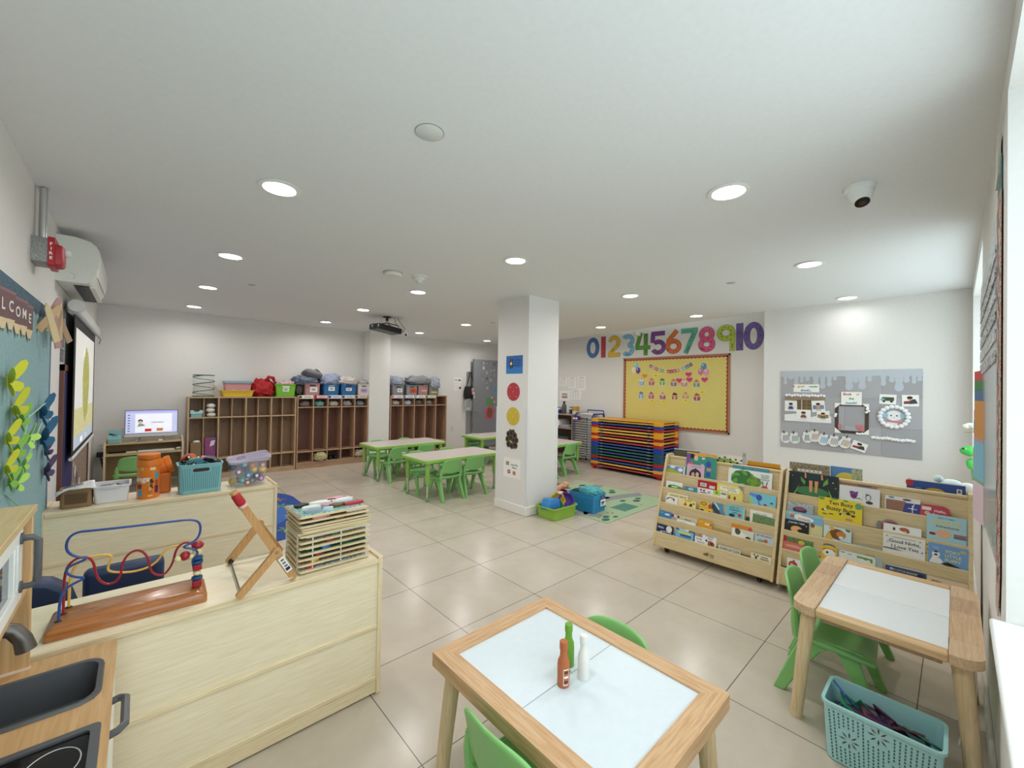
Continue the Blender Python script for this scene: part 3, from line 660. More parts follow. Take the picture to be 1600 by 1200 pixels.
for i, (lb, fc) in enumerate(up):
    if i < 4: pc = []
    elif i == 4: pc = [(-.09, -.085, .02, .01, '#2c2a29'), (.02, -.08, .02, .01, '#b98c63'), (.08, -.02, .03, .02, '#c9c1a8')]
    elif i == 5: pc = [(-.06, -.085, .035, .012, '#e2a09b'), (.095, -.075, .045, .012, '#f4efe6'), (0, .02, .04, .03, '#c9a46b'), (-.1, .05, .02, .02, '#8b9a4a')]
    else: pc = [(-.095, .055, .03, .022, '#26262a'), (-.07, .0, .040, .020, '#e9e9e6'), (-.075, -.055, .038, .022, '#8fa3ad'), (-.01, .05, .045, .022, '#f1f0ea'), (.0, -.005, .030, .020, '#c9a3ab'), (.03, -.035, .032, .018, '#6b4f33'),
              (.06, .075, .045, .018, '#e2a0b4'), (.075, .035, .048, .018, '#efefef'), (.10, -.045, .042, .020, '#b3283c'), (.04, .055, .02, .016, '#c9713f'), (-.02, -.065, .025, .015, '#b9d3dd')]
    g = puzzle(6+i, z, (-.003, -.004, .004, .008, -.002, -.004, -.008)[i], (.0, .004, -.004, .004, .002, -.004, -.002)[i], (.01, -.03, .03, -.02, .01, -.02, .02)[i], fc, lb, pc)
    if i == 6:
        ks = MB(); dk = mat('#7a3a2c', .5)
        for q in range(13): ks.box(-.146, -.137, -.103+.016*q, -.096+.016*q, .0077, .0083, dk); ks.box(.137, .146, -.103+.016*q, -.096+.016*q, .0077, .0083, dk)
        ks.build('border_stripe', g)
    z += .009 if i < 3 else .0125 if i < 4 else .020

k = MB(); k.ball((0, 0, 0), .10, mat('#7a6a9c', .3), 24, 14)
t = thing('play_ball', 'purple ball peeking out from behind the right end of the near shelf', 'ball', (.775, 2.27, .1)); k.build('ball_body', t)
k = MB(); k.tube([(.1003*cos(a)*cos(.5), .1003*cos(a)*sin(.5), .1003*sin(a)) for a in [2*pi*i/30 for i in range(30)]], .004, mat('#c9503c', .4), 6, closed=True); k.build('stripe', t)

# navy children's seats between the two shelves
nv = mat('#263659', .45, bump=.15)
t = thing('kids_armchair', 'navy padded child seat with a round rolled back, left, between the shelves', 'kids armchair', (-.285, 2.52, 0))
k = MB(); k.box(-.115, .115, -.17, .17, .03, .28, nv); k.build('seat_block', t, .03, seg=4)
k = MB(); k.loft([[(x, -.11+.0*x, z) for x, z in [(-.12, .28), (.12, .28), (.12, .50), (.10, .57), (.05, .615), (0, .63), (-.05, .625), (-.10, .60), (-.12, .55)]], [(x, -.20, z) for x, z in [(-.12, .28), (.12, .28), (.12, .50), (.10, .57), (.05, .615), (0, .63), (-.05, .625), (-.10, .60), (-.12, .55)]]], nv); k.build('backrest', t, .02, seg=3)
for x in (-.09, .09):
    k = MB(); k.cyl((x, .12, 0), (x, .12, .03), .018, BLACK); k.cyl((x, -.12, 0), (x, -.12, .03), .018, BLACK); k.build('leg', t)
t = thing('kids_sofa', 'navy padded child sofa with a flat straight back, right, between the shelves', 'kids sofa', (-.03, 2.66, 0))
k = MB(); k.box(-.135, .135, -.05, .24, .03, .26, nv); k.build('seat_block', t, .03, seg=4)
k = MB(); k.box(-.135, .135, -.13, -.05, .03, .555, nv); k.build('backrest', t, .025, seg=4)
for s in (-1, 1):
    k = MB(); k.box(s*.135-.03, s*.135+.03, -.05, .24, .03, .36, nv) if False else k.box(min(s*.09, s*.134), max(s*.09, s*.134), -.05, .23, .25, .36, nv); k.build('armrest', t, .015, seg=3)
for x in (-.1, .1):
    k = MB(); k.cyl((x, .18, 0), (x, .18, .03), .018, BLACK); k.cyl((x, -.08, 0), (x, -.08, .03), .018, BLACK); k.build('leg', t)
# ================================================================ BINS, HEAPS AND OTHER HELPERS
def noise3(x, y, z, s=0):
    return sin(x*7.1+s)*sin(y*6.3+1.7*s)*.5+sin(z*8.7+x*4.1+s*2.3)*.3+sin(y*13.7-z*9.1+s*.7)*.2
def heap(name, label, cat, c, d, mm, seed=1, group=None, rough=.22, flat=.0):
    """lumpy soft bundle of cloth"""
    k = MB(); nu, nv = 36, 16; rings = []
    for j in range(nv+1):
        t = pi*j/nv; R = []
        for i in range(nu):
            a = 2*pi*i/nu; v = Vector((sin(t)*cos(a), sin(t)*sin(a), -cos(t)))
            e = abs(v.x)**.7*(1 if v.x > 0 else -1), abs(v.y)**.7*(1 if v.y > 0 else -1), v.z
            q = 1+rough*noise3(v.x*1.3, v.y*1.3, v.z*1.3, seed)+rough*.6*noise3(v.x*3.1, v.y*3.3, v.z*3, seed*3.1)+rough*.4*abs(noise3(v.x*6, v.y*6, v.z*5, seed*1.9))
            z = e[2]*q*d[2]/2
            if e[2] < 0: z *= .55
            R.append((c[0]+e[0]*q*d[0]/2, c[1]+e[1]*q*d[1]/2, c[2]+z))
        rings.append(R)
    k.loft(rings, mm); return one(name, label, cat, k, group, angle=180)
def bin_body(k, w, d, h, mm, tap=.86, r=.02, lip=.008, wall=.004, inner=None, z0=0):
    R = lambda s, g, z: [(a, b, z0+z) for a, b in rrect(-w/2*s-g, w/2*s+g, -d/2*s-g, d/2*s+g, max(.004, r+g), 4)]
    k.loft([R(tap, -.006, 0), R(tap, 0, .006), R(1, -lip, h-.012), R(1, -lip, h-.010), R(1, 0, h-.010), R(1, 0, h)], mm, cap1=False)
    k.loft([R(1, 0, h), R(1, -lip-wall, h), R(tap, -wall, .010)], inner or mm, cap0=False)
def bin_(name, label, x, y, z, w, d, h, mm, rz=0, tap=.88, group=None, handle=None, card=None, cat='bin', lip=.008, r=.02):
    t = thing(name, label, cat, (x, y, z), rz, group)
    k = MB(); bin_body(k, w, d, h, mm, tap, r, lip); k.build('bin_body', t)
    yf = lambda zz: -d/2*(tap+(1-tap)*zz/h)-.001+lip*min(1, zz/h)*.98
    if handle:
        zz = h*.82; k = MB(M=frame((0, yf(zz)-.0012, zz), (1, 0, 0), (0, -(d/2*(1-tap)-lip)/h, 1))); k.poly(rrect(-w*.19, w*.19, -.011, .011, .0108, 4), mat(handle, .6)); k.build('grip_hole', t)
    if card:
        col, txt, cu, cw, chh, zz = card; k = MB(M=frame((cu, yf(zz)-.0015, zz), (1, 0, 0), (0, -(d/2*(1-tap)-lip)/h, 1)))
        k.rect(-cw/2, cw/2, -chh/2, chh/2, mat(col, .6)); 
        if txt:
            ik = mat({'#cf4a22': '#a83a18', '#b69ad0': '#8a68b0', '#d6dc6a': '#8f9440'}.get(col, '#5a585c'), .6)
            for j, (a, b) in enumerate(((-.34, .30), (-.26, .22))[:1 if chh < .05 else 2]): k.rect(a*cw, b*cw, chh*(.06-.24*j), chh*(.20-.24*j), ik, .0008)
        k.build('label_card', t)
    return t
def card_wall(name, label, cat, M, u0, u1, v0, v1, mm, draw=None, th=.0012, group=None, rot=0):
    """flat paper pinned on a wall: a thin sheet with its print"""
    t = tag_on = MB(M=M @ Matrix.Translation(((u0+u1)/2, (v0+v1)/2, 0)) @ Matrix.Rotation(rot, 4, 'Z'))
    w, h = (u1-u0)/2, (v1-v0)/2; t.prism([(-w, -h), (w, -h), (w, h), (-w, h)], .0005, th, mm)
    if draw: draw(t, w, h, th+.0006)
    return one(name, label, cat, t, group)
ML = frame((XL, 0, 0), (0, 1, 0), (0, 0, 1)); MR = frame((XN, 0, 0), (0, -1, 0), (0, 0, 1)); MF = frame((XR, 0, 0), (0, -1, 0), (0, 0, 1))
MBK = frame((0, YB, 0), (1, 0, 0), (0, 0, 1)); MWD = frame((0, YW, 0), (-1, 0, 0), (0, 0, 1)); MC = frame((3.10, 0, 0), (0, -1, 0), (0, 0, 1))

# ================================================================ ON THE FAR SHELF
z = .606
PERF = lambda k, w, d, h, mm, tap: None
def woven(t, k, w, d, h, tap, mm, nx, nz, sx, sz, skip=None, sides='fblr', z0=.03, z1=.03):
    """pattern of small slots on basket walls, as dark inlays"""
    for s in sides:
        W = w if s in 'fb' else d; D = d if s in 'fb' else w; n = nx if s in 'fb' else max(3, int(nx*d/w))
        for j in range(nz):
            zz = z0+(h-z0-z1)*j/(nz-1); q = tap+(1-tap)*zz/h; off = D/2*q+.0006-.006*zz/h
            nrm = (0, -1) if s == 'f' else (0, 1) if s == 'b' else (-1, 0) if s == 'l' else (1, 0)
            u = (1, 0, 0) if s == 'f' else (-1, 0, 0) if s == 'b' else (0, -1, 0) if s == 'l' else (0, 1, 0)
            M = frame((nrm[0]*off, nrm[1]*off, zz), u, (0, 0, 1)); sp = W*q-.05
            for i in range(n):
                uu = -sp/2+sp*i/(n-1)
                if skip and skip(s, uu, zz): continue
                k.rect(uu-sx, uu+sx, -sz, sz, mm, .0004, M=M)
t = bin_('perforated_basket', 'brown perforated basket at the left end of the far shelf', -.272, 3.69, z, .145, .13, .115, mat('#8f6f4c', .6), tap=.94, cat='basket')
k = MB(); woven(t, k, .145, .13, .115, .94, mat('#5e4630', .7), 16, 8, .0022, .0035); k.build('perforation', t)
k = MB(M=Matrix.Translation((-.275, 3.66, z+.118)) @ Matrix.Rotation(-.22, 4, 'Y') @ Matrix.Rotation(.35, 4, 'X'))
pk = []
for j in range(7):
    v = j/6; pk.append([(-.085+.17*u, -.045+.075*v+.006*sin(u*9), .018*sin(pi*u)*(1-v)+.012*sin(v*5+u*4)) for u in [i/8 for i in range(9)]])
k.add([p for r in pk for p in r], [(j*9+i, j*9+i+1, j*9+i+10, j*9+i+9) for j in range(6) for i in range(8)], mat('#eceae8', .25)); 
k.rect(-.05, .035, -.004, .004, mat('#6f6e74', .6), .021)
o = one('plastic_packet', 'crumpled white plastic packet lying in the brown perforated basket', 'packet', k, angle=180); q = o.modifiers.new('t', 'SOLIDIFY'); q.thickness = .006
t = bin_('storage_bin', 'white plastic bin with a dipped front rim on the far shelf', -.118, 3.735, z, .185, .19, .112, mat('#e9e6ea', .4), tap=.84)
k = MB(); k.prism([(-.05, -.0), (.05, 0), (.038, -.016), (-.038, -.016)], 0, .003, mat('#d9d7db', .4), M=frame((0, -.0945, .111), (1, 0, 0), (0, 0, 1))); k.build('rim_dip', t)
for i, (x, y, c, s) in enumerate(((-.15, 3.74, '#5c5a5c', .03), (-.11, 3.70, '#c9c7bf', .045), (-.07, 3.76, '#463c40', .034), (-.13, 3.79, '#a39a8a', .04))):
    k = MB(M=Matrix.Translation((x, y, z+.085)) @ Matrix.Rotation(i*1.1, 4, 'Z') @ Matrix.Rotation(.5, 4, 'X')); k.box(-s, s, -s*.5, s*.5, -.008, .008, mat(c, .5))
    one('toy_block', ('dark grey piece at the left in the white bin', 'pale flat piece at the front of the white bin', 'black piece at the right in the white bin', 'tan piece at the back of the white bin')[i], 'toy', k, 'odds and ends in the white bin', .003)
# orange cylindrical game tubs
def tub(label, x, y, full):
    t = thing('game_tub', label, 'game tub', (x, y, z), 0, 'orange game tubs'); OR = mat('#e8801f', .3, coat=.4)
    k = MB(); k.lathe([(.056, 0), (.058, .003), (.058, .215)], (0, 0, 0), OR, 36); bd = k.build('tub_body', t)
    k = MB(); k.lathe([(.0585, .213), (.062, .217), (.062, .240), (.058, .262), (.060, .266), (.060, .290), (.056, .294)], (0, 0, 0), mat('#e57a1e', .35), 36); k.build('lid', t)
    k = MB(); k.tube([(.0615*cos(a), .0615*sin(a), .258+.022*abs(sin(a*.5+.8))) for a in [-2.7+i*.12 for i in range(19)]], .0022, mat('#7a3c12', .5), 6); k.build('carry_cord', t)
    if full:
        k = MB(); Rr = .0586
        def patch(a0, a1, z0, z1, c, n=6, rr=Rr):
            vs = []
            for i in range(n+1):
                a = a0+(a1-a0)*i/n; vs += [(rr*cos(a), rr*sin(a), z0), (rr*cos(a), rr*sin(a), z1)]
            k.add(vs, [(2*i, 2*i+2, 2*i+3, 2*i+1) for i in range(n)], mat(c, .4))
        def wraptext(s, ac, zc, size, c, vertical=False):
            vs, fs = text_geo(s, .03); out = []
            for a, b in vs:
                if vertical: a, b = -b, a
                th = ac+a*size/Rr; out.append((.0589*cos(th), .0589*sin(th), zc+b*size))
            k.add(out, fs, mat(c, .4))
        wraptext('Jenga', -2.35, .135, .048, '#f6efe6'); wraptext('Jenga', -1.42, .10, .030, '#4b1d1a', True); 
        patch(-1.55, -1.33, .055, .14, '#e9b060'); wraptext('Jenga', -1.42, .10, .026, '#4b1d1a', True)
        patch(-1.0, -.65, .13, .175, '#4aa0c4'); patch(-1.0, -.6, .035, .085, '#6e2350'); patch(-2.6, -2.15, .02, .06, '#4aa0c4'); patch(-2.75, -2.2, .07, .10, '#8d2c33'); patch(-1.62, -1.25, .035, .06, '#d9691a'); patch(-1.60, -1.2, .018, .024, '#f0d9b8')
        patch(-1.45, -.95, .19, .207, '#f4d6b4'); patch(-2.3, -2.0, .19, .215, '#e8b24a'); patch(-.95, -.7, .09, .12, '#b5502b')
        k.build('printed_label', bd)
    return t
tub('orange printed game tub standing on the far shelf, left of the turquoise basket', .058, 3.68, True)
t = thing('game_tub', 'orange round lid turned toward the room, leaning behind the printed tub', 'game tub', (.150, 3.80, z), 0, 'orange game tubs')
k = MB(M=Matrix.Translation((0, 0, .19)) @ Matrix.Rotation(radians(72), 4, 'Y')); OR = mat('#e57a1e', .35)
k.lathe([(.052, -.05), (.056, -.046), (.056, .0), (.060, .004), (.060, .030), (.055, .036)], (0, 0, 0), OR, 32); k.build('tub_body', t)
k = MB(); k.box(-.05, .03, -.045, .045, 0, .14, mat('#d8741d', .4)); k.build('tub_base', t, .012)
# turquoise basket with toy vehicles
TQ = mat('#86bfc6', .45)
t = bin_('woven_basket', 'turquoise woven plastic basket full of toy vehicles on the far shelf', .335, 3.69, z, .262, .19, .205, TQ, tap=.90, cat='basket', r=.03, lip=.006)
k = MB(); dk = mat('#4f8d96', .6)
woven(t, k, .262, .19, .205, .90, dk, 17, 17, .0024, .0035, skip=lambda s, u, zz: s in 'fb' and abs(u) < .062 and abs(zz-.166) < .02)
k.build('weave_slot', t)
k = MB(M=frame((0, -.0925, .165), (1, 0, 0), (0, -.03, 1))); k.poly(rrect(-.047, .047, -.0115, .0115, .011, 4), mat('#33292a', .7), .0012); k.build('grip_hole', t)
def toy_car(label, x, y, zz, rz, rx, c, s=1.0):
    t = thing('toy_car', label, 'toy car', (x, y, zz), rz, 'toy vehicles in the turquoise basket'); t.rotation_euler = (rx, .15, rz); t.scale = (s, s, s)
    k = MB(); k.prism([(-.05, .012), (.05, .012), (.052, .026), (.03, .03), (.012, .045), (-.028, .045), (-.045, .03)], -.02, .02, mat(c, .35), M=Matrix(((1, 0, 0, 0), (0, 0, 1, 0), (0, 1, 0, 0), (0, 0, 0, 1)))); k.build('car_body', t, .004)
    for a in (-.03, .03):
        for b in (-.024, .024):
            k = MB(M=frame((a, b, .012), (1, 0, 0), (0, 0, 1))); k.lathe([(.006, -.006), (.015, -.005), (.015, .005), (.006, .006)], (0, 0, 0), BLACK, 14); k.lathe([(.007, -.0065), (.007, .0065)], (0, 0, 0), mat('#d4d4d4', .4), 10); k.build('wheel', t)
toy_car('light blue toy car with big black wheels in front in the turquoise basket', .315, 3.65, z+.185, .25, .0, '#3d7d95', 1.15)
toy_car('red and orange toy truck tilted up at the left of the turquoise basket', .285, 3.71, z+.215, .5, -.6, '#c4472a', 1.1)
toy_car('black toy car at the right in the turquoise basket', .395, 3.68, z+.19, -.4, .2, '#222226', 1.1)
toy_car('pink toy car at the back of the turquoise basket', .365, 3.74, z+.195, 1.2, .2, '#c4777c', 1.0)
k = MB(); k.tube([(.252, 3.67, z+.19), (.275, 3.66, z+.235), (.31, 3.67, z+.245), (.325, 3.68, z+.215)], .005, mat('#b9c83f', .4), 6); one('plastic_track', 'lime green plastic arch sticking out of the turquoise basket', 'toy', k)
# clear tub with toy bits and a clear lid on askew
CLR = mat('#d9e4ec', .08, alpha=.12); CLV = mat('#d9c9e4', .15, alpha=.45)
t = thing('clear_tub', 'clear plastic tub with a slanting lid, full of toys, on the far shelf', 'tub', (.628, 3.69, z))
k = MB(); bin_body(k, .255, .185, .195, CLR, .86, .03, .006); k.build('tub_body', t)
k = MB(M=Matrix.Translation((.008, 0, .212)) @ Matrix.Rotation(-.13, 4, 'Y') @ Matrix.Rotation(.10, 4, 'X')); R = lambda g, zz: [(a, b, zz) for a, b in rrect(-.135-g, .135+g, -.10-g, .10+g, .035, 5)]
k.loft([R(.002, -.012), R(.004, 0), R(0, .008), R(-.012, .010), R(-.018, .004)], CLV); 
for i in range(9): k.rect(-.02+.015*i, -.012+.015*i, -.07, .07, mat('#8f97ab', .4, alpha=.6), .0062)
k.tube([(-.05+.028*cos(a), .028*sin(a), .006) for a in [2*pi*i/20 for i in range(20)]], .003, mat('#7f88a0', .4, alpha=.7), 5, closed=True)
k.build('lid', t)
k = MB(); R = lambda g, zz: [(a, b, zz) for a, b in rrect(-.1275-g, .1275+g, -.0925-g, .0925+g, .032, 5)]; k.loft([R(.001, .188), R(.005, .190), R(.005, .198), R(.001, .199)], mat('#cfe0e6', .2, alpha=.6), cap0=False, cap1=False); k.build('rim', t)
pal = [('#8a4f9c', 'purple', '#f2eef2'), ('#3f88bd', 'blue', '#d8d8e6'), ('#d9b548', 'yellow', '#e8cf7a'), ('#2a3460', 'navy', '#f2f2f2'), ('#d8763a', 'orange', '#e9a070'), ('#a3283c', 'crimson', '#efe2d8'), ('#3f9c9c', 'teal', '#8ccaca'), ('#d4b03e', 'golden', '#f0d67a'), ('#9a4f9c', 'violet', '#e0b6dd'), ('#5fa9b8', 'pale blue', '#c4e2e6'), ('#c84f6a', 'rose', '#f0d9d0'), ('#3b4a4f', 'slate', '#9aa6a8')]
pos = [(-.068, -.062, .115), (-.008, -.066, .085), (.030, -.060, .120), (.048, -.064, .076), (.02, -.055, .155), (-.01, -.060, .030), (-.045, -.063, .050), (.088, -.060, .115), (.078, -.062, .050), (-.03, -.05, .165), (.09, -.045, .15), (.02, -.058, .04)]
where = ['low left', 'in the middle', 'above the middle', 'right of the middle', 'near the top', 'at the bottom', 'lower left', 'at the right side', 'lower right', 'under the lid', 'top right', 'bottom middle']
for i, ((c, nm, c2), (x, y, zz)) in enumerate(zip(pal, pos)):
    k = MB(); X = .628+x; Y = 3.69+y; Z = z+zz
    k.ball((X, Y, Z), .027, mat(c, .4), 16, 10, sx=1.05 if i % 2 else .9, sy=.8, sz=.85); k.ball((X, Y-.017, Z), .0125, mat(c2, .4), 12, 6, sy=.5)
    one('toy_shape', '%s rounded toy piece showing through the clear tub, %s' % (nm, where[i]), 'toy', k, 'toy pieces in the clear tub')
for i in range(10):
    c, nm, c2 = pal[(i*5+2) % 12]; X = .628-.09+.045*(i % 5); Y = 3.71+.035*(i//5); Z = z+.035+.05*(i % 3)
    k = MB(); k.ball((X, Y, Z), .028, mat(c, .4), 12, 8); one('toy_shape', 'rounded toy piece half hidden behind the others in the clear tub', 'toy', k, 'toy pieces hidden in the clear tub')

# ================================================================ COMPUTER CORNER
DK = mat('#c4ab80', .45, 'wood', '#b0966b', axis=0); DKE = mat('#d6c199', .45, 'wood', axis=2)
t = thing('computer_desk', 'small light wood computer desk in the far left corner', 'desk', (.07, 7.1, 0))
for x in (-.305, .435):
    k = MB(); k.prism([(6.98, 0), (7.36, 0), (7.36, .66), (7.24, .665), (7.12, .645), (7.0, .60), (6.98, .57)], x, x+.018, DKE, M=Matrix(((0, 0, 1, 0), (1, 0, 0, 0), (0, 1, 0, 0), (0, 0, 0, 1)))); k.build('side_panel', t, .003, local=False)
for nm, y0, y1, zz in (('desk_top', 7.03, 7.36, .612), ('keyboard_shelf', 6.99, 7.30, .492)):
    k = MB(); k.box(-.287, .435, y0, y1, zz-.018, zz, DK); k.build(nm, t, .002, local=False)
k = MB(); k.box(-.287, .435, 7.34, 7.355, .08, .60, mat('#a98f66', .5, 'wood', axis=0)); k.build('back_panel', t, local=False)
k = MB(); k.box(-.287, .435, 6.988, 7.0, .465, .476, DKE); k.build('shelf_edge', t, local=False)
t = thing('computer_monitor', 'white all in one computer with a lit slide on the small desk', 'computer', (.135, 7.18, .612))
WHM = mat('#d9dadd', .35)
k = MB(); k.box(-.262, .262, -.012, .012, .058, .405, mat('#2a2a34', .4)); k.box(-.262, .262, -.0135, .013, .058, .098, WHM); k.build('display_body', t, .003)
k = MB(M=frame((0, -.0125, 0), (1, 0, 0), (0, 0, 1))); E_ = lambda c, e=.55: mat(c, .3, emit=e)
k.rect(-.256, .256, .104, .399, E_('#c3c8ee')); k.rect(-.165, .20, .115, .355, E_('#eef0fb'), .0006); k.rect(-.256, .256, .375, .399, E_('#b0acec'), .0006)
k.rect(-.07, -.005, .125, .160, E_('#c01c1c'), .0012); k.rect(.045, .11, .128, .163, E_('#c06f22'), .0012)
k.text('Puzzle Station', .055, .245, .022, E_('#30304a', .2), .0012, .02)
k.disc(-.115, .262, .024, E_('#2a2424', .1), .0010); k.disc(-.115, .250, .018, E_('#d8b48a', .5), .0014); k.poly([(-.145, .19), (-.065, .20), (-.09, .228), (-.13, .232)], E_('#8f9a9a', .4), .0012)
for i in range(7): k.rect(-.235, -.215, .13+.034*i, .142+.034*i, E_('#5a5fa8', .3), .0012)
k.build('screen', t)
k = MB(); k.tube([(-.16, -.07, .004), (-.10, .03, .055), (.10, .03, .055), (.16, -.07, .004)], .005, CHROME, 8); k.tube([(-.10, .03, .055), (-.14, -.07, .004), (-.05, -.075, .004)], .004, CHROME, 8); k.build('stand', t)
k = MB(); k.box(-.21, .155, -.05, .05, 0, .012, mat('#e6e4e6', .5)); 
for i in range(14):
    for j in range(4): k.box(-.203+.0252*i, -.182+.0252*i, -.043+.022*j, -.025+.022*j, .012, .016, WHITE)
tag(k.build('keyboard', None, .001), 'white keyboard on the pull out shelf of the computer desk', 'keyboard'); o = bpy.data.objects['keyboard']; o.location = (.21, 7.08, .492)
k = MB(); k.ball((0, 0, .010), .03, WHITE, 16, 8, sx=1, sy=.7, sz=.5); o = one('computer_mouse', 'white mouse right of the keyboard on the desk shelf', 'mouse', k, angle=180); o.location = (.405, 7.06, .498)
k = MB(); k.box(-.02, .02, -.015, .015, 0, .02, WHITE); o = one('small_adapter', 'small white box under the right foot of the monitor', 'adapter', k, None, .005); o.location = (.22, 7.09, .612)
k = MB(); k.poly(rrect(-.09, .07, -.05, .05, .03), mat('#2a2628', .7), .004); k.prism(rrect(-.09, .07, -.05, .05, .03), 0, .004, mat('#2a2628', .7)); o = one('mouse_pad', 'dark flat pouch at the left on the desk shelf', 'pouch', k); o.location = (-.18, 7.08, .492)
k = MB(); k.box(-.05, .05, -.035, .035, 0, .012, mat('#dcd8d0', .6)); o = one('paper_pad', 'small white pad left of the keyboard on the desk shelf', 'notepad', k); o.location = (-.055, 7.06, .492)
t = bin_('desk_organizer', 'turquoise organizer box with a notched front on the computer desk', -.215, 7.13, .612, .135, .10, .10, TQ, tap=.96, cat='organizer')
k = MB(); k.prism([(-.06, 0), (.06, 0), (.06, .05), (.03, .05), (.02, .03), (-.02, .03), (-.03, .05), (-.06, .05)], 0, .003, mat('#a4d3d6', .45), M=frame((0, -.052, .05), (1, 0, 0), (0, 0, 1))); k.box(-.058, .058, .045, .052, .09, .16, mat('#93c6cb', .45)); k.build('notched_front', t)
k = MB(M=Matrix.Translation((-.215, 7.10, .705)) @ Matrix.Rotation(.35, 4, 'Y')); k.box(-.055, .055, -.012, .012, 0, .016, BLACK); one('stapler', 'black stapler leaning in the turquoise desk organizer', 'stapler', k, None, .004)
k = MB(); 
for i, (a, b) in enumerate(((.0, .05), (.02, .09), (-.01, .13))): k.tube([(-.36, YB-.05, .42), (-.36+b*.5, YB-.1, .30-a), (-.34+b, YB-.16, .12+a), (-.30+b*1.6, YB-.2, .03+.02*i), (-.2+b, YB-.2, .25)], .006, BLACK, 6)
k.box(-.39, -.33, YB-.06, YB-.01, .40, .46, BLACK); tag(k.build('power_cables', None), 'black power cables plugged in left of the computer desk', 'cables')
def outlet(label, M, u, v):
    t = thing('wall_outlet', label, 'outlet', M @ Vector((u, v, 0)), 0, 'white wall outlets'); off = Matrix.Translation(-(M @ Vector((u, v, 0))))
    k = MB(M=off @ M); k.prism(rrect(u-.035, u+.035, v-.057, v+.057, .006), 0, .005, mat('#dedcd8', .4)); k.build('cover_plate', t)
    k = MB(M=off @ M)
    for dv in (-.022, .022):
        k.prism(rrect(u-.016, u+.016, v+dv-.013, v+dv+.013, .005), .005, .007, mat('#cfcdc8', .4))
        for du in (-.006, .006): k.rect(u+du-.001, u+du+.001, v+dv-.004, v+dv+.005, INK, .0073)
    k.build('socket', t)
outlet('white wall outlet above the black plugs, left of the computer desk', MBK, -.35, .52)
outlet('white wall outlet on the far wall under the paper notices', MBK, 5.135, .46)
# ================================================================ ON AND IN THE LOCKERS
zt = 1.186; ZB = 1.204
t = thing('net_habitat', 'clear round mesh butterfly house with a green spiral frame on the left locker top', 'butterfly house', (.69, 7.37, zt)); gn = mat('#2f6a4a', .4)
k = MB(); k.tube([(.125*cos(a), .105*sin(a), .008+.30*a/(78*.22)) for a in [i*.22 for i in range(79)]], .006, gn, 6); k.build('spiral_frame', t)
k = MB()
for zz in (.008, .312): k.tube([(.125*cos(a), .105*sin(a), zz) for a in [2*pi*i/28 for i in range(28)]], .006, gn, 6, closed=True)
k.build('end_ring', t) if False else k.build('end_rings', t)
k = MB(); k.lathe([(.122, .008), (.122, .312)], (0, 0, 0), mat('#e4e4e0', .7, alpha=.18), 28, sy=.84, cap0=False, cap1=False); k.build('mesh_wall', t)
bin_('tray', 'shallow yellow tray on the left locker top under the pink box', 1.095, 7.38, zt, .43, .26, .095, mat('#eac22f', .4), tap=.86, cat='tray', lip=.015)
t = bin_('storage_box', 'pink box with a pale blue lid standing in the yellow tray', 1.10, 7.38, zt+.075, .34, .22, .135, mat('#cf9498', .5), tap=.93, cat='box', lip=.004)
k = MB(); k.prism(rrect(-.178, .178, -.118, .118, .02), .132, .160, mat('#86b4c4', .4)); k.build('lid', t, .005)
k = MB(M=frame((0, -.1065, .03), (1, 0, 0), (0, 0, 1))); k.disc(-.06, .0, .014, mat('#d9a9a8', .4)); k.disc(.06, 0, .014, mat('#d9a9a8', .4)); k.build('clip', t)
t = heap('fabric_bag', 'crumpled bright red fabric bag on the left locker top', 'bag', (1.435, 7.38, zt+.10), (.30, .24, .34), mat('#b5161c', .6, bump=.1), 3, rough=.30)
k = MB(); k.tube([(1.47, 7.33, zt+.25), (1.50, 7.31, zt+.31), (1.56, 7.31, zt+.30), (1.60, 7.32, zt+.20)], .022, mat('#b5161c', .6, bump=.1), 8, rr=[.02, .03, .028, .012]); q = k.build('bag_strap', t)
bin_('storage_bin', 'lime green bin with a white label on the left lockers', 1.735, 7.37, zt, .30, .25, .20, mat('#79bd32', .45), tap=.86, handle='#d9e8c4', card=('#eef0ee', 'Mia', 0, .09, .065, .115))
heap('folded_clothes', 'white and pink clothes poking out of the lime green bin', 'clothes', (1.735, 7.37, zt+.20), (.27, .2, .11), mat('#e6dede', .8, 'mottle', '#c9878c', sc=.8), 5, rough=.35)
BIN = [('storage_bin', 'dusty pink bin with a white label on the middle lockers, under the grey pillow', 2.135, .25, '#b98a8c', '#3a2a2c', ('#f0f0ee', 'SOFIA', .015, .115, .08, .10)),
       ('storage_bin', 'blue bin on the middle lockers, right beside the dusty pink bin', 2.44, .275, '#2469a5', '#8cb4c8', ('#f2f2f2', 'Aubrey', .0, .105, .065, .115)),
       ('storage_bin', 'blue bin on the middle lockers, beside the white bin with a purple label', 2.735, .275, '#2469a5', '#16385c', ('#f2f2f2', 'Noah', .0, .10, .052, .11)),
       ('storage_bin', 'white bin with a purple label on the middle lockers next to the pilaster', 3.005, .22, '#d8d0cc', '#5a5454', ('#b69ad0', 'Gabriel', 0, .12, .07, .09))]
for nm, lb, x, w, c, hc, cd in BIN: bin_(nm, lb, x, 7.37, ZB, w, .25, .205, mat(c, .5), tap=.88, handle=hc, card=cd)
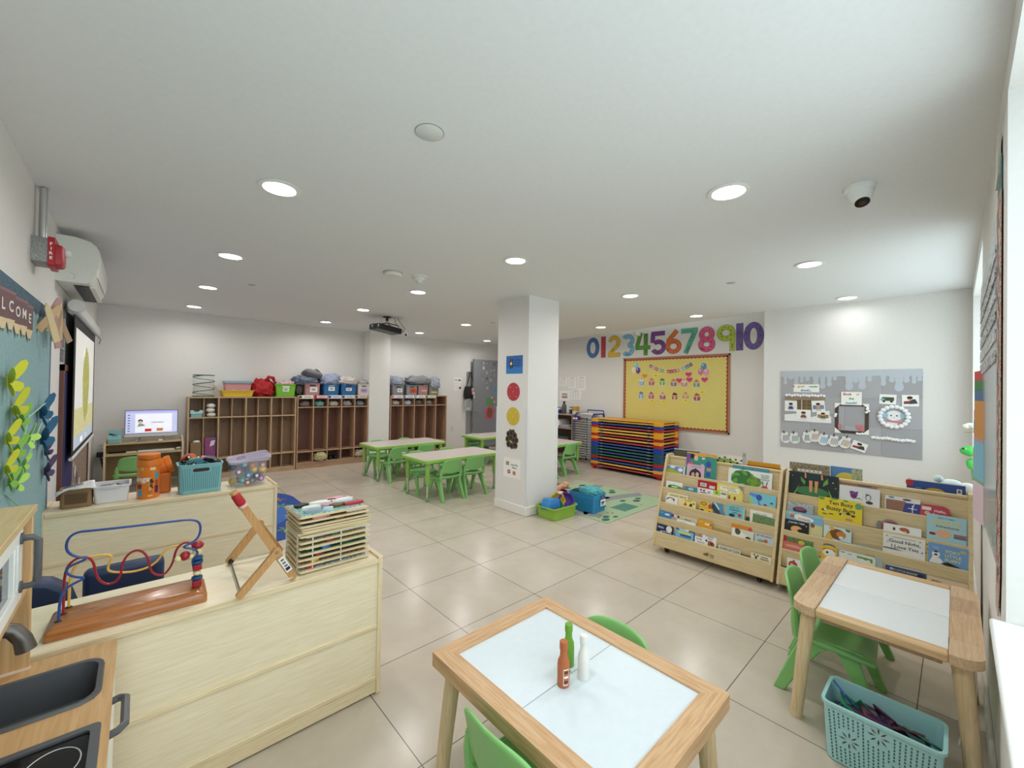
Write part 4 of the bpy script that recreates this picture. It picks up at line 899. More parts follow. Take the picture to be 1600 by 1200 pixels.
CL = [('bundled_bedding', 'blue and grey striped bedding spilling from the dusty pink bin', (2.06, 7.36, ZB+.235), (.36, .24, .20), ('#8f99ad', .85, 'mottle', '#3c4660'), 11),
      ('folded_blanket', 'pale blue blanket draped over the blue bin beside the pink one', (2.44, 7.37, ZB+.235), (.33, .26, .24), ('#aab3c9', .85, 'mottle', '#7f8aa3'), 12),
      ('folded_blanket', 'white dotted blanket heaped in the blue bin by the white bin', (2.74, 7.37, ZB+.23), (.33, .26, .20), ('#e8e3e0', .85, 'mottle', '#b9a5a0'), 13),
      ('folded_blanket', 'grey patterned blanket heaped in the white bin beside the pilaster', (3.0, 7.37, ZB+.21), (.22, .2, .13), ('#c9c3c0', .85, 'mottle', '#8f8a8a'), 14)]
for nm, lb, c, d, m_, sd in CL: heap(nm, lb, 'bedding', c, d, mat(*m_, sc=1.2), sd, rough=.32)
k = MB(M=Matrix.Translation((2.14, 7.33, ZB+.355)) @ Matrix.Rotation(.28, 4, 'Y') @ Matrix.Rotation(-.3, 4, 'X'))
rg = []
for j in range(9):
    zz = -1+2*j/8; s = sqrt(max(0, 1-zz*zz))*.30+.70*(1-abs(zz)**3); rg.append([(a*s, b*s*.8, zz*.075*1.0) for a, b in [(.15*cos(q)*(1+.22*abs(sin(2*q))**3), .15*sin(q)*(1+.22*abs(sin(2*q))**3)) for q in [2*pi*i/32 for i in range(32)]]])
k.loft(rg, mat('#77767c', .85, 'fabric')); t = one('pillow', 'small grey pillow with a white stripe lying on top of the pink bin', 'pillow', k, angle=180)
k = MB(M=Matrix.Translation((2.235, 7.33, ZB+.415)) @ Matrix.Rotation(.9, 4, 'Y')); k.prism(rrect(-.05, .05, -.10, .10, .03), -.004, .004, WHITE); k.build('white_stripe', t)
heap('stuffed_bag', 'dark grey soft bag between the lime green bin and the pink bin', 'bag', (1.955, 7.42, ZB+.08), (.12, .2, .26), mat('#63605e', .8), 15, rough=.18)
BIN = [('storage_bin', 'grey bin with a white label on the right lockers beside the pilaster', 3.68, .26, '#86868a', '#4a4a4e', ('#f2f2f2', 'Mrs. C', .03, .10, .07, .10)),
       ('storage_bin', 'grey bin with an orange label on the right lockers', 3.97, .25, '#8f9096', '#4a4a4e', ('#cf4a22', 'Lucas', .02, .13, .085, .095)),
       ('storage_bin', 'dusty pink bin on the right lockers under the draped grey blanket', 4.225, .235, '#b5817f', None, ('#dcc4c0', 'Emma', .02, .12, .03, .10)),
       ('storage_bin', 'grey bin with a yellow green label on the right lockers, right end', 4.475, .24, '#85827f', None, ('#d6dc6a', 'Liam', 0, .13, .03, .07))]
for nm, lb, x, w, c, hc, cd in BIN: bin_(nm, lb, x, 7.37, ZB, w, .25, .20, mat(c, .5), tap=.88, handle=hc, card=cd)
for nm, lb, c, d, m_, sd in [('folded_blanket', 'blue grey crumpled blanket heaped in the grey bin beside the pilaster', (3.66, 7.37, ZB+.25), (.30, .26, .24), ('#a9b0bf', .85, 'mottle', '#7f8698'), 21),
      ('folded_blanket', 'thick grey quilt rolled over the bins on the right lockers', (4.16, 7.36, ZB+.28), (.52, .26, .22), ('#8f9096', .9, 'fabric', None), 22),
      ('folded_blanket', 'pale grey blanket hanging down over the right end bin of the right lockers', (4.50, 7.33, ZB+.22), (.22, .26, .30), ('#b9bec9', .85, 'mottle', '#8c93a3'), 23)]:
    heap(nm, lb, 'bedding', c, d, mat(*m_, sc=1.0), sd, rough=.24)
# name strips along the top fronts of the two red-brown lockers
def strips(par, x0, cols, w):
    for i, c in enumerate(cols):
        x = x0+w*(i+.5); k = MB(M=frame((x, 7.248, 1.182), (1, 0, 0), (0, 0, 1)))
        k.prism([(-w*.46, -.030), (w*.46, -.030), (w*.46, .030), (-w*.46, .030)], 0, .002, mat(c[0], .6)); k.rect(-w*.30, w*.44, -.020, .024, mat(c[1], .6), .0026); k.disc(-w*.38, 0, .02, mat(c[2], .6), .003); k.rect(-w*.16, w*.3, -.008, .006, mat('#a39aa3', .6), .0034)
        k.build('name_strip', par, local=False)
w5 = (3.095-1.905-.038)/5
strips(LK2, 1.924, [('#e3d8c8', '#efe6da', '#5a3f35'), ('#c0404a', '#ecd6d6', '#a3303a'), ('#cdd6e6', '#dfe3ee', '#243a6a'), ('#dcdcd8', '#e2e2dd', '#24446a'), ('#cdb8a4', '#dccab8', '#3f332c')], w5)
strips(LK3, 3.539, [('#e6d6d6', '#f0e2e2', '#d06a6a'), ('#c9d3e0', '#dfe4ea', '#3a5a8a'), ('#dfe6e6', '#e8eeee', '#9fb7c4'), ('#d8d4b0', '#e2dfc6', '#4a6a4a')], (4.785-3.520-.038)/5)
# small bundles in the top cubbies
def cubby(x, c, lab, w=.13, h=.10, c2='#b9aea6', sd=1, zz=1.017): heap('bundled_clothes', lab, 'clothes', (x, 7.37, zz+h*.30), (w, .16, h), mat(c, .85, 'mottle', c2), sd, 'clothes in the locker cubbies', rough=.28)
for i, (c, c2, lb) in enumerate((('#a3958e', '#6f6560', 'brownish'), ('#86cbbf', '#6fb5ab', 'mint green'), ('#e4e2d2', '#b5b09c', 'cream'), ('#d4cfcc', '#8f8a88', 'pale grey'), ('#9fb7b9', '#5f6f75', 'grey green'))):
    cubby(1.924+w5*(i+.5), c, '%s bundle in a top cubby of the middle lockers' % lb, .15, .11, c2, 31+i)
wC = (4.785-3.520-.038)/5
for i, (c, c2, lb) in enumerate((('#d9d2c8', '#a89c92', 'cream'), ('#9fc0d0', '#e2e6e8', 'light blue'), ('#a38f74', '#4f4a44', 'tan'), ('#57504c', '#c9c2ba', 'dark'))):
    cubby(3.539+wC*(i+.5), c, '%s bundle in a top cubby of the right lockers' % lb, .15, .11, c2, 41+i)
def shoes(x, c, lab, zz=.102):
    t = thing('shoe_pair', lab, 'shoes', (x, 7.36, zz))
    for s in (-1, 1):
        k = MB(); k.loft([[(s*.045+.033*cos(a)*(1 if j else .9), -.02+.085*sin(a)*(1 if j < 2 else .8)-(.0 if j < 2 else -.012), zz_) for a in [2*pi*i/14 for i in range(14)]] for j, zz_ in enumerate((0, .03, .055, .062))], mat(c, .6)); k.build('shoe', t)
shoes(1.924+w5*2.5, '#1f1f24', 'pair of black shoes in a lower cubby of the middle lockers')
heap('drawstring_bag', 'olive drawstring bag slumping out of a lower cubby of the middle lockers', 'bag', (1.924+w5*1.55, 7.29, .155), (.19, .17, .17), mat('#8f8a66', .8, 'mottle', '#d8cf9c'), 51, rough=.3)
heap('crumpled_packet', 'cream strappy bundle in the lower right cubby of the middle lockers', 'bag', (1.924+w5*4.5, 7.31, .145), (.18, .16, .14), mat('#d9ceb0', .8, 'mottle', '#8f7f68'), 52, rough=.42)
# left lockers, first two columns
wA = (1.892-.504-.038)/8; xa = .523
t = bin_('desk_organizer', 'turquoise notched box in the upper cubby of the left lockers', xa+wA*.5, 7.34, .895, .145, .12, .065, TQ, tap=.96, cat='organizer')
k = MB(); k.prism([(-.07, 0), (.07, 0), (.07, .05), (.035, .05), (.025, .03), (-.025, .03), (-.035, .05), (-.07, .05)], 0, .003, mat('#b9dade', .45), M=frame((0, -.062, .05), (1, 0, 0), (0, 0, 1))); k.build('notched_front', t)
for i, lb in enumerate(('white diaper roll at the bottom of the stack in the left lockers', 'white diaper roll in the middle of the stack in the left lockers', 'white diaper roll on top of the stack in the left lockers')):
    k = MB(); k.ball((xa+wA*1.5+(.006, -.006, .0)[i], 7.33, .925+.066*i), .052, mat('#e4e3da', .8), 16, 8, sx=1.1, sy=1.4, sz=.68); one('diaper_roll', lb, 'diapers', k, 'stacked diaper rolls', angle=180)
t = thing('paper_bag', 'brown paper bag standing low in the leftmost locker', 'paper bag', (xa+wA*.5, 7.34, .297))
k = MB(); k.loft([[(a, b, zz) for a, b in ((-.06, -.05), (.06, -.05), (.06, .05), (-.06, .05))] for zz in (0, .24)], mat('#8f7256', .8), cap1=False); k.build('bag_body', t)
k = MB(); k.ball((0.01, 0, .24), .045, mat('#e6e2dc', .8), 12, 7, sz=.6); k.build('tissue', t)
k = MB(M=Matrix.Translation((xa+wA*1.5, 7.34, .297))); k.box(-.07, .07, -.05, .05, 0, .30, mat('#2456a3', .45, 'mottle', '#c03b4a', sc=.6)); k.poly([(-.02, .17), (.03, .19), (.045, .26), (-.005, .25)], mat('#dfe6f2', .5), .0008, M=frame((.01, -.0505, 0), (1, 0, 0), (0, 0, 1))); one('diaper_pack', 'blue and red printed pack standing low in the left lockers', 'pack', k, None, .012)
# ================================================================ LEFT WALL
t = thing('bulletin_board', 'teal paper covered bulletin board with butterflies on the left wall', 'bulletin board', (XL, 3.1, .95))
k = MB(M=ML); k.prism([(.55, .45), (3.70, .45), (3.70, 1.80), (.55, 1.80)], .001, .022, mat('#8fb4ba', .75, 'fabric', sc=.05)); k.build('board', t, local=False)
k = MB(M=ML); P = [(.55+.05*i, .016 if i % 2 else 0) for i in range(64)]; bd = mat('#4b6e80', .7, 'mottle', '#31505f')
k.poly([(a, 1.735-q) for a, q in P]+[(3.70, 1.80), (.55, 1.80)], bd, .0235); k.poly([(3.655+(.012 if i % 2 else 0), .45+.05*i) for i in range(28)]+[(3.70, 1.80), (3.70, .45)], mat('#7c93a8', .7), .0237); k.build('scalloped_border', t, local=False)
LET = 'WELCOME'
for i, ch in enumerate(LET):
    u = 2.985-.128*(6-i); v = 1.665+.006*(i % 2)
    k = MB(M=ML @ Matrix.Translation((u, v, .027)) @ Matrix.Rotation(-.08, 4, 'Y'))
    k.prism([(-.050, -.042), (.050, -.042), (.050, .062), (-.050, .062)], 0, .002, mat('#5a4a48', .6, 'mottle', '#7a4f55', sc=2)); k.prism([(-.050, -.042), (-.017, -.085), (.017, -.085), (.050, -.042)], 0, .002, mat('#dcc7a0', .6)); k.poly([(-.017, -.085), (.017, -.085), (0, -.10)], mat('#6f5a55', .6), .0025)
    k.prism([(-.050, .062), (.050, .062), (.050, .074), (-.050, .074)], 0, .002, mat('#8a5a66', .5)); k.text(ch, 0, .012, .062, mat('#e9e6df', .6), .003, .02, sx=1.25)
    one('letter_pennant', 'pencil shaped card with the letter %s hanging on the teal bulletin board' % ch if ch != 'E' else 'pencil shaped card with the letter E %s' % ('hanging at the end of the word' if i == 6 else 'hanging second in the word'), 'letter card', k, 'hanging pencil letter cards')
k = MB(M=ML)
for i, (u, v, r) in enumerate(((3.30, 1.72, 1.2), (3.36, 1.76, .9), (3.42, 1.74, 1.5), (3.48, 1.70, 1.9), (3.53, 1.72, 1.3), (3.38, 1.66, 2.1), (3.20, 1.68, 1.6), (3.58, 1.70, 1.1))):
    k.prism([(u-.022, v-.10), (u+.022, v-.10), (u+.018, v+.08), (u, v+.105), (u-.018, v+.08)], .03+.004*i, .034+.004*i, mat(('#c9ac84', '#b58f8a', '#d6c39a', '#a88c70')[i % 4], .6), M=Matrix.Translation((u, v, .03)) @ Matrix.Rotation(-.5, 4, 'Y') @ Matrix.Rotation(.18*(i-4), 4, 'Z') @ Matrix.Translation((-u, -v, 0)))
one('paper_pencils', 'fan of brown paper pencils on the upper corner of the teal board', 'paper decoration', k)
def butterfly(i, u, v, s, rot, c, lab, tilt=.5):
    t = thing('paper_butterfly', lab, 'paper butterfly', ML @ Vector((u-.03, v, .026)), 0, 'paper butterflies on the teal board'); B = ML.to_3x3().to_4x4() @ Matrix.Rotation(-.08, 4, 'Y') @ Matrix.Rotation(rot, 4, 'Z'); s *= .5
    for sg in (-1, 1):
        W = B @ Matrix.Rotation(sg*-tilt, 4, 'Y'); k = MB(M=W); q = lambda P: [(sg*a*s, b*s) for a, b in P][::sg]
        k.prism(q([(.0, -.01), (.12, .03), (.20, .10), (.235, .17), (.215, .215), (.16, .215), (.08, .15), (.0, .06)]), .004, .006, mat(c, .6)); k.prism(q([(0, .01), (.10, 0), (.165, -.04), (.17, -.09), (.125, -.13), (.07, -.11), (.02, -.05)]), .004, .0055, mat(c, .6)); k.build('wing', t)
    k = MB(M=B); k.tube([(0, -.06*s, .004), (0, .07*s, .006)], .006*s*2, mat(c, .6), 6); k.build('body', t)
yel, lim, grn, blu, pur = '#d8dc3c', '#b4e36a', '#8fc95c', '#2f6d94', '#5b4a70'
BF = [(2.60, 1.37, .75, .3, yel, 'yellow paper butterfly, topmost of the cluster'), (2.72, 1.25, .75, .7, yel, 'yellow paper butterfly under the topmost one'), (2.60, 1.14, .62, .5, yel, 'yellow paper butterfly midway down the cluster'), (2.60, 1.02, .6, .6, yel, 'yellow paper butterfly at the lower edge of the cluster'),
      (2.83, 1.20, .6, .5, grn, 'mid green paper butterfly beside the big yellow one'), (3.02, 1.10, .55, -.7, lim, 'pale lime paper butterfly close to the blue ones'), (2.76, 1.07, .6, .4, grn, 'mid green paper butterfly in the lower middle of the cluster'), (2.93, .99, .42, .2, lim, 'small lime paper butterfly over the lowest lime one'), (2.80, .93, .5, -.4, lim, 'lime paper butterfly, lowest of the cluster'), (2.66, .96, .5, .2, grn, 'mid green paper butterfly beneath the lowest yellow one'),
      (3.36, 1.20, .85, .5, blu, 'blue paper butterfly, the upper one of two'), (3.40, 1.06, .95, .35, blu, 'blue paper butterfly, the lower and larger one'), (3.54, .97, .6, .6, pur, 'purple paper butterfly right under the blue ones'), (3.55, .86, .72, .3, pur, 'purple paper butterfly, lowest at the board edge')]
for i, b in enumerate(BF): butterfly(i, *b)
k = MB(M=ML)
for a, b in (((2.9, 1.18, .022), (3.3, 1.26, .05)), ((2.95, .95, .022), (3.2, 1.16, .05)), ((2.62, .92, .022), (2.86, .78, .05)), ((2.85, 1.0, .022), (2.95, 1.22, .04))): k.tube([a, b], .003, mat('#a9d6b0', .6), 5)
one('paper_sprigs', 'thin pale green paper sprigs between the butterflies', 'paper decoration', k)
# fire alarm strobe on its box, with conduit
t = thing('fire_alarm', 'red fire alarm strobe on a galvanized box high on the left wall', 'fire alarm', (XL, 3.28, 2.08))
gal = mat('#a9aaa8', .45, 'mottle', '#868886', metal=.5, sc=2); fr = mat('#b1202b', .4)
k = MB(M=ML); k.prism(rrect(3.17, 3.33, 1.99, 2.12, .008), 0, .058, gal); k.build('junction_box', t, .004, local=False)
k = MB(M=ML); k.cyl((3.25, 2.115, .03), (3.25, 2.392, .03), .0155, mat('#c6c7c5', .3, metal=.8), 12); k.build('conduit', t, local=False)
k = MB(M=ML); k.prism(rrect(3.165, 3.335, 1.975, 2.128, .012), .058, .082, fr); k.loft([[(a, b, z_) for a, b in rrect(3.19+g, 3.31-g, 1.985+g, 2.10-g, .01)] for z_, g in ((.08, 0), (.105, .004), (.112, .015))], fr); k.build('red_housing', t, .003, local=False)
k = MB(M=ML); k.ball((3.285, 2.078, .112), .026, mat('#dfe3e6', .1, coat=1), 16, 8, sz=.8); k.build('strobe_lens', t, local=False)
k = MB(M=frame((XL+.0705, 3.1648, 2.055), (1, 0, 0), (0, 0, 1)))
for i, ch in enumerate('FIRE'): k.text(ch, 0, .035-.024*i, .021, WHITE, .0006, .03)
k.build('lettering', t, local=False)
# split air conditioner
t = thing('air_conditioner', 'white split air conditioner high on the left wall near the ceiling', 'air conditioner', (XL, 4.45, 2.03)); aw = mat('#e6e7df', .35)
prof = [(0, 2.345), (.085, 2.345), (.155, 2.33), (.190, 2.300), (.197, 2.25), (.195, 2.16), (.185, 2.10), (.160, 2.055), (.14, 2.042), (0, 2.040)]
k = MB(M=Matrix(((1, 0, 0, XL), (0, 0, 1, 0), (0, 1, 0, 0), (0, 0, 0, 1)))); k.prism(prof, 3.98, 4.90, aw); k.build('case', t, .008, local=False)
k = MB(M=Matrix(((1, 0, 0, XL), (0, 0, 1, 0), (0, 1, 0, 0), (0, 0, 0, 1)))); k.prism([(.158, 2.333), (.195, 2.303), (.203, 2.25), (.201, 2.16), (.192, 2.105), (.186, 2.112), (.193, 2.16), (.190, 2.298)], 4.07, 4.86, mat('#eff0ea', .3)); k.build('front_panel', t, .003, local=False)
k = MB(); k.box(XL+.075, XL+.150, 4.08, 4.84, 2.0365, 2.0395, mat('#1c1d1f', .5)); k.build('air_outlet', t, local=False)
k = MB()
for i in range(4): k.box(XL+.085+.016*i, XL+.088+.016*i, 4.09, 4.83, 2.033, 2.0385, mat('#3a3b3d', .5))
k.build('louver_rail', t, local=False)
k = MB(); k.box(XL+.150, XL+.178, 4.10, 4.82, 2.036, 2.044, aw, M=Matrix.Translation((0, 0, 0))); k.build('flap', t, .002, local=False)
k = MB(M=frame((XL+.10, 3.978, 2.1), (1, 0, 0), (0, 0, 1))); k.tube([(.02*cos(a)-.03, .02*sin(a)-.02, .001) for a in [-1+i*.2 for i in range(15)]], .0012, mat('#b9bab4', .5), 4); k.build('knockout_mark', t, local=False)
# projection screen in front of a felt backed board
t = thing('display_board', 'maroon framed pin board behind the projection screen, navy cloth and brown paper on it', 'pin board', (XL, 5.4, 1.0))
mr = mat('#6d4238', .5, 'wood', axis=2)
k = MB(M=ML)
k.prism([(4.32, .25), (6.42, .25), (6.42, 1.46), (4.32, 1.46)], .001, .012, mat('#8f7766', .8, 'mottle', '#a08b78', sc=.3)); k.build('backing', t, local=False)
k = MB(M=ML)
for q in ((4.30, 4.345, .25, 1.50), (6.40, 6.445, .25, 1.50), (4.30, 6.445, 1.455, 1.50), (4.30, 6.445, .22, .265)): k.prism([(q[0], q[2]), (q[1], q[2]), (q[1], q[3]), (q[0], q[3])], 0, .022, mr)
k.build('frame', t, local=False)
k = MB(M=ML); k.prism([(4.40, .45), (4.98, .45), (4.95, .52), (5.0, .55), (5.0, 1.44), (4.40, 1.44)], .012, .018, mat('#23244f', .8, 'mottle', '#2f2b62')); k.build('navy_cloth', t, local=False)
k = MB(M=ML)
for i, (u, v, s, c) in enumerate(((5.28, .80, .05, '#e6e2dc'), (5.42, .74, .045, '#dcd8d2'), (5.30, .58, .06, '#e0d8cc'), (5.45, .50, .06, '#4d5560'), (5.66, .40, .07, '#d9d5cf'), (5.75, .32, .05, '#cfc7bd'), (5.16, .66, .03, '#e8d9b8'), (5.55, .85, .04, '#cdbfae'), (5.2, .47, .03, '#e6c9a8'))): k.poly([(u+s*cos(2*pi*j/7)*(1+.25*(j % 2)), v+s*sin(2*pi*j/7)) for j in range(7)], mat(c, .7), .0135)
k.build('paper_cutouts', t, local=False)
k = MB(M=ML)
for i, c in enumerate(('#4a4a50', '#6d3a40', '#3a3c48', '#55505a')): k.prism([(4.30, 1.52+.105*i), (4.44, 1.52+.105*i), (4.44, 1.615+.105*i), (4.30, 1.615+.105*i)], .001, .006, mat(c, .6, 'mottle', '#8a8a8c'))
one('photo_strip', 'strip of dark photo cards on the left wall beside the projection screen', 'photo strip', k)
t = thing('projection_screen', 'pull down projection screen showing a yellow tree, on the left wall', 'projection screen', (XL, 5.45, 1.3))
k = MB(); k.box(-.405, -.335, 4.40, 6.50, 1.885, 1.985, mat('#dfe0de', .4)); k.build('screen_housing', t, .02, local=False)
k = MB(); k.cyl((-.35, 4.40, 1.935), (-.35, 4.36, 1.935), .045, mat('#cfd0ce', .4), 16); k.build('end_cap', t, local=False)
k = MB(); k.box(-.372, -.369, 4.52, 6.42, .80, 1.90, mat('#1b1b1d', .7)); k.build('screen_border', t, local=False)
k = MB(M=frame((-.3685, 0, 0), (0, 1, 0), (0, 0, 1))); u0, u1, v0, v1 = 4.62, 6.30, .838, 1.80; SC = lambda c, e=.42: mat(c, .6, emit=e)
k.rect(u0, u1, v0, v1, mat('#d3d9d2', .6, 'mottle', '#e6e0da', emit=.42, sc=.12)); k.rect(u0, u1, v0, v0+.10, SC('#b9c4cc'), .0006); k.rect(u0, u1, v0+.10, v0+.32, mat('#c4be7d', .6, 'mottle', '#d6d3a3', emit=.40, sc=.5), .0006)
k.poly([(5.50+.30*cos(a)*(1+.06*sin(5*a)), 1.36+.33*sin(a)*(1+.05*cos(7*a))) for a in [2*pi*i/40 for i in range(40)]], mat('#b9b258', .6, 'mottle', '#979a55', emit=.40, sc=.6), .0010)
k.poly([(5.485, 1.0), (5.515, 1.0), (5.51, 1.1), (5.50, 1.36), (5.49, 1.1)], SC('#7d6a3a'), .0009); k.rect(5.1, 5.28, .855, .90, SC('#eef2f6', .6), .0009); k.rect(5.55, 5.62, .865, .895, SC('#e2e8ee', .6), .0009); k.rect(5.25, 5.45, 1.60, 1.66, SC('#eef0ec', .5), .0009)
k.build('screen_picture', t, local=False)
k = MB(); k.cyl((-.370, 4.50, .79), (-.370, 6.44, .79), .013, mat('#dcdcda', .4), 12); k.build('bottom_bar', t, local=False)
k = MB(); k.tube([(-.36, 6.46, 1.90), (-.33, 6.50, 1.85), (-.34, 6.47, 1.80)], .004, mat('#55504c', .5), 6); k.build('pull_cord', t, local=False)

# ================================================================ CEILING THINGS
def ceil(name, label, cat, x, y, group=None): return thing(name, label, cat, (x, y, H), 0, group)
t = ceil('ceiling_cover_plate', 'large plain white round cover plate alone in the middle of the near ceiling', 'cover plate', .836, 1.426); k = MB(); k.lathe([(.055, 0), (.055, -.003), (.050, -.006), (.0, -.0065)], (0, 0, 0), mat('#d9dbd8', .5), 32, cap1=False); k.build('plate', t)
k = MB(); k.lathe([(.058, 0), (.058, -.0015)], (0, 0, 0), mat('#8f918f', .6), 32); k.build('shadow_gap_ring', t)
for x, y, lb in ((.829, 4.885, 'small flat sprinkler cap in the ceiling, right of the third left light'), (4.053, 1.425, 'small flat sprinkler cap in the ceiling over the book displays'), (4.037, 4.875, 'small flat sprinkler cap in the ceiling beside the column top'), ):
    t = ceil('sprinkler_cap', lb, 'sprinkler cap', x, y, 'sprinkler caps in the ceiling'); k = MB(); k.lathe([(.036, .002), (.036, -.004), (.0, -.0045)], (0, 0, 0), mat('#b9b9b4', .5), 20, cap1=False); k.build('cap', t)
t = ceil('smoke_detector', 'white low drum shaped detector on the ceiling, left of the pair', 'smoke detector', 1.654, 3.408)
k = MB(); k.lathe([(.078, 0), (.080, -.004), (.080, -.022), (.072, -.032), (.0, -.036)], (0, 0, 0), mat('#e2e2dd', .45), 32, cap1=False); k.build('detector_body', t)
k = MB(); k.lathe([(.084, 0), (.084, -.003)], (0, 0, 0), mat('#8b8b88', .5), 32); k.build('mounting_ring', t)
t = ceil('smoke_detector', 'white stepped smoke detector with a narrow nose, right of the pair', 'smoke detector', 1.885, 3.35)
k = MB(); k.lathe([(.078, 0), (.076, -.008), (.05, -.018), (.045, -.034), (.030, -.044), (.028, -.062), (.0, -.066)], (0, 0, 0), mat('#dedfdc', .4), 28, cap1=False); k.build('detector_body', t)
k = MB(); k.lathe([(.0285, -.050), (.0285, -.056)], (0, 0, 0), mat('#77787a', .5), 20, cap0=False, cap1=False); k.build('sensor_slot', t)
# projector
t = thing('projector', 'black projector hanging from the ceiling before the pilaster', 'projector', (2.66, 5.64, H)); bk = mat('#19191b', .4)
k = MB(); k.lathe([(.06, 0), (.06, -.012), (.03, -.02)], (0, 0, 0), bk, 20); k.cyl((0, 0, -.01), (0, 0, -.075), .022, bk, 12, .018); k.ball((0, 0, -.075), .022, mat('#c9c9c6', .3), 12, 8); k.build('ceiling_mount', t)
k = MB()
for a in (-1, 1):
    for b in (-1, 1): k.tube([(0, 0, -.09), (a*.12, b*.09, -.125), (a*.14, b*.1, -.14)], .007, bk, 6)
k.build('mount_arm', t)
k = MB(M=Matrix.Rotation(.12, 4, 'Y') @ Matrix.Rotation(.1, 4, 'Z')); k.box(-.19, .20, -.13, .13, -.225, -.142, bk); k.build('projector_case', t, .014)
k = MB(M=Matrix.Rotation(.12, 4, 'Y')); k.cyl((-.19, -.03, -.185), (-.215, -.03, -.185), .035, mat('#2b2b30', .2), 16); k.cyl((-.212, -.03, -.185), (-.218, -.03, -.185), .022, mat('#55606a', .05), 16); k.build('lens', t)
k = MB(); k.tube([(.13, .02, 0), (.15, .03, -.08), (.20, .02, -.12), (.18, 0, -.16)], .004, bk, 6); k.tube([(.17, .02, 0), (.24, .03, -.07), (.30, .02, -.14), (.26, .01, -.20), (.2, 0, -.19)], .004, bk, 6); k.build('cable', t)
# cameras
def dome():
    t = ceil('dome_camera', 'white dome security camera on the ceiling at the right', 'security camera', 2.585, .325); wh = mat('#eceeec', .3)
    k = MB(); k.lathe([(.062, 0), (.064, -.006), (.062, -.022), (.056, -.028)], (0, 0, 0), wh, 32); k.build('mount_base', t)
    ax = Vector((-.42, -.22, -1)).normalized(); Rm = ax.to_track_quat('Z', 'Y').to_matrix().to_4x4(); k = MB(M=Matrix.Translation((0, 0, -.024)) @ Rm)
    k.lathe([(.054, -.012), (.056, .0), (.052, .022), (.044, .05), (.034, .066), (.030, .072)], (0, 0, 0), wh, 32); k.build('turret', t)
    k = MB(M=Matrix.Translation((0, 0, -.024)) @ Rm); k.lathe([(.030, .071), (.029, .078), (.024, .0785)], (0, 0, 0), mat('#16130f', .15), 28); k.lathe([(.014, .0788), (.010, .0795)], (0, 0, 0), mat('#4a3426', .1), 20); k.build('lens', t)
    return t
t = dome()
def onto_turret(t, ang, along, txt=None):
    ax = Vector((-.42, -.22, -1)).normalized(); out = (Vector((cos(ang), sin(ang), 0))); out = (out-ax*out.dot(ax)).normalized(); side = ax.cross(out)
    o = Vector((0, 0, -.024))+ax*along+out*(.0565-.10*max(0, along-.0)); return o, side, ax, out
o, side, ax, out = onto_turret(t, radians(205), .018)
k = MB(M=frame(o, -side, -ax)); k.text('ALTB', 0, 0, .012, INK, .0016, .03, sx=1.1); k.build('maker_lettering', t)
o, side, ax, out = onto_turret(t, radians(270), .022)
k = MB(M=frame(o, -side, -ax)); k.rect(-.008, .008, -.006, .012, mat('#b79a3a', .5), .0015); k.rect(-.006, .008, .014, .026, mat('#5f6670', .5), .0015); k.build('sticker', t)
t = thing('bullet_camera', 'tiny white and black camera on the far ceiling right of the projector', 'security camera', (3.66, 6.95, H)); k = MB(); k.lathe([(.03, .002), (.03, -.015), (.022, -.03)], (0, 0, 0), WHITE, 16); k.ball((0, 0, -.045), .03, WHITE, 16, 10); k.build('camera_body', t)
k = MB(); k.ball((-.012, -.018, -.054), .021, BLACK, 14, 8); k.build('lens', t)

# ================================================================ COLUMN CARDS (left face)
t = None
def pc(u0, u1, v0, v1): return dict(M=MC, u0=-u1, u1=-u0, v0=v0, v1=v1)
def d_traffic(k, w, h, z_):
    k.rect(-w, w, -h, -h*.3, mat('#2f7fc4', .5), z_); k.rect(-w*.55, -w*.2, -h*.4, h*.65, mat('#1a1a1c', .5), z_+.0006)
    for j, c in enumerate(('#8a3a2a', '#e6e2da', '#3c4a3c')): k.disc(-w*.375, h*(.48-.36*j), w*.13, mat(c, .5), z_+.0012)
    for j, (a, b) in enumerate(((-.02, .8), (.05, .75), (-.3, .7))): k.rect(w*a, w*b, h*(.45-.28*j), h*(.53-.28*j), mat('#15407c', .5), z_+.0006)
card_wall('poster', 'blue poster with a traffic light, topmost on the column', 'poster', MC, -3.488, -3.216, 1.545, 1.748, mat('#2468ae', .5), d_traffic)
def disc_sign(nm, lab, c, v):
    k = MB(M=MC @ Matrix.Translation((-3.360, v, 0))); k.prism([(.105*cos(2*pi*i/32), .102*sin(2*pi*i/32)) for i in range(32)], .0005, .003, mat(c, .5))
    for du, dv in ((-.05, .05), (.05, .05), (0, 0), (-.05, -.055), (.05, -.055)): k.poly([(du+.008*(1 if j % 2 else .45)*cos(2*pi*j/10), dv+.008*(1 if j % 2 else .45)*sin(2*pi*j/10)) for j in range(10)], mat('#e6ddd8', .5), .0035)
    one(nm, lab, 'sign', k)
disc_sign('round_sign', 'red paper circle with white stars on the column', '#b83a44', 1.342); disc_sign('round_sign', 'yellow paper circle with white stars on the column', '#d2b83c', 1.066)
k = MB(M=MC @ Matrix.Translation((-3.37, .804, 0))); dkb = mat('#241f1c', .6)
k.poly([(.05, -.09), (.0, -.03), (-.05, -.085), (-.055, -.02), (-.02, .02), (.03, .01), (.06, -.03)], mat('#8fce6a', .6), .0012)
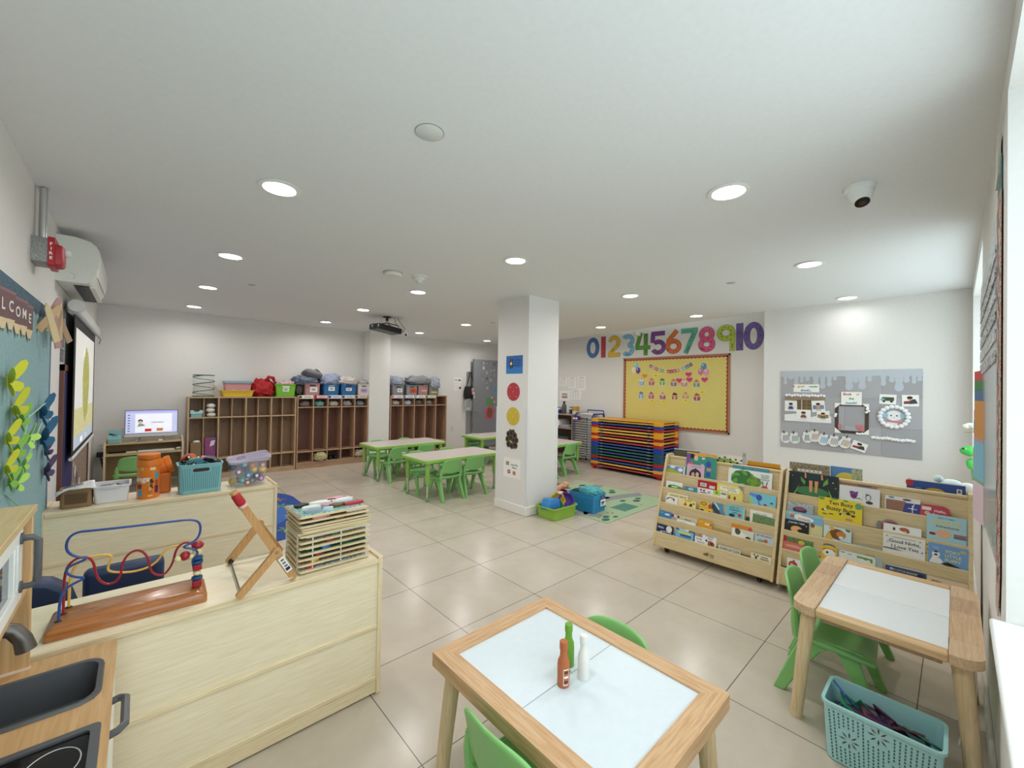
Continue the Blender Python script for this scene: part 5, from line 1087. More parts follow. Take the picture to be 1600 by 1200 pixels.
for i, (a, b, r) in enumerate(((-.06, .06, .034), (-.01, .075, .035), (.045, .05, .036), (.07, .0, .034), (-.075, .0, .033), (-.02, .02, .034), (.03, -.005, .032), (-.055, -.055, .036), (.0, -.07, .034), (.055, -.06, .036), (.02, .095, .022), (-.03, .1, .016))):
    k.prism([(a+r*cos(2*pi*j/14), b+r*1.0*sin(2*pi*j/14)) for j in range(14)], .001, .0025+.0003*i, dkb); k.tube([(a+r*.72*cos(2*pi*j/12), b+r*.72*sin(2*pi*j/12), .004+.0003*i) for j in range(12)], .0022, mat('#8a6a5a', .6), 4, closed=True)
one('paper_cluster', 'cluster of dark paper rounds with a light green shape on the column', 'paper decoration', k)
def d_station(k, w, h, z_):
    k.rect(-w*.72, -w*.34, h*.22, h*.62, mat('#54463e', .6, 'mottle', '#d9b9a0'), z_); k.text('Active Play', w*.28, h*.36, .026, INK, z_, .02); k.text('Station', w*.28, h*.08, .026, INK, z_, .02)
    k.rect(-w*.5, -w*.2, -h*.6, -h*.25, mat('#9c1f2a', .5), z_); k.rect(w*.12, w*.42, -h*.65, -h*.3, mat('#b5562a', .5), z_); k.disc(-w*.35, -h*.43, .008, WHITE, z_+.0006); k.disc(w*.27, -h*.48, .008, mat('#e8c9a0', .5), z_+.0006)
card_wall('station_sign', 'white station card with two small coloured squares, lowest on the column', 'sign', MC, -3.504, -3.222, .378, .595, PAPER, d_station, .002)

# ================================================================ BACK WALL THINGS
def d_grid(k, w, h, z_):
    k.rect(-w*.8, -w*.1, -h*.2, h*.4, mat('#b9bdc9', .6), z_); k.rect(w*.1, w*.8, -h*.25, h*.45, mat('#7d86a3', .6), z_)
card_wall('wall_notice', 'upper paper notice with two grey blocks on the far wall beside the bag', 'notice', MBK, 5.16, 5.365, 1.47, 1.60, PAPER, d_grid)
def d_rows(k, w, h, z_):
    for j in range(2): k.rect(-w*.7, w*.1, h*(.35-.7*j), h*(.45-.7*j), mat('#9a9da3', .6), z_)
    k.disc(w*.75, -.2*h, .03, mat('#5f3d3a', .6), z_)
card_wall('wall_notice', 'lower paper notice on the far wall beside the bag', 'notice', MBK, 5.165, 5.345, 1.315, 1.452, PAPER, d_rows)
t = thing('tote_bag', 'black tote bag with a pink toy charm hanging beside the grey door', 'tote bag', (5.54, 7.47, 1.12))
k = MB(); k.loft([[(a*.145*s+.01, b*.05*s2, z_) for a, b in ((-1, -1), (1, -1), (1, 1), (-1, 1))] for z_, s, s2 in ((0, .96, .5), (.05, 1.0, 1), (.22, .96, .9), (.29, .9, .4))], mat('#151518', .7)); k.build('bag_body', t, .012)
k = MB(); k.tube([(-.10, -.01, .28), (-.05, -.01, .42), (-.0, 0, .60), (.03, 0, .62), (.07, -.01, .42), (.11, -.01, .28)], .010, mat('#151518', .7), 6); k.build('strap', t)
k = MB(); k.ball((.04, -.06, .20), .035, mat('#c98f96', .7), 12, 8, sz=1.5); k.ball((.05, -.065, .13), .035, mat('#d8c4c0', .7), 12, 8); k.cyl((.07, -.06, .12), (.08, -.06, .02), .016, mat('#e6e0da', .7), 8); k.build('toy_charm', t)
k = MB(); k.tube([(0, .05, .6), (0, .01, .635), (0, -.01, .62)], .006, CHROME, 6); k.build('wall_hook', t)
t = thing('clear_bag', 'clear plastic bag hanging below the black tote bag', 'plastic bag', (5.50, 7.46, .85))
k = MB(); k.loft([[(.11*cos(a)*s, .03*sin(a), z_) for a in [2*pi*i/16 for i in range(16)]] for z_, s in ((0, .7), (.05, 1), (.2, 1.05), (.28, .5))], mat('#cfcfcf', .15, alpha=.35)); k.build('bag_body', t); k = MB(); k.ball((.0, 0, .05), .06, mat('#d6d4d0', .6), 12, 8, sy=.4, sz=.5); k.build('bag_contents', t)
MD = frame((0, 7.405, 0), (1, 0, 0), (0, 0, 1))
SP = lambda s, kx, rr: None
k = MB(M=MD); k.prism([(6.16, 1.30), (6.22, 1.29), (6.33, 1.30), (6.42, 1.34), (6.45, 1.42), (6.43, 1.50), (6.36, 1.54), (6.32, 1.48), (6.30, 1.42), (6.24, 1.36), (6.18, 1.34)], .0005, .002, mat('#4d93bb', .6)); one('door_sticker', 'blue bird shaped paper sticker on the grey door', 'sticker', k)
k = MB(M=MD); fl_ = mat('#c8566c', .6)
for j in range(5): a = pi/2+2*pi*j/5; k.prism([(6.08+.085*cos(a)+.075*cos(q), .80+.10*sin(a)+.08*sin(q)) for q in [2*pi*i/16 for i in range(16)]], .0005, .002+.0002*j, fl_)
k.prism([(6.08+.085*cos(q), .80+.12*sin(q)) for q in [2*pi*i/24 for i in range(24)]], .001, .004, mat('#7a4f36', .6)); gr = mat('#5f8f5a', .6)
for j in range(3): k.prism([(5.94+.02*j, .96+.055*j), (6.22-.02*j, .96+.055*j), (6.17, 1.04+.055*j), (5.99, 1.04+.055*j)], .0005, .0015+.0003*j, gr)
for a, b in ((6.14, 1.15), (6.22, 1.05)): k.disc(a, b, .03, mat('#d98f86', .6), .003); k.disc(a, b, .012, mat('#f0e6d0', .6), .0035)
k.disc(6.27, .92, .03, mat('#6fa3a3', .6), .002); one('door_sticker', 'pink flower paper cut-out with green leaves on the grey door', 'sticker', k)
cl_ = ['#6a5a9a', '#c9c4d8', '#8a3a3c', '#b5a58a', '#2f2f38', '#e6e6e4', '#5f7f5f', '#7d86b5', '#a58f8f', '#d9d0b8']
for i, (a, b) in enumerate(((5.80, 1.96), (5.88, 1.95), (5.98, 1.94), (6.08, 1.93), (6.20, 1.94), (5.88, 1.84), (5.84, 1.76), (5.98, 1.82), (6.10, 1.78), (6.20, 1.80), (5.86, 1.66), (5.98, 1.74), (6.10, 1.66), (6.22, 1.68), (5.98, 1.60), (6.10, 1.56), (5.99, 1.48), (6.10, 1.46), (5.85, 1.57), (6.0, 1.38), (6.11, 1.38), (6.32, 1.92), (6.30, 1.80))):
    k = MB(M=MD); r = .022+.006*(i % 3); k.prism([(a+r*(1 if j % 2 else .62)*cos(2*pi*j/10), b+r*1.3*(1 if j % 2 else .62)*sin(2*pi*j/10)) for j in range(10)], .0005, .0018, mat(cl_[i % 10], .6)); k.disc(a, b+.004, r*.4, mat(cl_[(i+3) % 10], .6), .0024)
    one('door_sticker', 'small star shaped sticker in the scattered group at the top of the grey door', 'sticker', k, 'small stickers on the grey door')
# ================================================================ NUMBER WALL
NUM = [('0', -5.006, -4.709, '#4b74b4', 'blue'), ('1', -4.664, -4.558, '#c0414a', 'red'), ('2', -4.50, -4.243, '#e2b93a', 'yellow'), ('3', -4.201, -3.939, '#7db9de', 'light blue'), ('4', -3.918, -3.634, '#5a9a3c', 'green'), ('5', -3.625, -3.346, '#7a4290', 'purple'),
       ('6', -3.347, -3.077, '#d9703a', 'orange'), ('7', -3.08, -2.814, '#58b095', 'teal'), ('8', -2.799, -2.541, '#d95a8a', 'pink'), ('9', -2.514, -2.255, '#b3c63c', 'lime'), ('10', -2.235, -1.872, '#6a559c', 'violet')]
WORD = ['zero', 'one', 'two', 'three', 'four', 'five', 'six', 'seven', 'eight', 'nine', 'ten']
def seg(P, w):      # thick stroke along a polyline
    L_, R_ = [], []
    for i, p in enumerate(P):
        a = Vector(P[max(i-1, 0)]); b = Vector(P[min(i+1, len(P)-1)]); d = (b-a).normalized(); n = Vector((-d.y, d.x)); L_.append(tuple(Vector(p)+n*w)); R_.append(tuple(Vector(p)-n*w))
    return L_, R_
def ring_(k, cx, cy, rx, ry, w, mm, h0, h1, a0=0, a1=2*pi, n=30):
    f = abs(a1-a0) > 6.2; m_ = n if f else n+1
    A = [a0+(a1-a0)*i/n for i in range(m_)]
    o = [(cx+(rx+w)*cos(a), cy+(ry+w)*sin(a)) for a in A]; i_ = [(cx+(rx-w)*cos(a), cy+(ry-w)*sin(a)) for a in A]
    k.loft([[(a[0], a[1], h0), (a[0], a[1], h1), (b[0], b[1], h1), (b[0], b[1], h0)] for a, b in zip(o, i_)], mm, closed=f)
def bar_(k, P, w, mm, h0, h1):
    L_, R_ = seg(P, w); k.loft([[(a[0], a[1], h0), (a[0], a[1], h1), (b[0], b[1], h1), (b[0], b[1], h0)] for a, b in zip(L_, R_)], mm)
def digit(k, ch, x0, x1, y0, y1, w, mm, h0, h1, gw=0.0):
    W_, H_ = x1-x0, y1-y0; cx = (x0+x1)/2; e = w; w = w+gw
    if ch == '0': ring_(k, cx, (y0+y1)/2, W_/2-e, H_/2-e, w, mm, h0, h1)
    elif ch == '1': bar_(k, [(cx, y0-gw), (cx, y1+gw)], min(W_/2, e*1.35)+gw, mm, h0, h1)
    elif ch == '2':
        r = W_/2-e; cy = y1-e-r*1.0; A = [pi*.95-(pi*1.22)*i/18 for i in range(19)]
        P = [(cx+r*cos(a), cy+r*sin(a)) for a in A]; bar_(k, P+[(x0+e*.9, y0+e*1.6)], w, mm, h0, h1); bar_(k, [(x0-gw, y0+e), (x1+gw, y0+e)], w, mm, h0-.0004, h1-.0003)
    elif ch == '3':
        r = (H_-2*e)/4; ring_(k, cx-.01, y1-e-r, W_/2-e, r, w, mm, h0, h1, pi*.8, -pi*.5, 18); ring_(k, cx-.01, y0+e+r, W_/2-e, r, w, mm, h0-.0003, h1-.0002, pi*.5, -pi*.8, 18)
    elif ch == '4':
        bar_(k, [(x0+W_*.36, y1+gw), (x0+e*.8, y0+H_*.40), (x0+e*.8+.001, y0+H_*.36)], w, mm, h0, h1); bar_(k, [(x0-gw, y0+H_*.34), (x1+gw, y0+H_*.34)], w*.92, mm, h0-.0003, h1-.0002); bar_(k, [(x0+W_*.70, y1-.02+gw), (x0+W_*.70, y0-gw)], w, mm, h0-.0005, h1-.0003)
    elif ch == '5':
        r = W_/2-e; bar_(k, [(x0+e, y0+H_*.52), (x0+e*1.2, y1-e)], w, mm, h0, h1); bar_(k, [(x0+e*.4-gw, y1-e), (x1-e*.6+gw, y1-e)], w, mm, h0-.0003, h1-.0002); ring_(k, cx, y0+e+H_*.23, r, H_*.23, w, mm, h0-.0005, h1-.0004, pi*.75, -pi*.85, 22)
    elif ch == '6':
        r = W_/2-e; ring_(k, cx, y0+e+H_*.22, r, H_*.22, w, mm, h0, h1); bar_(k, [(x0+e, y0+H_*.36), (x0+e*1.4, y0+H_*.58), (cx, y0+H_*.80), (cx+W_*.22, y1-.01)], w, mm, h0-.0004, h1-.0003)
    elif ch == '7': bar_(k, [(x0-gw, y1-e), (x1+gw, y1-e)], w, mm, h0, h1); bar_(k, [(x1-e*.9, y1-e), (x0+W_*.28, y0-gw)], w, mm, h0-.0004, h1-.0003)
    elif ch == '8': r = (H_-2*e)/4; ring_(k, cx, y1-e-r, W_/2-e*1.25, r, w, mm, h0, h1); ring_(k, cx, y0+e+r, W_/2-e, r, w, mm, h0-.0004, h1-.0003)
    elif ch == '9': r = W_/2-e; ring_(k, cx, y1-e-H_*.22, r, H_*.22, w, mm, h0, h1); bar_(k, [(x1-e, y1-H_*.30), (x1-e, y0-gw)], w, mm, h0-.0004, h1-.0003)
for i, (ch, u0, u1, c, cn) in enumerate(NUM):
    t = thing('number_cutout', 'large %s paper number %s high on the right wall' % (cn, ch), 'number', MR @ Vector(((u0+u1)/2, 2.2, 0)), 0, 'paper numbers zero to ten'); off = Matrix.Translation(-(MR @ Vector(((u0+u1)/2, 2.2, 0))))
    y0, y1 = (2.005, 2.405); w = .036
    for nm, mm, gw, h0, h1 in (('outline', mat('#3d3d46', .6), .004, .0005, .0022), ('number_face', mat(c, .45), 0, .0028, .0042)):
        k = MB(M=off @ MR)
        if ch == '10': digit(k, '1', u0, u0+.09, y0, y1, .034, mm, h0, h1, gw); digit(k, '0', u0+.10, u1, y0, y1, .040, mm, h0, h1, gw)
        else: digit(k, ch, u0, u1, y0, y1, .040 if ch in '08' else w, mm, h0, h1, gw)
        k.build(nm, t)
    k = MB(M=off @ MR); dk = mat('#22222c', .6); cx = (u0+u1)/2; W_ = u1-u0
    D = {'1': [(0, .16)], '2': [(.06, .27), (.075, .22)], '3': [(.06, .25), (.075, .18), (.07, .10)], '4': [(.06, .36-.05*j) for j in range(4)], '5': [(-.05, .29), (-.01, .255), (.05, .235), (.09, .19), (.10, .13)], '6': [(0, .19), (.05, .19), (.085, .15), (.09, .1), (.06, .05), (.01, .03)],
         '7': [(-.09, .362), (-.04, .362), (.01, .362), (.06, .362), (.07, .30), (.05, .25), (.02, .20)], '8': [(-.055, .35), (.055, .35), (-.07, .25), (.03, .21), (.085, .15), (.085, .08), (.04, .035), (-.06, .18)], '9': [(-.06, .33), (-.02, .36), (.04, .35), (.085, .31), (.09, .24), (-.085, .27), (-.06, .22), (.02, .205), (.09, .17)],
         '10': [(-.04, .33), (-.045, .25), (-.045, .15), (-.03, .07), (.03, .035), (.09, .04), (.135, .1), (.145, .2), (.135, .3), (.09, .36)]}.get(ch, [])
    for a, b in D: k.disc(cx+a*W_/.27*.9 if ch not in '10' else cx+a, y0+b, .0085, dk, .0048, 12)
    pos = {'0': (.09, .07, 1.2), '1': (0, .06, pi/2), '2': (-.03, .13, .85), '3': (-.01, .035, .1), '4': (.06, .08, pi/2), '5': (.0, .04, .2), '6': (-.085, .07, -.9), '7': (-.02, .07, 1.2), '8': (-.06, .055, -.5), '9': (.09, .07, pi/2), '10': (-.125, .07, pi/2)}[ch]
    k.text(WORD[i], cx+pos[0], y0+pos[1], .044, dk, .0049, .015, rot=pos[2]); k.build('dot_print', t)
t = thing('wall_sensor', 'small white sensor on the right wall at the top of the four', 'sensor', (XN, 3.86, 2.40)); k = MB(M=frame((0, 0, 0), (0, -1, 0), (0, 0, 1))); k.loft([[(a*s, b*s, z_) for a, b in rrect(-.04, .04, -.045, .045, .012)] for z_, s in ((.0055, 1), (.035, .95), (.05, .7))], WHITE); k.build('sensor_body', t)
# birthday board
t = thing('bulletin_board', 'bright yellow bulletin board with a red scalloped border on the right wall', 'bulletin board', (XN, 3.23, 1.35))
k = MB(M=MR); k.prism([(-4.149, .735), (-2.31, .735), (-2.31, 1.965), (-4.149, 1.965)], .0005, .020, mat('#ddd079', .7, sc=.2)); k.build('board', t, local=False)
k = MB(M=MR); gm_ = mat('#8a8f80', .6, 'mottle', '#c46a50', sc=2.2); rd = mat('#b4472e', .6, 'mottle', '#8f2f22', sc=1.4)
def edge(u0, v0, u1, v1, w, mm, h, n, amp):
    a, b = Vector((u0, v0)), Vector((u1, v1)); d = (b-a); nn = Vector((-d.y, d.x)).normalized()
    P = [tuple(a+d*i/n+nn*(w+(amp if i % 2 else -amp))) for i in range(n+1)]; k.poly([tuple(a), tuple(b)]+P[::-1], mm, h)
c4 = [(-4.149, .735), (-2.31, .735), (-2.31, 1.965), (-4.149, 1.965)]
for i in range(4):
    a, b = c4[i], c4[(i+1) % 4]; n = 60 if i % 2 == 0 else 40; edge(*a, *b, .052, rd, .0206, n, .008); edge(*a, *b, .028, gm_, .0212, n, .002)
k.build('scalloped_border', t, local=False)
def on_board(name, lab, cat, u, v, draw, grp=None, h=.0215):
    k = MB(M=MR @ Matrix.Translation((u, v, h))); draw(k); return one(name, lab, cat, k, grp)
def balloons(u, v, cs, lab):
    t = thing('balloon_cutout', lab, 'paper balloons', MR @ Vector((u, v, .0215))); R3 = MR.to_3x3().to_4x4()
    for j, (a, b, c) in enumerate(((0, .05, cs[0]), (-.045, -.03, cs[1]), (.042, -.04, cs[2]))):
        k = MB(M=R3); k.prism([(a+.044*cos(q), b+.055*sin(q)) for q in [2*pi*i/22 for i in range(22)]], .0006+.0012*j, .0015+.0012*j, mat(c, .4)); k.poly([(a-.008, b-.066), (a+.008, b-.066), (a, b-.05)], mat(c, .4), .0018+.0012*j); k.disc(a-.014, b+.022, .010, mat('#f0f0f0', .4), .0022+.0012*j, ry=.014); k.build('balloon', t)
balloons(-3.89, 1.775, ('#8fc4d8', '#e9e2b0', '#6a4a96'), 'bunch of blue, cream and purple paper balloons on the yellow board')
balloons(-2.70, 1.725, ('#4f93bd', '#cf7f96', '#dfa0b4'), 'bunch of blue and pink paper balloons on the yellow board')
t = thing('birthday_banner', 'HAPPY BIRTHDAY letter banner curving across the top of the yellow board', 'banner', MR @ Vector((-3.26, 1.75, .0215))); R3 = MR.to_3x3().to_4x4()
bc = ['#8a4f78', '#d98aa0', '#b5567a', '#b9c27a', '#7aa58a', None, '#b5405a', '#c0405a', '#b54a5a', '#c99a6a', '#c9c48a', '#7ab0cc', '#4a5a9a', '#3a4a86']
for j, ch in enumerate('HAPPY BIRTHDAY'):
    if ch == ' ': continue
    x = -.345+.0535*j; y = -.045+.10*(x/.34)**2; k = MB(M=R3 @ Matrix.Translation((x, y, 0)) @ Matrix.Rotation(atan_ := math.atan(.20*x/.34/.34*1.0), 4, 'Z')); k.prism([(-.0245, -.028), (.0245, -.028), (.0245, .030), (-.0245, .030)], .0006, .0016, mat(bc[j], .5)); k.text(ch, 0, -.003, .040, WHITE, .0020, .02); k.build('letter_flag', t)
k = MB(M=R3); k.tube([(x, .032-.045+.10*(x/.34)**2, .001) for x in [-.37+.05*i for i in range(16)]], .0018, WHITE, 5); k.build('string', t)
CK = [(-3.781, 1.53, '#cfe4ee', '#5f9fc4'), (-3.586, 1.53, '#d98a96', '#b5405a'), (-3.388, 1.53, '#4f8f4f', '#8fcf6a'), (-3.189, 1.516, '#c9946a', '#7a5a9c'), (-3.013, 1.51, '#e6cfc4', '#c4705a'), (-2.81, 1.504, '#c48f6a', '#6aa56a'),
      (-3.781, 1.295, '#5f86b5', '#9accd6'), (-3.589, 1.293, '#b5708a', '#c4605a'), (-3.381, 1.291, '#e0b0a8', '#8a2f3f'), (-3.167, 1.29, '#4a2f24', '#d99a5a'), (-2.984, 1.301, '#d9b05a', '#cf8a96'), (-2.801, 1.287, '#b5605a', '#a0524a')]
CL_ = ['pale icing and blue base, first in the upper row', 'pink icing and crimson base, upper row', 'green icing and lime base, upper row', 'tan icing and purple base, upper row', 'cream icing among the pink hearts, upper row', 'tan icing and green base, last in the upper row',
       'blue icing and aqua base, first in the lower row', 'mauve icing and red base, lower row', 'pale pink icing and dark red base, lower row', 'chocolate icing and orange base, lower row', 'golden icing and pink base, lower row', 'red brown icing and base, last in the lower row']
for (u, v, c1, c2), lb in zip(CK, CL_):
    def cake(k, c1=c1, c2=c2):
        k.prism([(.066*cos(q), -.042+.026*sin(q)) for q in [2*pi*i/22 for i in range(22)]], .0004, .0012, mat('#d9dde0', .5)); k.prism(rrect(-.050, .050, -.055, .012, .014), .0012, .0020, mat(c2, .5))
        for j in range(3): k.rect(-.038+.028*j, -.026+.028*j, -.048, .0, mat('#f0e6da' if j % 2 else c1, .5), .0024)
        k.prism([(.040*cos(q), .030+.030*sin(q)*(1+.2*sin(4*q))) for q in [2*pi*i/24 for i in range(24)]], .0020, .0030, mat(c1, .5)); k.disc(0, .055, .010, mat('#c0303a', .5), .0036); k.rect(-.03, .03, .004, .018, mat('#efe9e2', .5), .0036); k.rect(-.02, .02, .008, .013, mat('#8a6a6a', .5), .0040)
    on_board('cake_cutout', 'paper cake with %s' % lb, 'paper cake', u, v, cake, 'paper birthday cakes')
HT = [(-3.72, 1.636, '#e8964a', 'orange paper heart above the first cake'), (-3.509, 1.64, '#ece25a', 'yellow paper heart above the second cake'), (-3.094, 1.556, '#dc3f8a', 'pink paper heart left of the cream cake'), (-2.94, 1.653, '#dc3f8a', 'pink paper heart above the cream cake'), (-2.926, 1.568, '#e0448c', 'pink paper heart right of the cream cake'), (-2.685, 1.567, '#e0448c', 'pink paper heart at the end of the upper cake row'),
      (-2.717, 1.365, '#ece25a', 'yellow paper heart at the end of the lower cake row'), (-3.577, 1.196, '#ece25a', 'yellow paper heart under the mauve cake'), (-3.362, 1.197, '#ece25a', 'yellow paper heart under the dark red cake'), (-2.981, 1.223, '#ece25a', 'yellow paper heart under the golden cake')]
for u, v, c, lb in HT:
    def heart(k, c=c):
        P = [(16*sin(q)**3, 13*cos(q)-5*cos(2*q)-2*cos(3*q)-cos(4*q)) for q in [2*pi*i/28 for i in range(28)]]; k.prism([(a*.0033, b*.0030) for a, b in P][::-1], .0036, .0046, mat(c, .55)); k.rect(-.03, .028, .004, .010, mat('#6a5a3a' if c == '#ece25a' else '#8a2456' if c != '#e8964a' else '#a5601f', .6), .0050); k.rect(-.018, .016, -.012, -.006, mat('#7a6a4a' if c == '#ece25a' else '#8a2456' if c != '#e8964a' else '#a5601f', .6), .0050)
    on_board('heart_cutout', lb, 'paper heart', u, v, heart, 'paper name hearts')
# wall papers beside the column
for nm, (a, b, c, d), lb in (('wall_notice', (-5.718, -5.504, 1.448, 1.622), 'printed chart on the right wall, upper row, half behind the column'), ('wall_notice', (-5.473, -5.266, 1.40, 1.635), 'printed chart on the right wall, middle of the upper row'), ('wall_notice', (-5.228, -5.028, 1.365, 1.648), 'printed chart on the right wall, end of the upper row'),
                             ('wall_notice', (-5.695, -5.419, 1.146, 1.35), 'notice with brown photo bars on the right wall, lower row'), ('wall_notice', (-5.395, -5.131, 1.175, 1.354), 'printed chart on the right wall, end of the lower row')):
    def rows(k, w, h, z_, br='brown' in lb):
        ln = mat('#9ea0a6', .6)
        if br: k.rect(-w*.6, w*.5, .0, h*.45, mat('#7a4436', .6, 'mottle', '#e6e0da'), z_); k.rect(-w*.6, w*.5, -h*.55, -h*.12, mat('#6d5048', .6, 'mottle', '#c9a58f'), z_)
        else:
            k.rect(-w*.5, w*.5, h*.78, h*.84, mat('#6f7178', .6), z_)
            for j in range(7):
                for q in range(3): k.rect(-w*.75+w*.5*q, -w*.40+w*.5*q, h*(.6-.21*j), h*(.645-.21*j), ln, z_)
    card_wall(nm, lb, 'notice', MR, a, b, c, d, PAPER, rows)

# ================================================================ COTS
CX0, CX1, CY0, CY1 = 5.905, 6.50, 3.045, 4.37
def cot_proto(c, lab):
    t = thing('stacking_cot', lab, 'cot', ((CX0+CX1)/2, (CY0+CY1)/2, 0), 0, 'stacked sleeping cots'); w, l = (CX1-CX0)/2, (CY1-CY0)/2
    return t, w, l
CCOL = {'red': ('#ad1f26', '#a8383e'), 'yellow': ('#e6a51f', '#e0b050'), 'blue': ('#1d3f9c', '#2f4a86'), 'green': ('#14563a', '#2a6a4c')}
ORDER = ['red', 'yellow', 'blue', 'red', 'green', 'blue', 'green', 'blue', 'blue', 'red', 'yellow', 'red', 'yellow', 'yellow', 'red', 'blue', 'yellow']
PROT = {}; pitch_ = .0487; wn = ['bottom', 'second', 'third', 'fourth', 'fifth', 'sixth', 'seventh', 'eighth', 'ninth', 'tenth', 'eleventh', 'twelfth', 'thirteenth', 'fourteenth', 'fifteenth', 'sixteenth', 'top']
for i, c in enumerate(ORDER):
    zc = .045+pitch_*i; lab = '%s plastic sleeping cot, %s' % (c, 'topmost of the stack' if i == 16 else 'lowest of the stack' if i == 0 else '%s from the bottom of the stack' % wn[i])
    if c in PROT: r = dup(PROT[c], (6.2025, 3.7075, zc), None, lab)
    else:
        r = thing('stacking_cot', lab, 'cot', (6.2025, 3.7075, zc), 0, 'stacked sleeping cots'); PROT[c] = r; w, l = (CX1-CX0)/2, (CY1-CY0)/2; pm, bm2 = mat(CCOL[c][0], .35), mat(CCOL[c][1], .5)
        for sx in (-1, 1):
            for sy in (-1, 1):
                k = MB(); x0, x1 = sorted((sx*w, sx*(w-.10))); y0, y1 = sorted((sy*l, sy*(l-.145))); k.prism(rrect(x0, x1, y0, y1, .03, 4), -.001, pitch_-.0015, pm); k.build('corner_block', r, .004)
        for sx in (-1, 1): k = MB(); k.cyl((sx*(w-.03), -l+.13, .018), (sx*(w-.03), l-.13, .018), .0145, bm2, 8); k.build('side_rail', r)
        for sy in (-1, 1): k = MB(); k.cyl((-w+.09, sy*(l-.03), .018), (w-.09, sy*(l-.03), .018), .0145, bm2, 8); k.build('end_rail', r)
        k = MB(); k.box(-w+.03, w-.03, -l+.03, l-.03, .018, .021, mat('#26345e', .8)); k.build('bed_sheet', r)
        for s_ in (-1, 1): k = MB(); k.box(-w+.012, -w+.016, s_*(l-.22)-.02, s_*(l-.22)+.02, .010, .026, mat('#8a8f98', .5)); k.build('corner_tag', r)
    if i == 0: BASE = r
    if i == 16: k = MB(); k.box(-.29, .29, -.65, .65, pitch_-.004, pitch_+.002, mat('#d99a26', .5)); k.build('top_cover', r, .003)
for sx in (-1, 1):
    for sy in (-1, 1): k = MB(); k.lathe([(.028, -.045), (.032, -.04), (.034, -.001)], (sx*(.2975-.05), sy*(.6625-.06), 0), mat('#ad1f26', .35), 12); k.build('foot', BASE)
# drying rack beside the cots
t = thing('drying_rack', 'blue framed drying rack with many wire shelves left of the cots', 'drying rack', (6.32, 4.70, 0)); nb = mat('#243a7c', .4); wr = mat('#d6d8da', .35)
for y in (4.50, 4.90):
    k = MB(); k.tube([(6.12, y, .08), (6.12, y, .86), (6.16, y, .925), (6.44, y, .925), (6.50, y, .86), (6.50, y, .08), (6.12, y, .08)], .013, nb, 8); k.build('side_frame', t, local=False)
k = MB(); k.tube([(6.50, 4.50, .88), (6.50, 4.52, .98), (6.50, 4.88, .98), (6.50, 4.90, .88)], .012, nb, 8); k.build('push_handle', t, local=False)
for i in range(16):
    zz = .12+.045*i; k = MB(); k.tube([(6.10, 4.505, zz), (6.52, 4.505, zz), (6.52, 4.895, zz), (6.10, 4.895, zz)], .0035, wr, 5, closed=True)
    for j in range(5): k.cyl((6.10, 4.57+.065*j, zz), (6.52, 4.57+.065*j, zz), .0018, wr, 4)
    k.build('wire_shelf', t, local=False)
for x in (6.13, 6.49):
    for y in (4.50, 4.90): k = MB(); k.lathe([(.008, -.01), (.028, -.008), (.028, .008), (.008, .01)], (0, 0, 0), BLACK, 14, M=frame((x, y, .028), (1, 0, 0), (0, 0, 1))); k.cyl((x, y, .04), (x, y, .08), .01, STEEL); k.build('caster', t, local=False)
k = MB(M=Matrix.Translation((6.30, 4.70, .855)))
for i in range(6): k.box(-.17+.01*i, .15, -.19+.008*i, .17, .002+.012*i, .006+.012*i, mat('#e8e6e6', .7), M=Matrix.Rotation(.12*(i-2.5), 4, 'Z') @ Matrix.Rotation(.03*(i % 3), 4, 'X'))
one('paper_pile', 'untidy pile of white papers on top of the drying rack', 'papers', k)
t = bin_('caddy', 'small purple caddy with white labels on the rack beside the white papers', 6.15, 4.86, .80, .10, .16, .075, mat('#5a3a8f', .45), cat='caddy'); t.rotation_euler = (0, 0, -pi/2+.2)
k = MB(M=frame((0, -.087, .035), (1, 0, 0), (0, 0, 1)));
for a in (-.026, .024): k.rect(a-.02, a+.02, -.015, .015, PAPER, .004)
k.build('label_card', t)
# open shelf with supplies
sw = mat('#b29a86', .5, 'wood', axis=1); t = thing('supply_shelf', 'open wooden supply shelf by the right wall, half behind the column', 'shelf', (6.38, 5.45, 0))
for nm, q in (('side_panel', (6.18, 6.58, 5.01, 5.03, 0, .89)), ('side_panel', (6.18, 6.58, 5.98, 6.0, 0, .89)), ('top_panel', (6.17, 6.585, 5.0, 6.01, .87, .89)), ('shelf_board', (6.18, 6.57, 5.03, 5.98, .60, .62)), ('shelf_board', (6.18, 6.57, 5.03, 5.98, .33, .35)), ('base_panel', (6.18, 6.57, 5.03, 5.98, .05, .07)), ('back_panel', (6.565, 6.58, 5.03, 5.98, .05, .87))):
    k = MB(); k.box(*q, sw if nm != 'back_panel' else mat('#7a6455', .6, 'wood', axis=1)); k.build(nm, t, .002, local=False)
t = thing('paper_roll', 'white roll of paper lying end on in the supply shelf', 'paper roll', (6.36, 5.42, .70)); k = MB(); k.cyl((-.16, 0, 0), (.16, 0, 0), .075, mat('#e6e4e2', .7), 24); k.build('roll', t); k = MB(); k.cyl((-.162, 0, 0), (-.1605, 0, 0), .022, BLACK, 14); k.build('core', t)
k = MB(); [k.box(6.22+.01*i, 6.45, 5.1+.03*i, 5.55, .351+.03*i, .375+.03*i, mat(c, .6)) for i, c in enumerate(('#4a4f5a', '#8a3a36', '#3a6a6a'))]; one('craft_boxes', 'flat dark craft boxes on the lower board of the supply shelf', 'boxes', k)
k = MB(); [k.box(6.22, 6.5, 5.08+.02*i, 5.36, .621+.012*i, .629+.012*i, mat(c, .6)) for i, c in enumerate(('#7a86a5', '#dcdce0', '#9aa0b5', '#e6e6ea'))]; one('paper_pile', 'stack of grey and white papers right of the paper roll', 'papers', k)
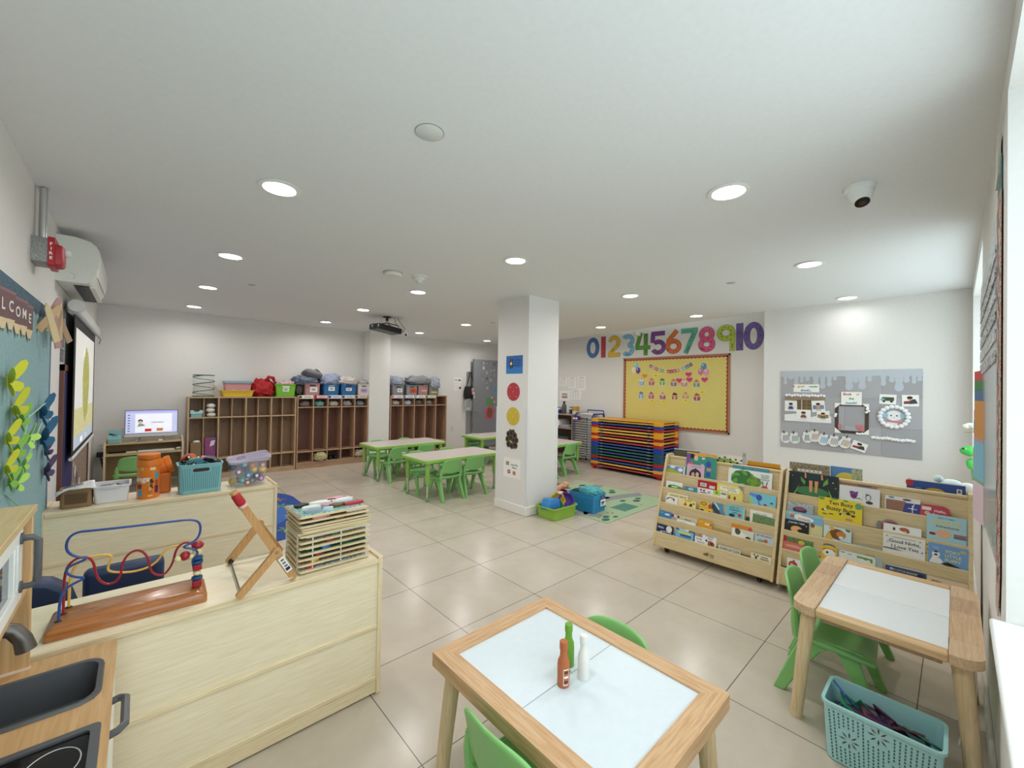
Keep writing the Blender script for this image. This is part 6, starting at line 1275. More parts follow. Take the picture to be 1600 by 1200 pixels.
t = thing('spray_bottle', 'dark grey bottle with a black cap on the supply shelf', 'bottle', (6.30, 5.32, .89)); k = MB(); k.lathe([(.045, 0), (.048, .006), (.048, .15), (.040, .18), (.018, .20)], (0, 0, 0), mat('#55575a', .45), 20); k.build('bottle_body', t); k = MB(); k.lathe([(.02, .20), (.022, .205), (.02, .235)], (0, 0, 0), BLACK, 14); k.box(-.03, .03, -.012, .012, .228, .245, BLACK); k.build('cap', t)
for x, y, w, h, c, lb in ((6.32, 5.46, .07, .12, '#24408a', 'dark blue box with a white front on the supply shelf, next to the column edge'), (6.38, 5.20, .06, .14, '#244a5c', 'dark teal jar on the supply shelf behind the bottle'), (6.40, 5.10, .10, .10, '#dcd6cc', 'white box with a yellow band at the end of the supply shelf')):
    k = MB(M=Matrix.Translation((x, y, .89))); k.box(-w/2, w/2, -w/2, w/2, 0, h, mat(c, .5)); 
    k.box(-w/2-.001, w/2+.001, -w/2-.001, w/2+.001, h*.62, h+.05 if 'yellow' in lb else h*.9, mat('#c99a3c' if 'yellow' in lb else '#dcdce4', .5)); one('supply_box', lb, 'box', k, None, .003)

# ================================================================ FELT BOARD WALL
t = thing('felt_board', 'light grey felt tile pin board with icicle drips along its top, right wall', 'pin board', (XR, .835, 1.19)); ft = [mat('#b3b2b6', .95, 'fabric', sc=1.2), mat('#abaaae', .95, 'fabric', sc=1.2)]
for i in range(4):
    for j in range(3):
        k = MB(M=MF); k.prism(rrect(-1.447+.305*i, -1.447+.305*i+.3038, .730+.304*j, .730+.304*j+.3028, .002, 1), .0005, .0092, ft[(i+j) % 2]); k.build('felt_tile', t, .0015, local=False)
k = MB(M=MF); im = mat('#c3cad3', .9, 'fabric', sc=1.2); k.prism([(-1.445, 1.575), (-.228, 1.575), (-.228, 1.640), (-1.445, 1.640)], .0093, .0112, im)
for i, (u, ln, w) in enumerate(((-1.40, .10, .018), (-1.345, .0, .03), (-1.29, .115, .024), (-1.235, .07, .018), (-1.18, .04, .02), (-1.10, .13, .03), (-1.035, .155, .026), (-.975, .12, .024), (-.925, .03, .02), (-.80, .155, .036), (-.745, .06, .026), (-.69, .15, .032), (-.63, .05, .02), (-.52, .11, .022), (-.455, .06, .022), (-.40, .165, .036), (-.345, .06, .024), (-.29, .085, .018), (-.25, .05, .018))):
    y = 1.575-ln*.72; n = 14
    k.prism([(u+w*cos(pi+pi*j/n), y+w*1.15*sin(pi+pi*j/n)) for j in range(n+1)]+[(u+w*.72, y+.35*(1.58-y)), (u+w*1.0, 1.572), (u+w*1.7, 1.60), (u-w*1.7, 1.60), (u-w*1.0, 1.572), (u-w*.72, y+.35*(1.58-y))], .0092, .0111-.00002*i, im)
k.build('icicle_trim', t, local=False)
MFB = MF @ Matrix.Translation((0, 0, .0098))
def fb(name, lab, cat, y0, y1, z0, z1, mm, draw=None, rot=0, grp=None, lift=0): return card_wall(name, lab, cat, MFB @ Matrix.Translation((0, 0, lift)), -y0, -y1, z0, z1, mm, draw, .0014, grp, rot)
def words_of(L_):
    def f(k, w, h, z_):
        n = len(L_)
        for j, (s, cs, size) in enumerate(L_):
            tot = sum(len(x) for x in s)+len(s)-1; u = -tot*size*.30
            for wd, c in zip(s, cs):
                ln = len(wd)*size*.60; k.text(wd, u+ln/2, h*(1-(2*j+1)/n), size, mat(c, .6), z_, .03, sx=.92); u += ln+size*.6
    return f
fb('word_card', 'white card reading A good reader should', 'card', 1.317, 1.066, 1.392, 1.483, PAPER, words_of([(('A', 'good', 'reader'), ('#b5382e', '#d9a53a', '#5fa06a'), .034), (('should...',), ('#3f6fb5',), .034)]))
fb('word_card', 'white card reading Book of the month', 'card', .867, .691, 1.258, 1.402, PAPER, words_of([(('Book', 'of'), ('#b5382e', '#d9a53a'), .036), (('the',), ('#4f9a5a',), .036), (('month!',), ('#3f8fb5',), .036)]), lift=.006)
t = thing('shop_front_display', 'paper shop front scene with a brown awning and snow on the grey felt board', 'paper display', MFB @ Vector((-1.18, 1.2, 0))); R3 = MF.to_3x3().to_4x4(); off = Matrix.Translation((1.18, -1.2, 0)); Q = R3 @ off
k = MB(M=Q); k.prism([(-1.405, 1.045), (-.955, 1.045), (-.955, 1.12), (-1.06, 1.13), (-1.15, 1.10), (-1.26, 1.14), (-1.405, 1.12)], .0006, .003, mat('#eef0f0', .7)); k.build('snow_bank', t)
k = MB(M=Q); k.rect(-1.29, -1.14, 1.17, 1.31, mat('#8a7350', .6), .001); [k.rect(-1.285+.052*a, -1.243+.052*a, 1.175+.046*b, 1.214+.046*b, mat('#6d5a3c', .5), .0016) for a in range(3) for b in range(3)]; k.rect(-1.235, -1.23, 1.17, 1.31, WHITE, .002); k.build('paper_window', t)
k = MB(M=Q); k.prism([(-1.395, 1.298), (-1.01, 1.298), (-1.01, 1.346), (-1.395, 1.346)], .002, .005, mat('#9a8672', .7)); k.build('awning', t)
k = MB(M=Q); [k.ball((-1.385+.028*i, 1.352+.004*sin(i*2.2), .008), .016, mat('#f2f2f2', .95), 8, 6, sz=.7) for i in range(14)]; k.build('cotton_snow', t)
def child_card(bg, shirt):
    def f(k, w, h, z_): k.rect(-w*.85, w*.85, -h*.5, h*.2, mat(bg, .6), z_); k.disc(0, h*.2, w*.30, mat('#d9a585', .6), z_+.0008, ry=h*.30); k.disc(0, h*.42, w*.33, mat('#2a2224', .6), z_+.0014, ry=h*.20); k.poly([(-w*.45, -h*.6), (w*.45, -h*.6), (w*.3, -h*.08), (-w*.3, -h*.08)], mat(shirt, .6), z_+.0010); k.rect(-w*.4, w*.4, -h*.82, -h*.76, mat('#8a8a90', .6), z_)
    return f
fb('picture_card', 'picture card of a reading child in blue at the left under the awning', 'card', 1.403, 1.278, 1.161, 1.287, PAPER, child_card('#e6ebf0', '#2f4f86'), lift=.005)
fb('picture_card', 'picture card of two children under the paper window', 'card', 1.284, 1.143, 1.069, 1.186, PAPER, child_card('#f2f2f2', '#8a4a4a'), lift=.006)
fb('picture_card', 'picture card of a child in a dark hood at the right under the awning', 'card', 1.135, 1.012, 1.166, 1.296, PAPER, child_card('#7d8aa8', '#b0a09a'), .08, lift=.005)
fb('picture_card', 'picture card with brown bookshelves at the lower right of the shop scene', 'card', 1.089, .969, 1.072, 1.183, PAPER, child_card('#a5805c', '#5a6a4a'), lift=.004)
t = thing('paper_picture_border', 'empty dark brown paper frame with white corners under the Book of the month card', 'paper frame', MFB @ Vector((-.777, 1.11, 0))); Q = R3; 
for nm, P, c in (('frame_side', [(-.144, -.145), (-.112, -.145), (-.112, .145), (-.144, .145)], '#4a3c34'), ('frame_side', [(.112, -.145), (.144, -.145), (.144, .145), (.112, .145)], '#4a3c34'), ('frame_side', [(-.12, -.165), (.12, -.165), (.12, -.135), (-.12, -.135)], '#3f332c'), ('frame_side', [(-.12, .135), (.12, .135), (.12, .165), (-.12, .165)], '#4a3c34')):
    k = MB(M=Q); k.prism(P, .001, .004, mat(c, .6)); k.build(nm, t)
for sx in (-1, 1):
    for sy in (-1, 1): k = MB(M=Q); P = [(sx*.146, sy*.166), (sx*.146, sy*.105), (sx*.085, sy*.166)]; k.prism(P if sx*sy > 0 else P[::-1], .004, .006, PAPER); k.build('white_corner', t)
k = MB(M=Q); rdm = mat('#b5303c', .6, 'mottle', '#e0a0a0', sc=1.4); k.poly([(.03, -.07), (.085, -.065), (.11, -.10), (.10, -.135), (.06, -.12)], rdm, .0066); k.poly([(-.115, -.06), (-.09, -.065), (-.085, -.11), (-.115, -.12)], rdm, .0066); k.build('snowflake_print', t)
k = MB(M=Q); [k.ball((a, b, .012), .014, mat('#f2f2f2', .95), 8, 6) for a, b in ((.13, .11), (.14, .09), (.125, .075), (-.135, .04), (-.14, .02), (.05, -.16), (.07, -.163), (.09, -.158))]; k.build('cotton_ball', t)
fb('picture_card', 'white card with a green van, upper right of the felt board', 'card', .55, .419, 1.28, 1.381, PAPER, lambda k, w, h, z_: (k.poly(rrect(-w*.7, w*.75, -h*.35, h*.45, .008), mat('#4a6a4a', .6), z_), k.rect(-w*.2, w*.6, -h*.1, h*.3, mat('#4f4436', .6), z_+.0006), k.poly(rrect(-w*.85, -w*.4, -h*.35, h*.15, .006), mat('#8ab0b5', .6), z_+.0004), k.disc(-w*.45, -h*.45, w*.16, BLACK, z_+.001), k.disc(w*.45, -h*.45, w*.16, BLACK, z_+.001)), -.04, lift=.003)
rb = lambda k, w, h, z_: (k.poly([(-w*.8, -h*.6), (w*.85, -h*.5), (w*.7, h*.0), (-w*.75, -h*.1)], mat('#8a3a44', .6), z_), k.poly([(-w*.1, -h*.6), (w*.8, -h*.5), (w*.6, h*.25), (-w*.05, h*.2)], mat('#3c4248', .6), z_+.0006), k.disc(-w*.05, h*.30, w*.28, mat('#d9a585', .6), z_+.0010, ry=h*.3), k.disc(-w*.05, h*.52, w*.34, mat('#221c1e', .6), z_+.0014, ry=h*.24))
fb('picture_card', 'white card with a child among red books, far upper right of the felt board', 'card', .378, .253, 1.263, 1.38, PAPER, rb, .03, lift=.003)
fb('picture_card', 'tilted white card with a child among red books at the bottom of the felt board', 'card', .775, .645, .765, .862, PAPER, rb, -.32, lift=.008)
t = thing('snow_wreath', 'cotton ball wreath round a plain snow face with blue ear muffs on the felt board', 'paper wreath', MFB @ Vector((-.436, 1.15, 0)))
for i in range(18):
    a = 2*pi*i/18; k = MB(M=Q); k.ball((.108*cos(a), .105*sin(a), .012), .021, mat('#f0f1f2', .95), 10, 7, sz=.7, sx=1.1); k.build('cotton_ball', t)
k = MB(M=Q); k.prism([(.062*cos(q), .012+.052*sin(q)) for q in [2*pi*i/26 for i in range(26)]], .001, .003, mat('#eceef0', .7)); k.poly([(-.06, -.09), (.06, -.09), (.05, -.04), (-.05, -.04)], mat('#e4e6e8', .7), .0012); k.disc(-.022, .012, .007, INK, .0036); k.disc(.022, .012, .007, INK, .0036); k.poly([(-.006, -.006), (.006, -.006), (0, -.014)], mat('#6a6a70', .6), .0036)
k.poly([(-.058, -.035), (.058, -.045), (.055, -.065), (-.05, -.055)], mat('#cf7f86', .6), .0038); k.poly([(.03, -.05), (.055, -.05), (.05, -.085), (.03, -.085)], mat('#cf7f86', .6), .0040); k.build('snow_face', t)
for s_ in (-1, 1): k = MB(M=Q); k.prism([(s_*.066+.022*cos(q), .014+.026*sin(q)) for q in [2*pi*i/18 for i in range(18)]], .003, .0055, mat('#9cc2d6', .7)); k.build('ear_muff', t)
k = MB(M=MFB); [k.ball((-.60+.0125*i, .92-.004*sin(i*.5)-.0005*i+.006*(i % 2), .010), .014+.003*(i % 3 == 0), mat('#eeeff0', .95), 8, 6, sz=.8) for i in range(26)]; one('cotton_strip', 'long strip of white cotton balls at the lower right of the felt board', 'cotton strip', k)
MT = [(-1.397, .847, '#8a8f96', 'grey scribbled', .2), (-1.302, .85, '#6aa58a', 'green and pink scribbled', .15), (-1.175, .872, '#4f7d8a', 'dark teal scribbled', .1), (-1.105, .892, '#b5968a', 'tan scribbled', 0), (-1.022, .862, '#6ab0cc', 'sky blue scribbled', -.1), (-.928, .855, '#9a9a9c', 'pale barely coloured', -.05), (-.827, .850, '#c98a7a', 'rainbow striped', -.25)]
for i, (u, v, c, lb, ro) in enumerate(MT):
    t = thing('paper_mitten', '%s paper mitten clipped to the felt board%s' % (lb, ', end of the row' if i == 6 else ', start of the row' if i == 0 else ''), 'paper mitten', MFB @ Vector((u, v, .001+.002*i)), 0, 'clipped paper mittens'); B = R3 @ Matrix.Rotation(ro, 4, 'Z')
    k = MB(M=B); k.prism([(-.038, .055), (.038, .055), (.036, .030), (.052, -.005), (.045, -.05), (.015, -.072), (-.02, -.07), (-.046, -.045), (-.05, .0), (-.036, .030)][::-1], .0005, .0018, mat('#eceae8', .7)); 
    for j in range(5): a = -.03+.014*j; k.poly([(a, -.045), (a+.007, -.048), (a+.020, .02), (a+.012, .024)], mat(c if i < 6 else ('#4f93bd', '#e0c04a', '#cf7060', '#8aba6a', '#d98a9a')[j], .6), .0024)
    k.build('mitten', t); k = MB(M=B); k.box(-.005, .005, .045, .075, .001, .008, mat('#3a3a3c', .5)); k.build('clothes_peg', t)
# ================================================================ FLOOR TOYS AND RUGS
def prmat():   # play rug printed with roads
    m = bpy.data.materials.new('road_rug_print'); m.use_nodes = True; nt = m.node_tree; N = nt.nodes; L = nt.links; b = N['Principled BSDF']; b.inputs['Roughness'].default_value = .95
    tc = N.new('ShaderNodeTexCoord'); no = N.new('ShaderNodeTexNoise'); no.inputs['Scale'].default_value = 240; L.new(tc.outputs['Object'], no.inputs['Vector'])
    ra = N.new('ShaderNodeValToRGB'); ra.color_ramp.elements[0].color = lin('#93a984'); ra.color_ramp.elements[1].color = lin('#a9bb9a'); L.new(no.outputs['Fac'], ra.inputs[0]); L.new(ra.outputs[0], b.inputs['Base Color']); return m
k = MB(); RU = (Vector((3.60, 2.06, 0)), Vector((4.84, 2.45, 0)))
P = [(3.60, 2.79), (3.895, 2.18), (4.80, 2.49), (4.90, 3.70), (4.45, 3.72), (3.66, 3.1)]
# rectangular rug laid slightly askew
ang = 0; ux, uy = Vector((1, 0, 0)), Vector((0, 1, 0)); O = Vector((3.585, 2.43, 0)); Lx, Ly = 1.36, 1.29
M = frame(O, ux, uy); k = MB(M=M); k.prism(rrect(0, Lx, 0, Ly, .012), .001, .006, prmat()); rd_ = mat('#8a8a8e', .9); wl = mat('#e2e2de', .9); tree = mat('#3f6b58', .9, 'mottle', '#2d5650'); h = .0064
def road(Pt, w): L_, R_ = seg(Pt, w*1.45); k.poly([(a*1.4, b*.91) for a, b in L_+R_[::-1]], rd_, h); 0 and [k.poly([(a[0]*.7+b[0]*.3-.0+q, a[1]*.7+b[1]*.3), (a[0]*.3+b[0]*.7+q, a[1]*.3+b[1]*.7), (a[0]*.3+b[0]*.7+q+.008, a[1]*.3+b[1]*.7+.008), (a[0]*.7+b[0]*.3+q+.008, a[1]*.7+b[1]*.3+.008)], wl, h+.0004) for a, b in zip(Pt, Pt[1:]) for q in (0,)]
road([(.0, .42), (.18, .45), (.30, .55), (.55, .60), (.80, .52), (.95, .42)], .055); road([(.30, .55), (.33, .75), (.28, .95), (.34, 1.15), (.30, 1.42)], .05); road([(.55, .60), (.60, .85), (.72, 1.05), (.95, 1.15)], .05); road([(.34, 1.15), (.6, 1.2), (.72, 1.05)], .045)
for i in range(3): road([(.18+.10*cos(a)+.0, .30+.12*sin(a)) for a in [pi*.1+pi*1.2*j/10 for j in range(11)]], .035) if i == 0 else None
for a, b, r in ((.06, .08, .045), (.12, .14, .04), (.18, .07, .03), (.34, .42, .04), (.62, .40, .04), (.44, .72, .05), (.74, .90, .05), (.2, .62, .04), (.72, .28, .05), (.80, .33, .04), (.45, .85, .05), (.50, .92, .05), (.42, 1.0, .04), (.80, .75, .05), (.86, .82, .04), (.14, .75, .05), (.18, .85, .04), (.12, 1.1, .05), (.8, 1.3, .05), (.6, 1.33, .04), (.16, 1.28, .05)): k.disc(a*1.4, b*.91, r*1.2, tree, h+.0006, ry=r*.8)
k.rect(.50, .80, .10, .30, mat('#5f9080', .9, 'mottle', '#3f6f60'), h); 
for a, b in ((.08, .16), (.34, .16), (.88, .12), (.30, .20)): k.disc(a, b, .015, mat('#a5604a', .9), h+.0007)
one('play_rug', 'green play rug printed with grey roads on the floor by the column', 'rug', k)
k = MB(); k.prism(rrect(-.30, 1.42, 4.03, 6.02, .55, 12), .001, .007, mat('#2a4a94', .95, 'fabric')); 
k.poly([(.70+.55*cos(q), 5.0+.62*sin(q)) for q in [2*pi*i/40 for i in range(40)]], mat('#3f68b0', .95, 'fabric'), .0075)
for a, b, c, r in ((1.24, 5.45, '#b5772f', .10), (1.22, 5.15, '#6a9a4a', .11), (1.20, 4.70, '#a5b04a', .09), (1.05, 4.30, '#6a9a4a', .10), (1.28, 4.95, '#5f9a5a', .08), (1.10, 5.75, '#c98a3c', .09)):
    for q in range(5): w_ = q*2*pi/5+a*3; k.poly([(a, b), (a+r*.5*cos(w_-.3), b+r*.5*sin(w_-.3)), (a+r*cos(w_), b+r*sin(w_)), (a+r*.5*cos(w_+.3), b+r*.5*sin(w_+.3))], mat(c, .95), .0082+.0001*q)
one('round_cornered_rug', 'navy blue rug with orange and green leaves beyond the storage shelves', 'rug', k)
t = bin_('toy_tub', 'low lime green tub of play dishes at the foot of the column', 3.385, 2.945, 0, .40, .30, .125, mat('#8fb83f', .42), tap=.88, cat='tub', lip=.018, r=.04)
k = MB(M=Matrix.Translation((3.31, 2.965, .105)) @ Matrix.Rotation(.12, 4, 'Y') @ Matrix.Rotation(.05, 4, 'Z')); k.loft([[(a, b, z_) for a, b in rrect(-.11*s, .11*s, -.06*s, .06*s, .02)] for z_, s in ((-.02, 1), (.035, .98), (.05, .9), (.082, .82), (.088, .76))], mat('#2f84c8', .4)); one('toy_loaf_box', 'bright blue upturned box in the lime green tub', 'toy', k, angle=30)
def bowl(nm, lab, c, pos, rot, r, wav, depth, n=40):
    k = MB(M=Matrix.Translation(pos) @ rot); R = lambda s, z_: [(r*s*cos(a)*(1+wav*cos(7*a)), r*s*sin(a)*(1+wav*cos(7*a)), z_) for a in [2*pi*i/n for i in range(n)]]
    k.loft([R(.5, -depth), R(.75, -depth*.75), R(.95, -.01), R(1.08, 0), R(1.08, .004), R(.93, .0), R(.73, -depth*.68), R(.5, -depth*.92)], mat(c, .4)); one(nm, lab, 'toy dish', k)
bowl('toy_bowl', 'purple scalloped bowl standing on edge in the lime green tub', '#5f3fa0', (3.49, 2.90, .155), Matrix.Rotation(-.9, 4, 'Z') @ Matrix.Rotation(1.25, 4, 'X'), .085, .06, .05)
bowl('toy_bowl', 'yellow scalloped bowl behind the purple one in the lime green tub', '#e0b52f', (3.425, 2.965, .155), Matrix.Rotation(-.9, 4, 'Z') @ Matrix.Rotation(1.15, 4, 'X'), .078, .07, .04)
bowl('toy_bowl', 'green bowl at the left of the yellow one in the lime green tub', '#2f9a62', (3.385, 2.93, .115), Matrix.Rotation(-.9, 4, 'Z') @ Matrix.Rotation(1.1, 4, 'X'), .055, .05, .03)
k = MB(M=Matrix.Translation((3.33, 2.90, .075))); k.box(-.06, .06, -.03, .03, -.02, .02, mat('#8a2c2c', .5)); one('toy_brick', 'dark red block low under the blue box in the green tub', 'toy', k, None, .006)
t = bin_('toy_basket', 'bright blue basket with a white label and teal net cloth on the play rug', 3.83, 2.87, .007, .25, .36, .20, mat('#2f8fc4', .45), tap=.94, handle=None, cat='basket'); t.rotation_euler = (0, 0, .05)
k = MB(); woven(t, k, .25, .36, .20, .94, mat('#1f78ae', .6), 18, 15, .0045, .0018, sides='fl', z0=.02, z1=.05); k.build('weave_ridge', t)
k = MB(M=frame((.045, -.1795, .165), (1, 0, 0), (0, 0, 1))); k.poly(rrect(-.04, .04, -.011, .011, .010), mat('#4a3550', .7), .004); k.disc(-.008, 0, .013, mat('#c98fb5', .6), .0046, ry=.009); k.build('grip_hole', t)
k = MB(M=frame((.05, -.1765, .10), (1, 0, 0), (0, 0, 1))); k.rect(-.05, .05, -.035, .035, PAPER, .003); k.rect(-.036, .03, -.004, .014, INK, .0036); k.rect(-.03, .02, -.022, -.008, mat('#5a5a60', .6), .0036); k.build('label_card', t)
heap('net_cloth', 'teal net cloth heaped on top of the bright blue basket', 'cloth', (3.83, 2.83, .215), (.20, .24, .09), mat('#5fb5bd', .7, 'mottle', '#3f98a5', sc=1.5), 61, rough=.38)
heap('dark_cloth', 'dark cloth at the back inside the bright blue basket', 'cloth', (3.78, 2.97, .20), (.14, .12, .05), mat('#23303c', .8), 62)
t = thing('doll_carrier', 'red toy carrier with a handle behind the blue basket', 'doll carrier', (3.70, 3.22, 0)); k = MB(); k.loft([[(.15*s*cos(a), .11*s*sin(a), z_) for a in [2*pi*i/24 for i in range(24)]] for z_, s in ((0, .7), (.03, .9), (.12, 1), (.16, 1.02), (.16, .92), (.06, .8))], mat('#a3283a', .5)); k.build('carrier_shell', t)
k = MB(); k.tube([(.13*cos(a)+.03, .03, .15+.09*sin(a)) for a in [pi*i/14 for i in range(15)]], .009, mat('#9a6a5a', .5), 8); k.build('carry_handle', t); k = MB(); k.ball((-.02, -.06, .15), .05, mat('#e2d3d0', .8), 12, 8, sx=1.4, sz=.5); k.build('cushion', t)
t = thing('baby_doll', 'bare toy baby doll lying in the red carrier behind the column', 'doll', (3.70, 3.22, .16)); sk = mat('#d8a182', .55)
bm2 = bpy.data.meshes.new('doll_body'); pts = [(0, 0, .03), (.05, 0, .035), (.10, .0, .04), (-.05, -.0, .03), (-.09, -.045, .03), (-.12, -.04, .065), (-.08, .045, .03), (-.12, .05, .055), (.085, -.055, .05), (.05, -.09, .07), (.085, .055, .05), (.05, .085, .065), (.13, 0, .048)]
bm2.from_pydata(pts, [(0, 1), (1, 2), (0, 3), (3, 4), (4, 5), (3, 6), (6, 7), (2, 8), (8, 9), (2, 10), (10, 11), (2, 12)], []); bm2.materials.append(sk); o = bpy.data.objects.new('doll_body', bm2); COL.objects.link(o); o.parent = t
q = o.modifiers.new('k', 'SKIN'); rr = [.035, .036, .033, .034, .024, .017, .024, .017, .020, .015, .020, .015, .018]
for v_, r_ in zip(bm2.skin_vertices[0].data, rr): v_.radius = (r_, r_)
bm2.skin_vertices[0].data[0].use_root = True; q = o.modifiers.new('s', 'SUBSURF'); q.levels = q.render_levels = 2
k = MB(); k.ball((.165, 0, .055), .042, sk, 18, 12, sx=1.05, sz=.95); 
for s_ in (-1, 1): k.ball((.178, s_*.015, .094), .005, mat('#2a2a30', .3), 8, 6); k.ball((.162, s_*.041, .058), .009, sk, 8, 6)
k.ball((.188, 0, .092), .006, sk, 8, 6); k.ball((.172, 0, .0), .001, sk, 6, 4); k.build('head', t)

# basket of plastic magnet shapes under the drawing table
bx, by, bh = 2.045, .182, .215; t = thing('plastic_basket', 'pale turquoise perforated basket of plastic shapes on the floor under the drawing table', 'basket', (bx, by, 0)); bq = mat('#a6d6d8', .42)
k = MB(); bin_body(k, .205, .335, bh, bq, .90, .03, .007); k.build('basket_body', t)
FL = ((-.08, .105), (.055, .075), (.0, .17)); dk = mat('#3f5f66', .7)
k = MB(); woven(t, k, .205, .335, bh, .90, dk, 13, 15, .0021, .0036, sides='fblr', z0=.018, z1=.03, skip=lambda s, u, zz: (s in 'lr' and any((u-a)**2+(zz-b)**2 < .038**2 for a, b in FL)) or (s in 'fb' and abs(u) < .045 and abs(zz-.17) < .018)); k.build('perforation', t)
k = MB()
for s in 'lr':
    for a, b in FL:
        q = .90+.10*b/bh; off = .205/2*q+.0006-.006*b/bh; M = frame((-off if s == 'l' else off, 0, 0), (0, -1 if s == 'l' else 1, 0), (0, 0, 1))
        for j in range(8): w_ = 2*pi*j/8; k.poly([(a+.008*cos(w_), b+.008*sin(w_)), (a+.020*cos(w_-.13), b+.020*sin(w_-.13)), (a+.031*cos(w_), b+.031*sin(w_)), (a+.020*cos(w_+.13), b+.020*sin(w_+.13))], mat('#54353f', .7), .0006, M=M)
k.build('flower_pattern', t)
k = MB()
for s in (-1, 1):
    M = frame((0, s*(.335/2*.978-.003), .17), (1, 0, 0) if s < 0 else (-1, 0, 0), (0, 0, 1)); k.poly(rrect(-.034, .034, -.010, .010, .0095), mat('#dfe6e6', .6), .0016, M=M)
k.build('grip_hole', t)
def magnet(i, x, y, z_, rx, rz, c, tri, lab):
    s = .042; z_ += .022; k = MB(M=Matrix.Translation((x, y, z_)) @ Matrix.Rotation(rz, 4, 'Z') @ Matrix.Rotation(rx, 4, 'X')); mm = mat(c, .25, alpha=.9)
    P = [(-s, -s), (s, -s), (s, s), (-s, s)] if not tri else [(-s, -s), (s, -s), (0, s)]; Q = [(a*.72, b*.72-(0 if not tri else .006)) for a, b in P]; n = len(P)
    k.loft([[(P[j][0], P[j][1], -.003), (P[j][0], P[j][1], .003), (Q[j][0], Q[j][1], .003), (Q[j][0], Q[j][1], -.003)] for j in range(n)], mm, closed=True); k.prism(Q, -.001, .001, mat(c, .15, alpha=.35)); one('magnet_shape', lab, 'toy', k, 'plastic magnet shapes in the basket', .0008)
cs = [('#244a9c', 'dark blue'), ('#2f8f6a', 'green'), ('#2f8f6a', 'green'), ('#5f3048', 'plum'), ('#6a3a58', 'mauve'), ('#3a2850', 'violet'), ('#4a2440', 'dark purple'), ('#50305f', 'purple'), ('#5a2a3a', 'wine'), ('#2a2430', 'blackish'), ('#1f6a4a', 'deep green'), ('#7a5068', 'pale mauve'), ('#3f2a55', 'indigo'), ('#6a3048', 'maroon'), ('#a54a2a', 'rust orange'), ('#3a2838', 'dark plum')]
pp = [(2.06, .285, .175, .9, .6, 0), (2.035, .262, .165, .5, .2, 0), (2.07, .24, .160, 1.0, 1.4, 1), (2.03, .222, .155, .4, 1.0, 0), (2.05, .20, .160, .25, .3, 0), (2.02, .185, .150, .6, 2.0, 0), (2.06, .165, .150, 1.1, .9, 0), (2.03, .145, .150, .3, .6, 0), (2.06, .12, .152, .5, 1.9, 0), (2.03, .095, .148, .2, .2, 0), (2.065, .075, .145, .6, 1.2, 0), (2.03, .29, .14, .2, 1.0, 1), (2.05, .27, .13, .1, .4, 0), (2.045, .15, .125, .1, .8, 0), (2.02, .21, .135, .3, .1, 0), (2.055, .22, .12, 0, .3, 0)]
wh_ = ['standing at the far left end', 'at the left end', 'tilted at the left end', 'left of the middle', 'in the middle', 'low in the middle', 'standing right of the middle', 'right of the middle', 'toward the right end', 'at the right end', 'far right end', 'low at the left', 'under the left ones', 'under the right ones', 'low, near the front', 'under the middle ones']
for i in range(len(cs)): magnet(i, *pp[i][:3], pp[i][3], pp[i][4], cs[i][0], pp[i][5], '%s plastic frame shape in the turquoise floor basket, %s' % (cs[i][1], wh_[i]))
k = MB(); cw = mat('#e4e2e0', .5); k.tube([(2.16, -.045, .44), (2.155, -.05, .36), (2.15, -.04, .27), (2.13, -.02, .22), (2.12, -.01, .17), (2.14, -.03, .16), (2.15, -.04, .22), (2.16, -.05, .27), (2.17, -.055, .20), (2.15, -.04, .12), (2.14, -.03, .08)], .0035, cw, 6)
for j in range(3): k.tube([(2.145+.02*cos(a)+.004*j, -.035-.012*cos(a), .165+.05*sin(a)) for a in [2*pi*q/16 for q in range(16)]], .003, cw, 5, closed=True)
k.box(2.128, 2.148, -.038, -.022, .06, .12, cw); k.tube([(2.14, -.03, .06), (2.15, -.04, .01), (2.3, -.06, .006), (2.45, -.07, .006)], .003, cw, 5); one('bundled_cable', 'bundled white cable hanging from the drawing table by the window wall', 'cable', k)

# ================================================================ WINDOW SIDE
t = thing('pocket_chart', 'clear pocket chart with coloured envelopes hanging on the window wall pier', 'pocket chart', (2.9, YW, 1.4))
k = MB(M=MWD); k.prism([(-3.60, .72), (-2.22, .80), (-2.20, 2.03), (-3.60, 2.00)], .002, .006, mat('#b9c4c6', .15, alpha=.55)); k.build('clear_sheet', t, local=False)
k = MB(M=MWD)
for j in range(6):
    zz = 1.93-.075*j
    k.prism([(-3.58, zz-.06), (-2.24, zz-.05), (-2.24, zz-.01), (-3.58, zz)], .006, .009, mat('#4c4c52' if j % 2 else '#8a8c92', .6, 'mottle', '#d9d9d9', sc=.6))
k.build('printed_strip', t, local=False)
en = ['#c0392f', '#2f7a3c', '#4a6a96', '#c98a3c', '#e0b8c4', '#4a7aa5', '#c49aa5', '#7ab8cf', '#c9a54a', '#d9a0b0', '#8fb592', '#e0c8d4']
for i in range(12):
    zz = 1.52-.055*i; u = -3.56+.05*(i % 4); k = MB(M=MWD); w_ = .22
    k.prism([(u, zz-.20), (u+w_, zz-.20), (u+w_, zz), (u, zz)], .012, .016, mat(en[i], .6), M=Matrix.Translation((u, 0, .026+.0006*i)) @ Matrix.Rotation(.125+.01*(i % 3), 4, 'Y') @ Matrix.Translation((-u, 0, -.012))); k.build('envelope', t, local=False)
k = MB(M=MWD); P = []
k.prism([(-2.20, .66), (-2.09, .66), (-2.04, .80), (-2.03, 2.05), (-2.16, 2.05), (-2.18, .95)], .004, .0065, mat('#d8cfc0', .6, 'mottle', '#a5604a', sc=2.4)); 
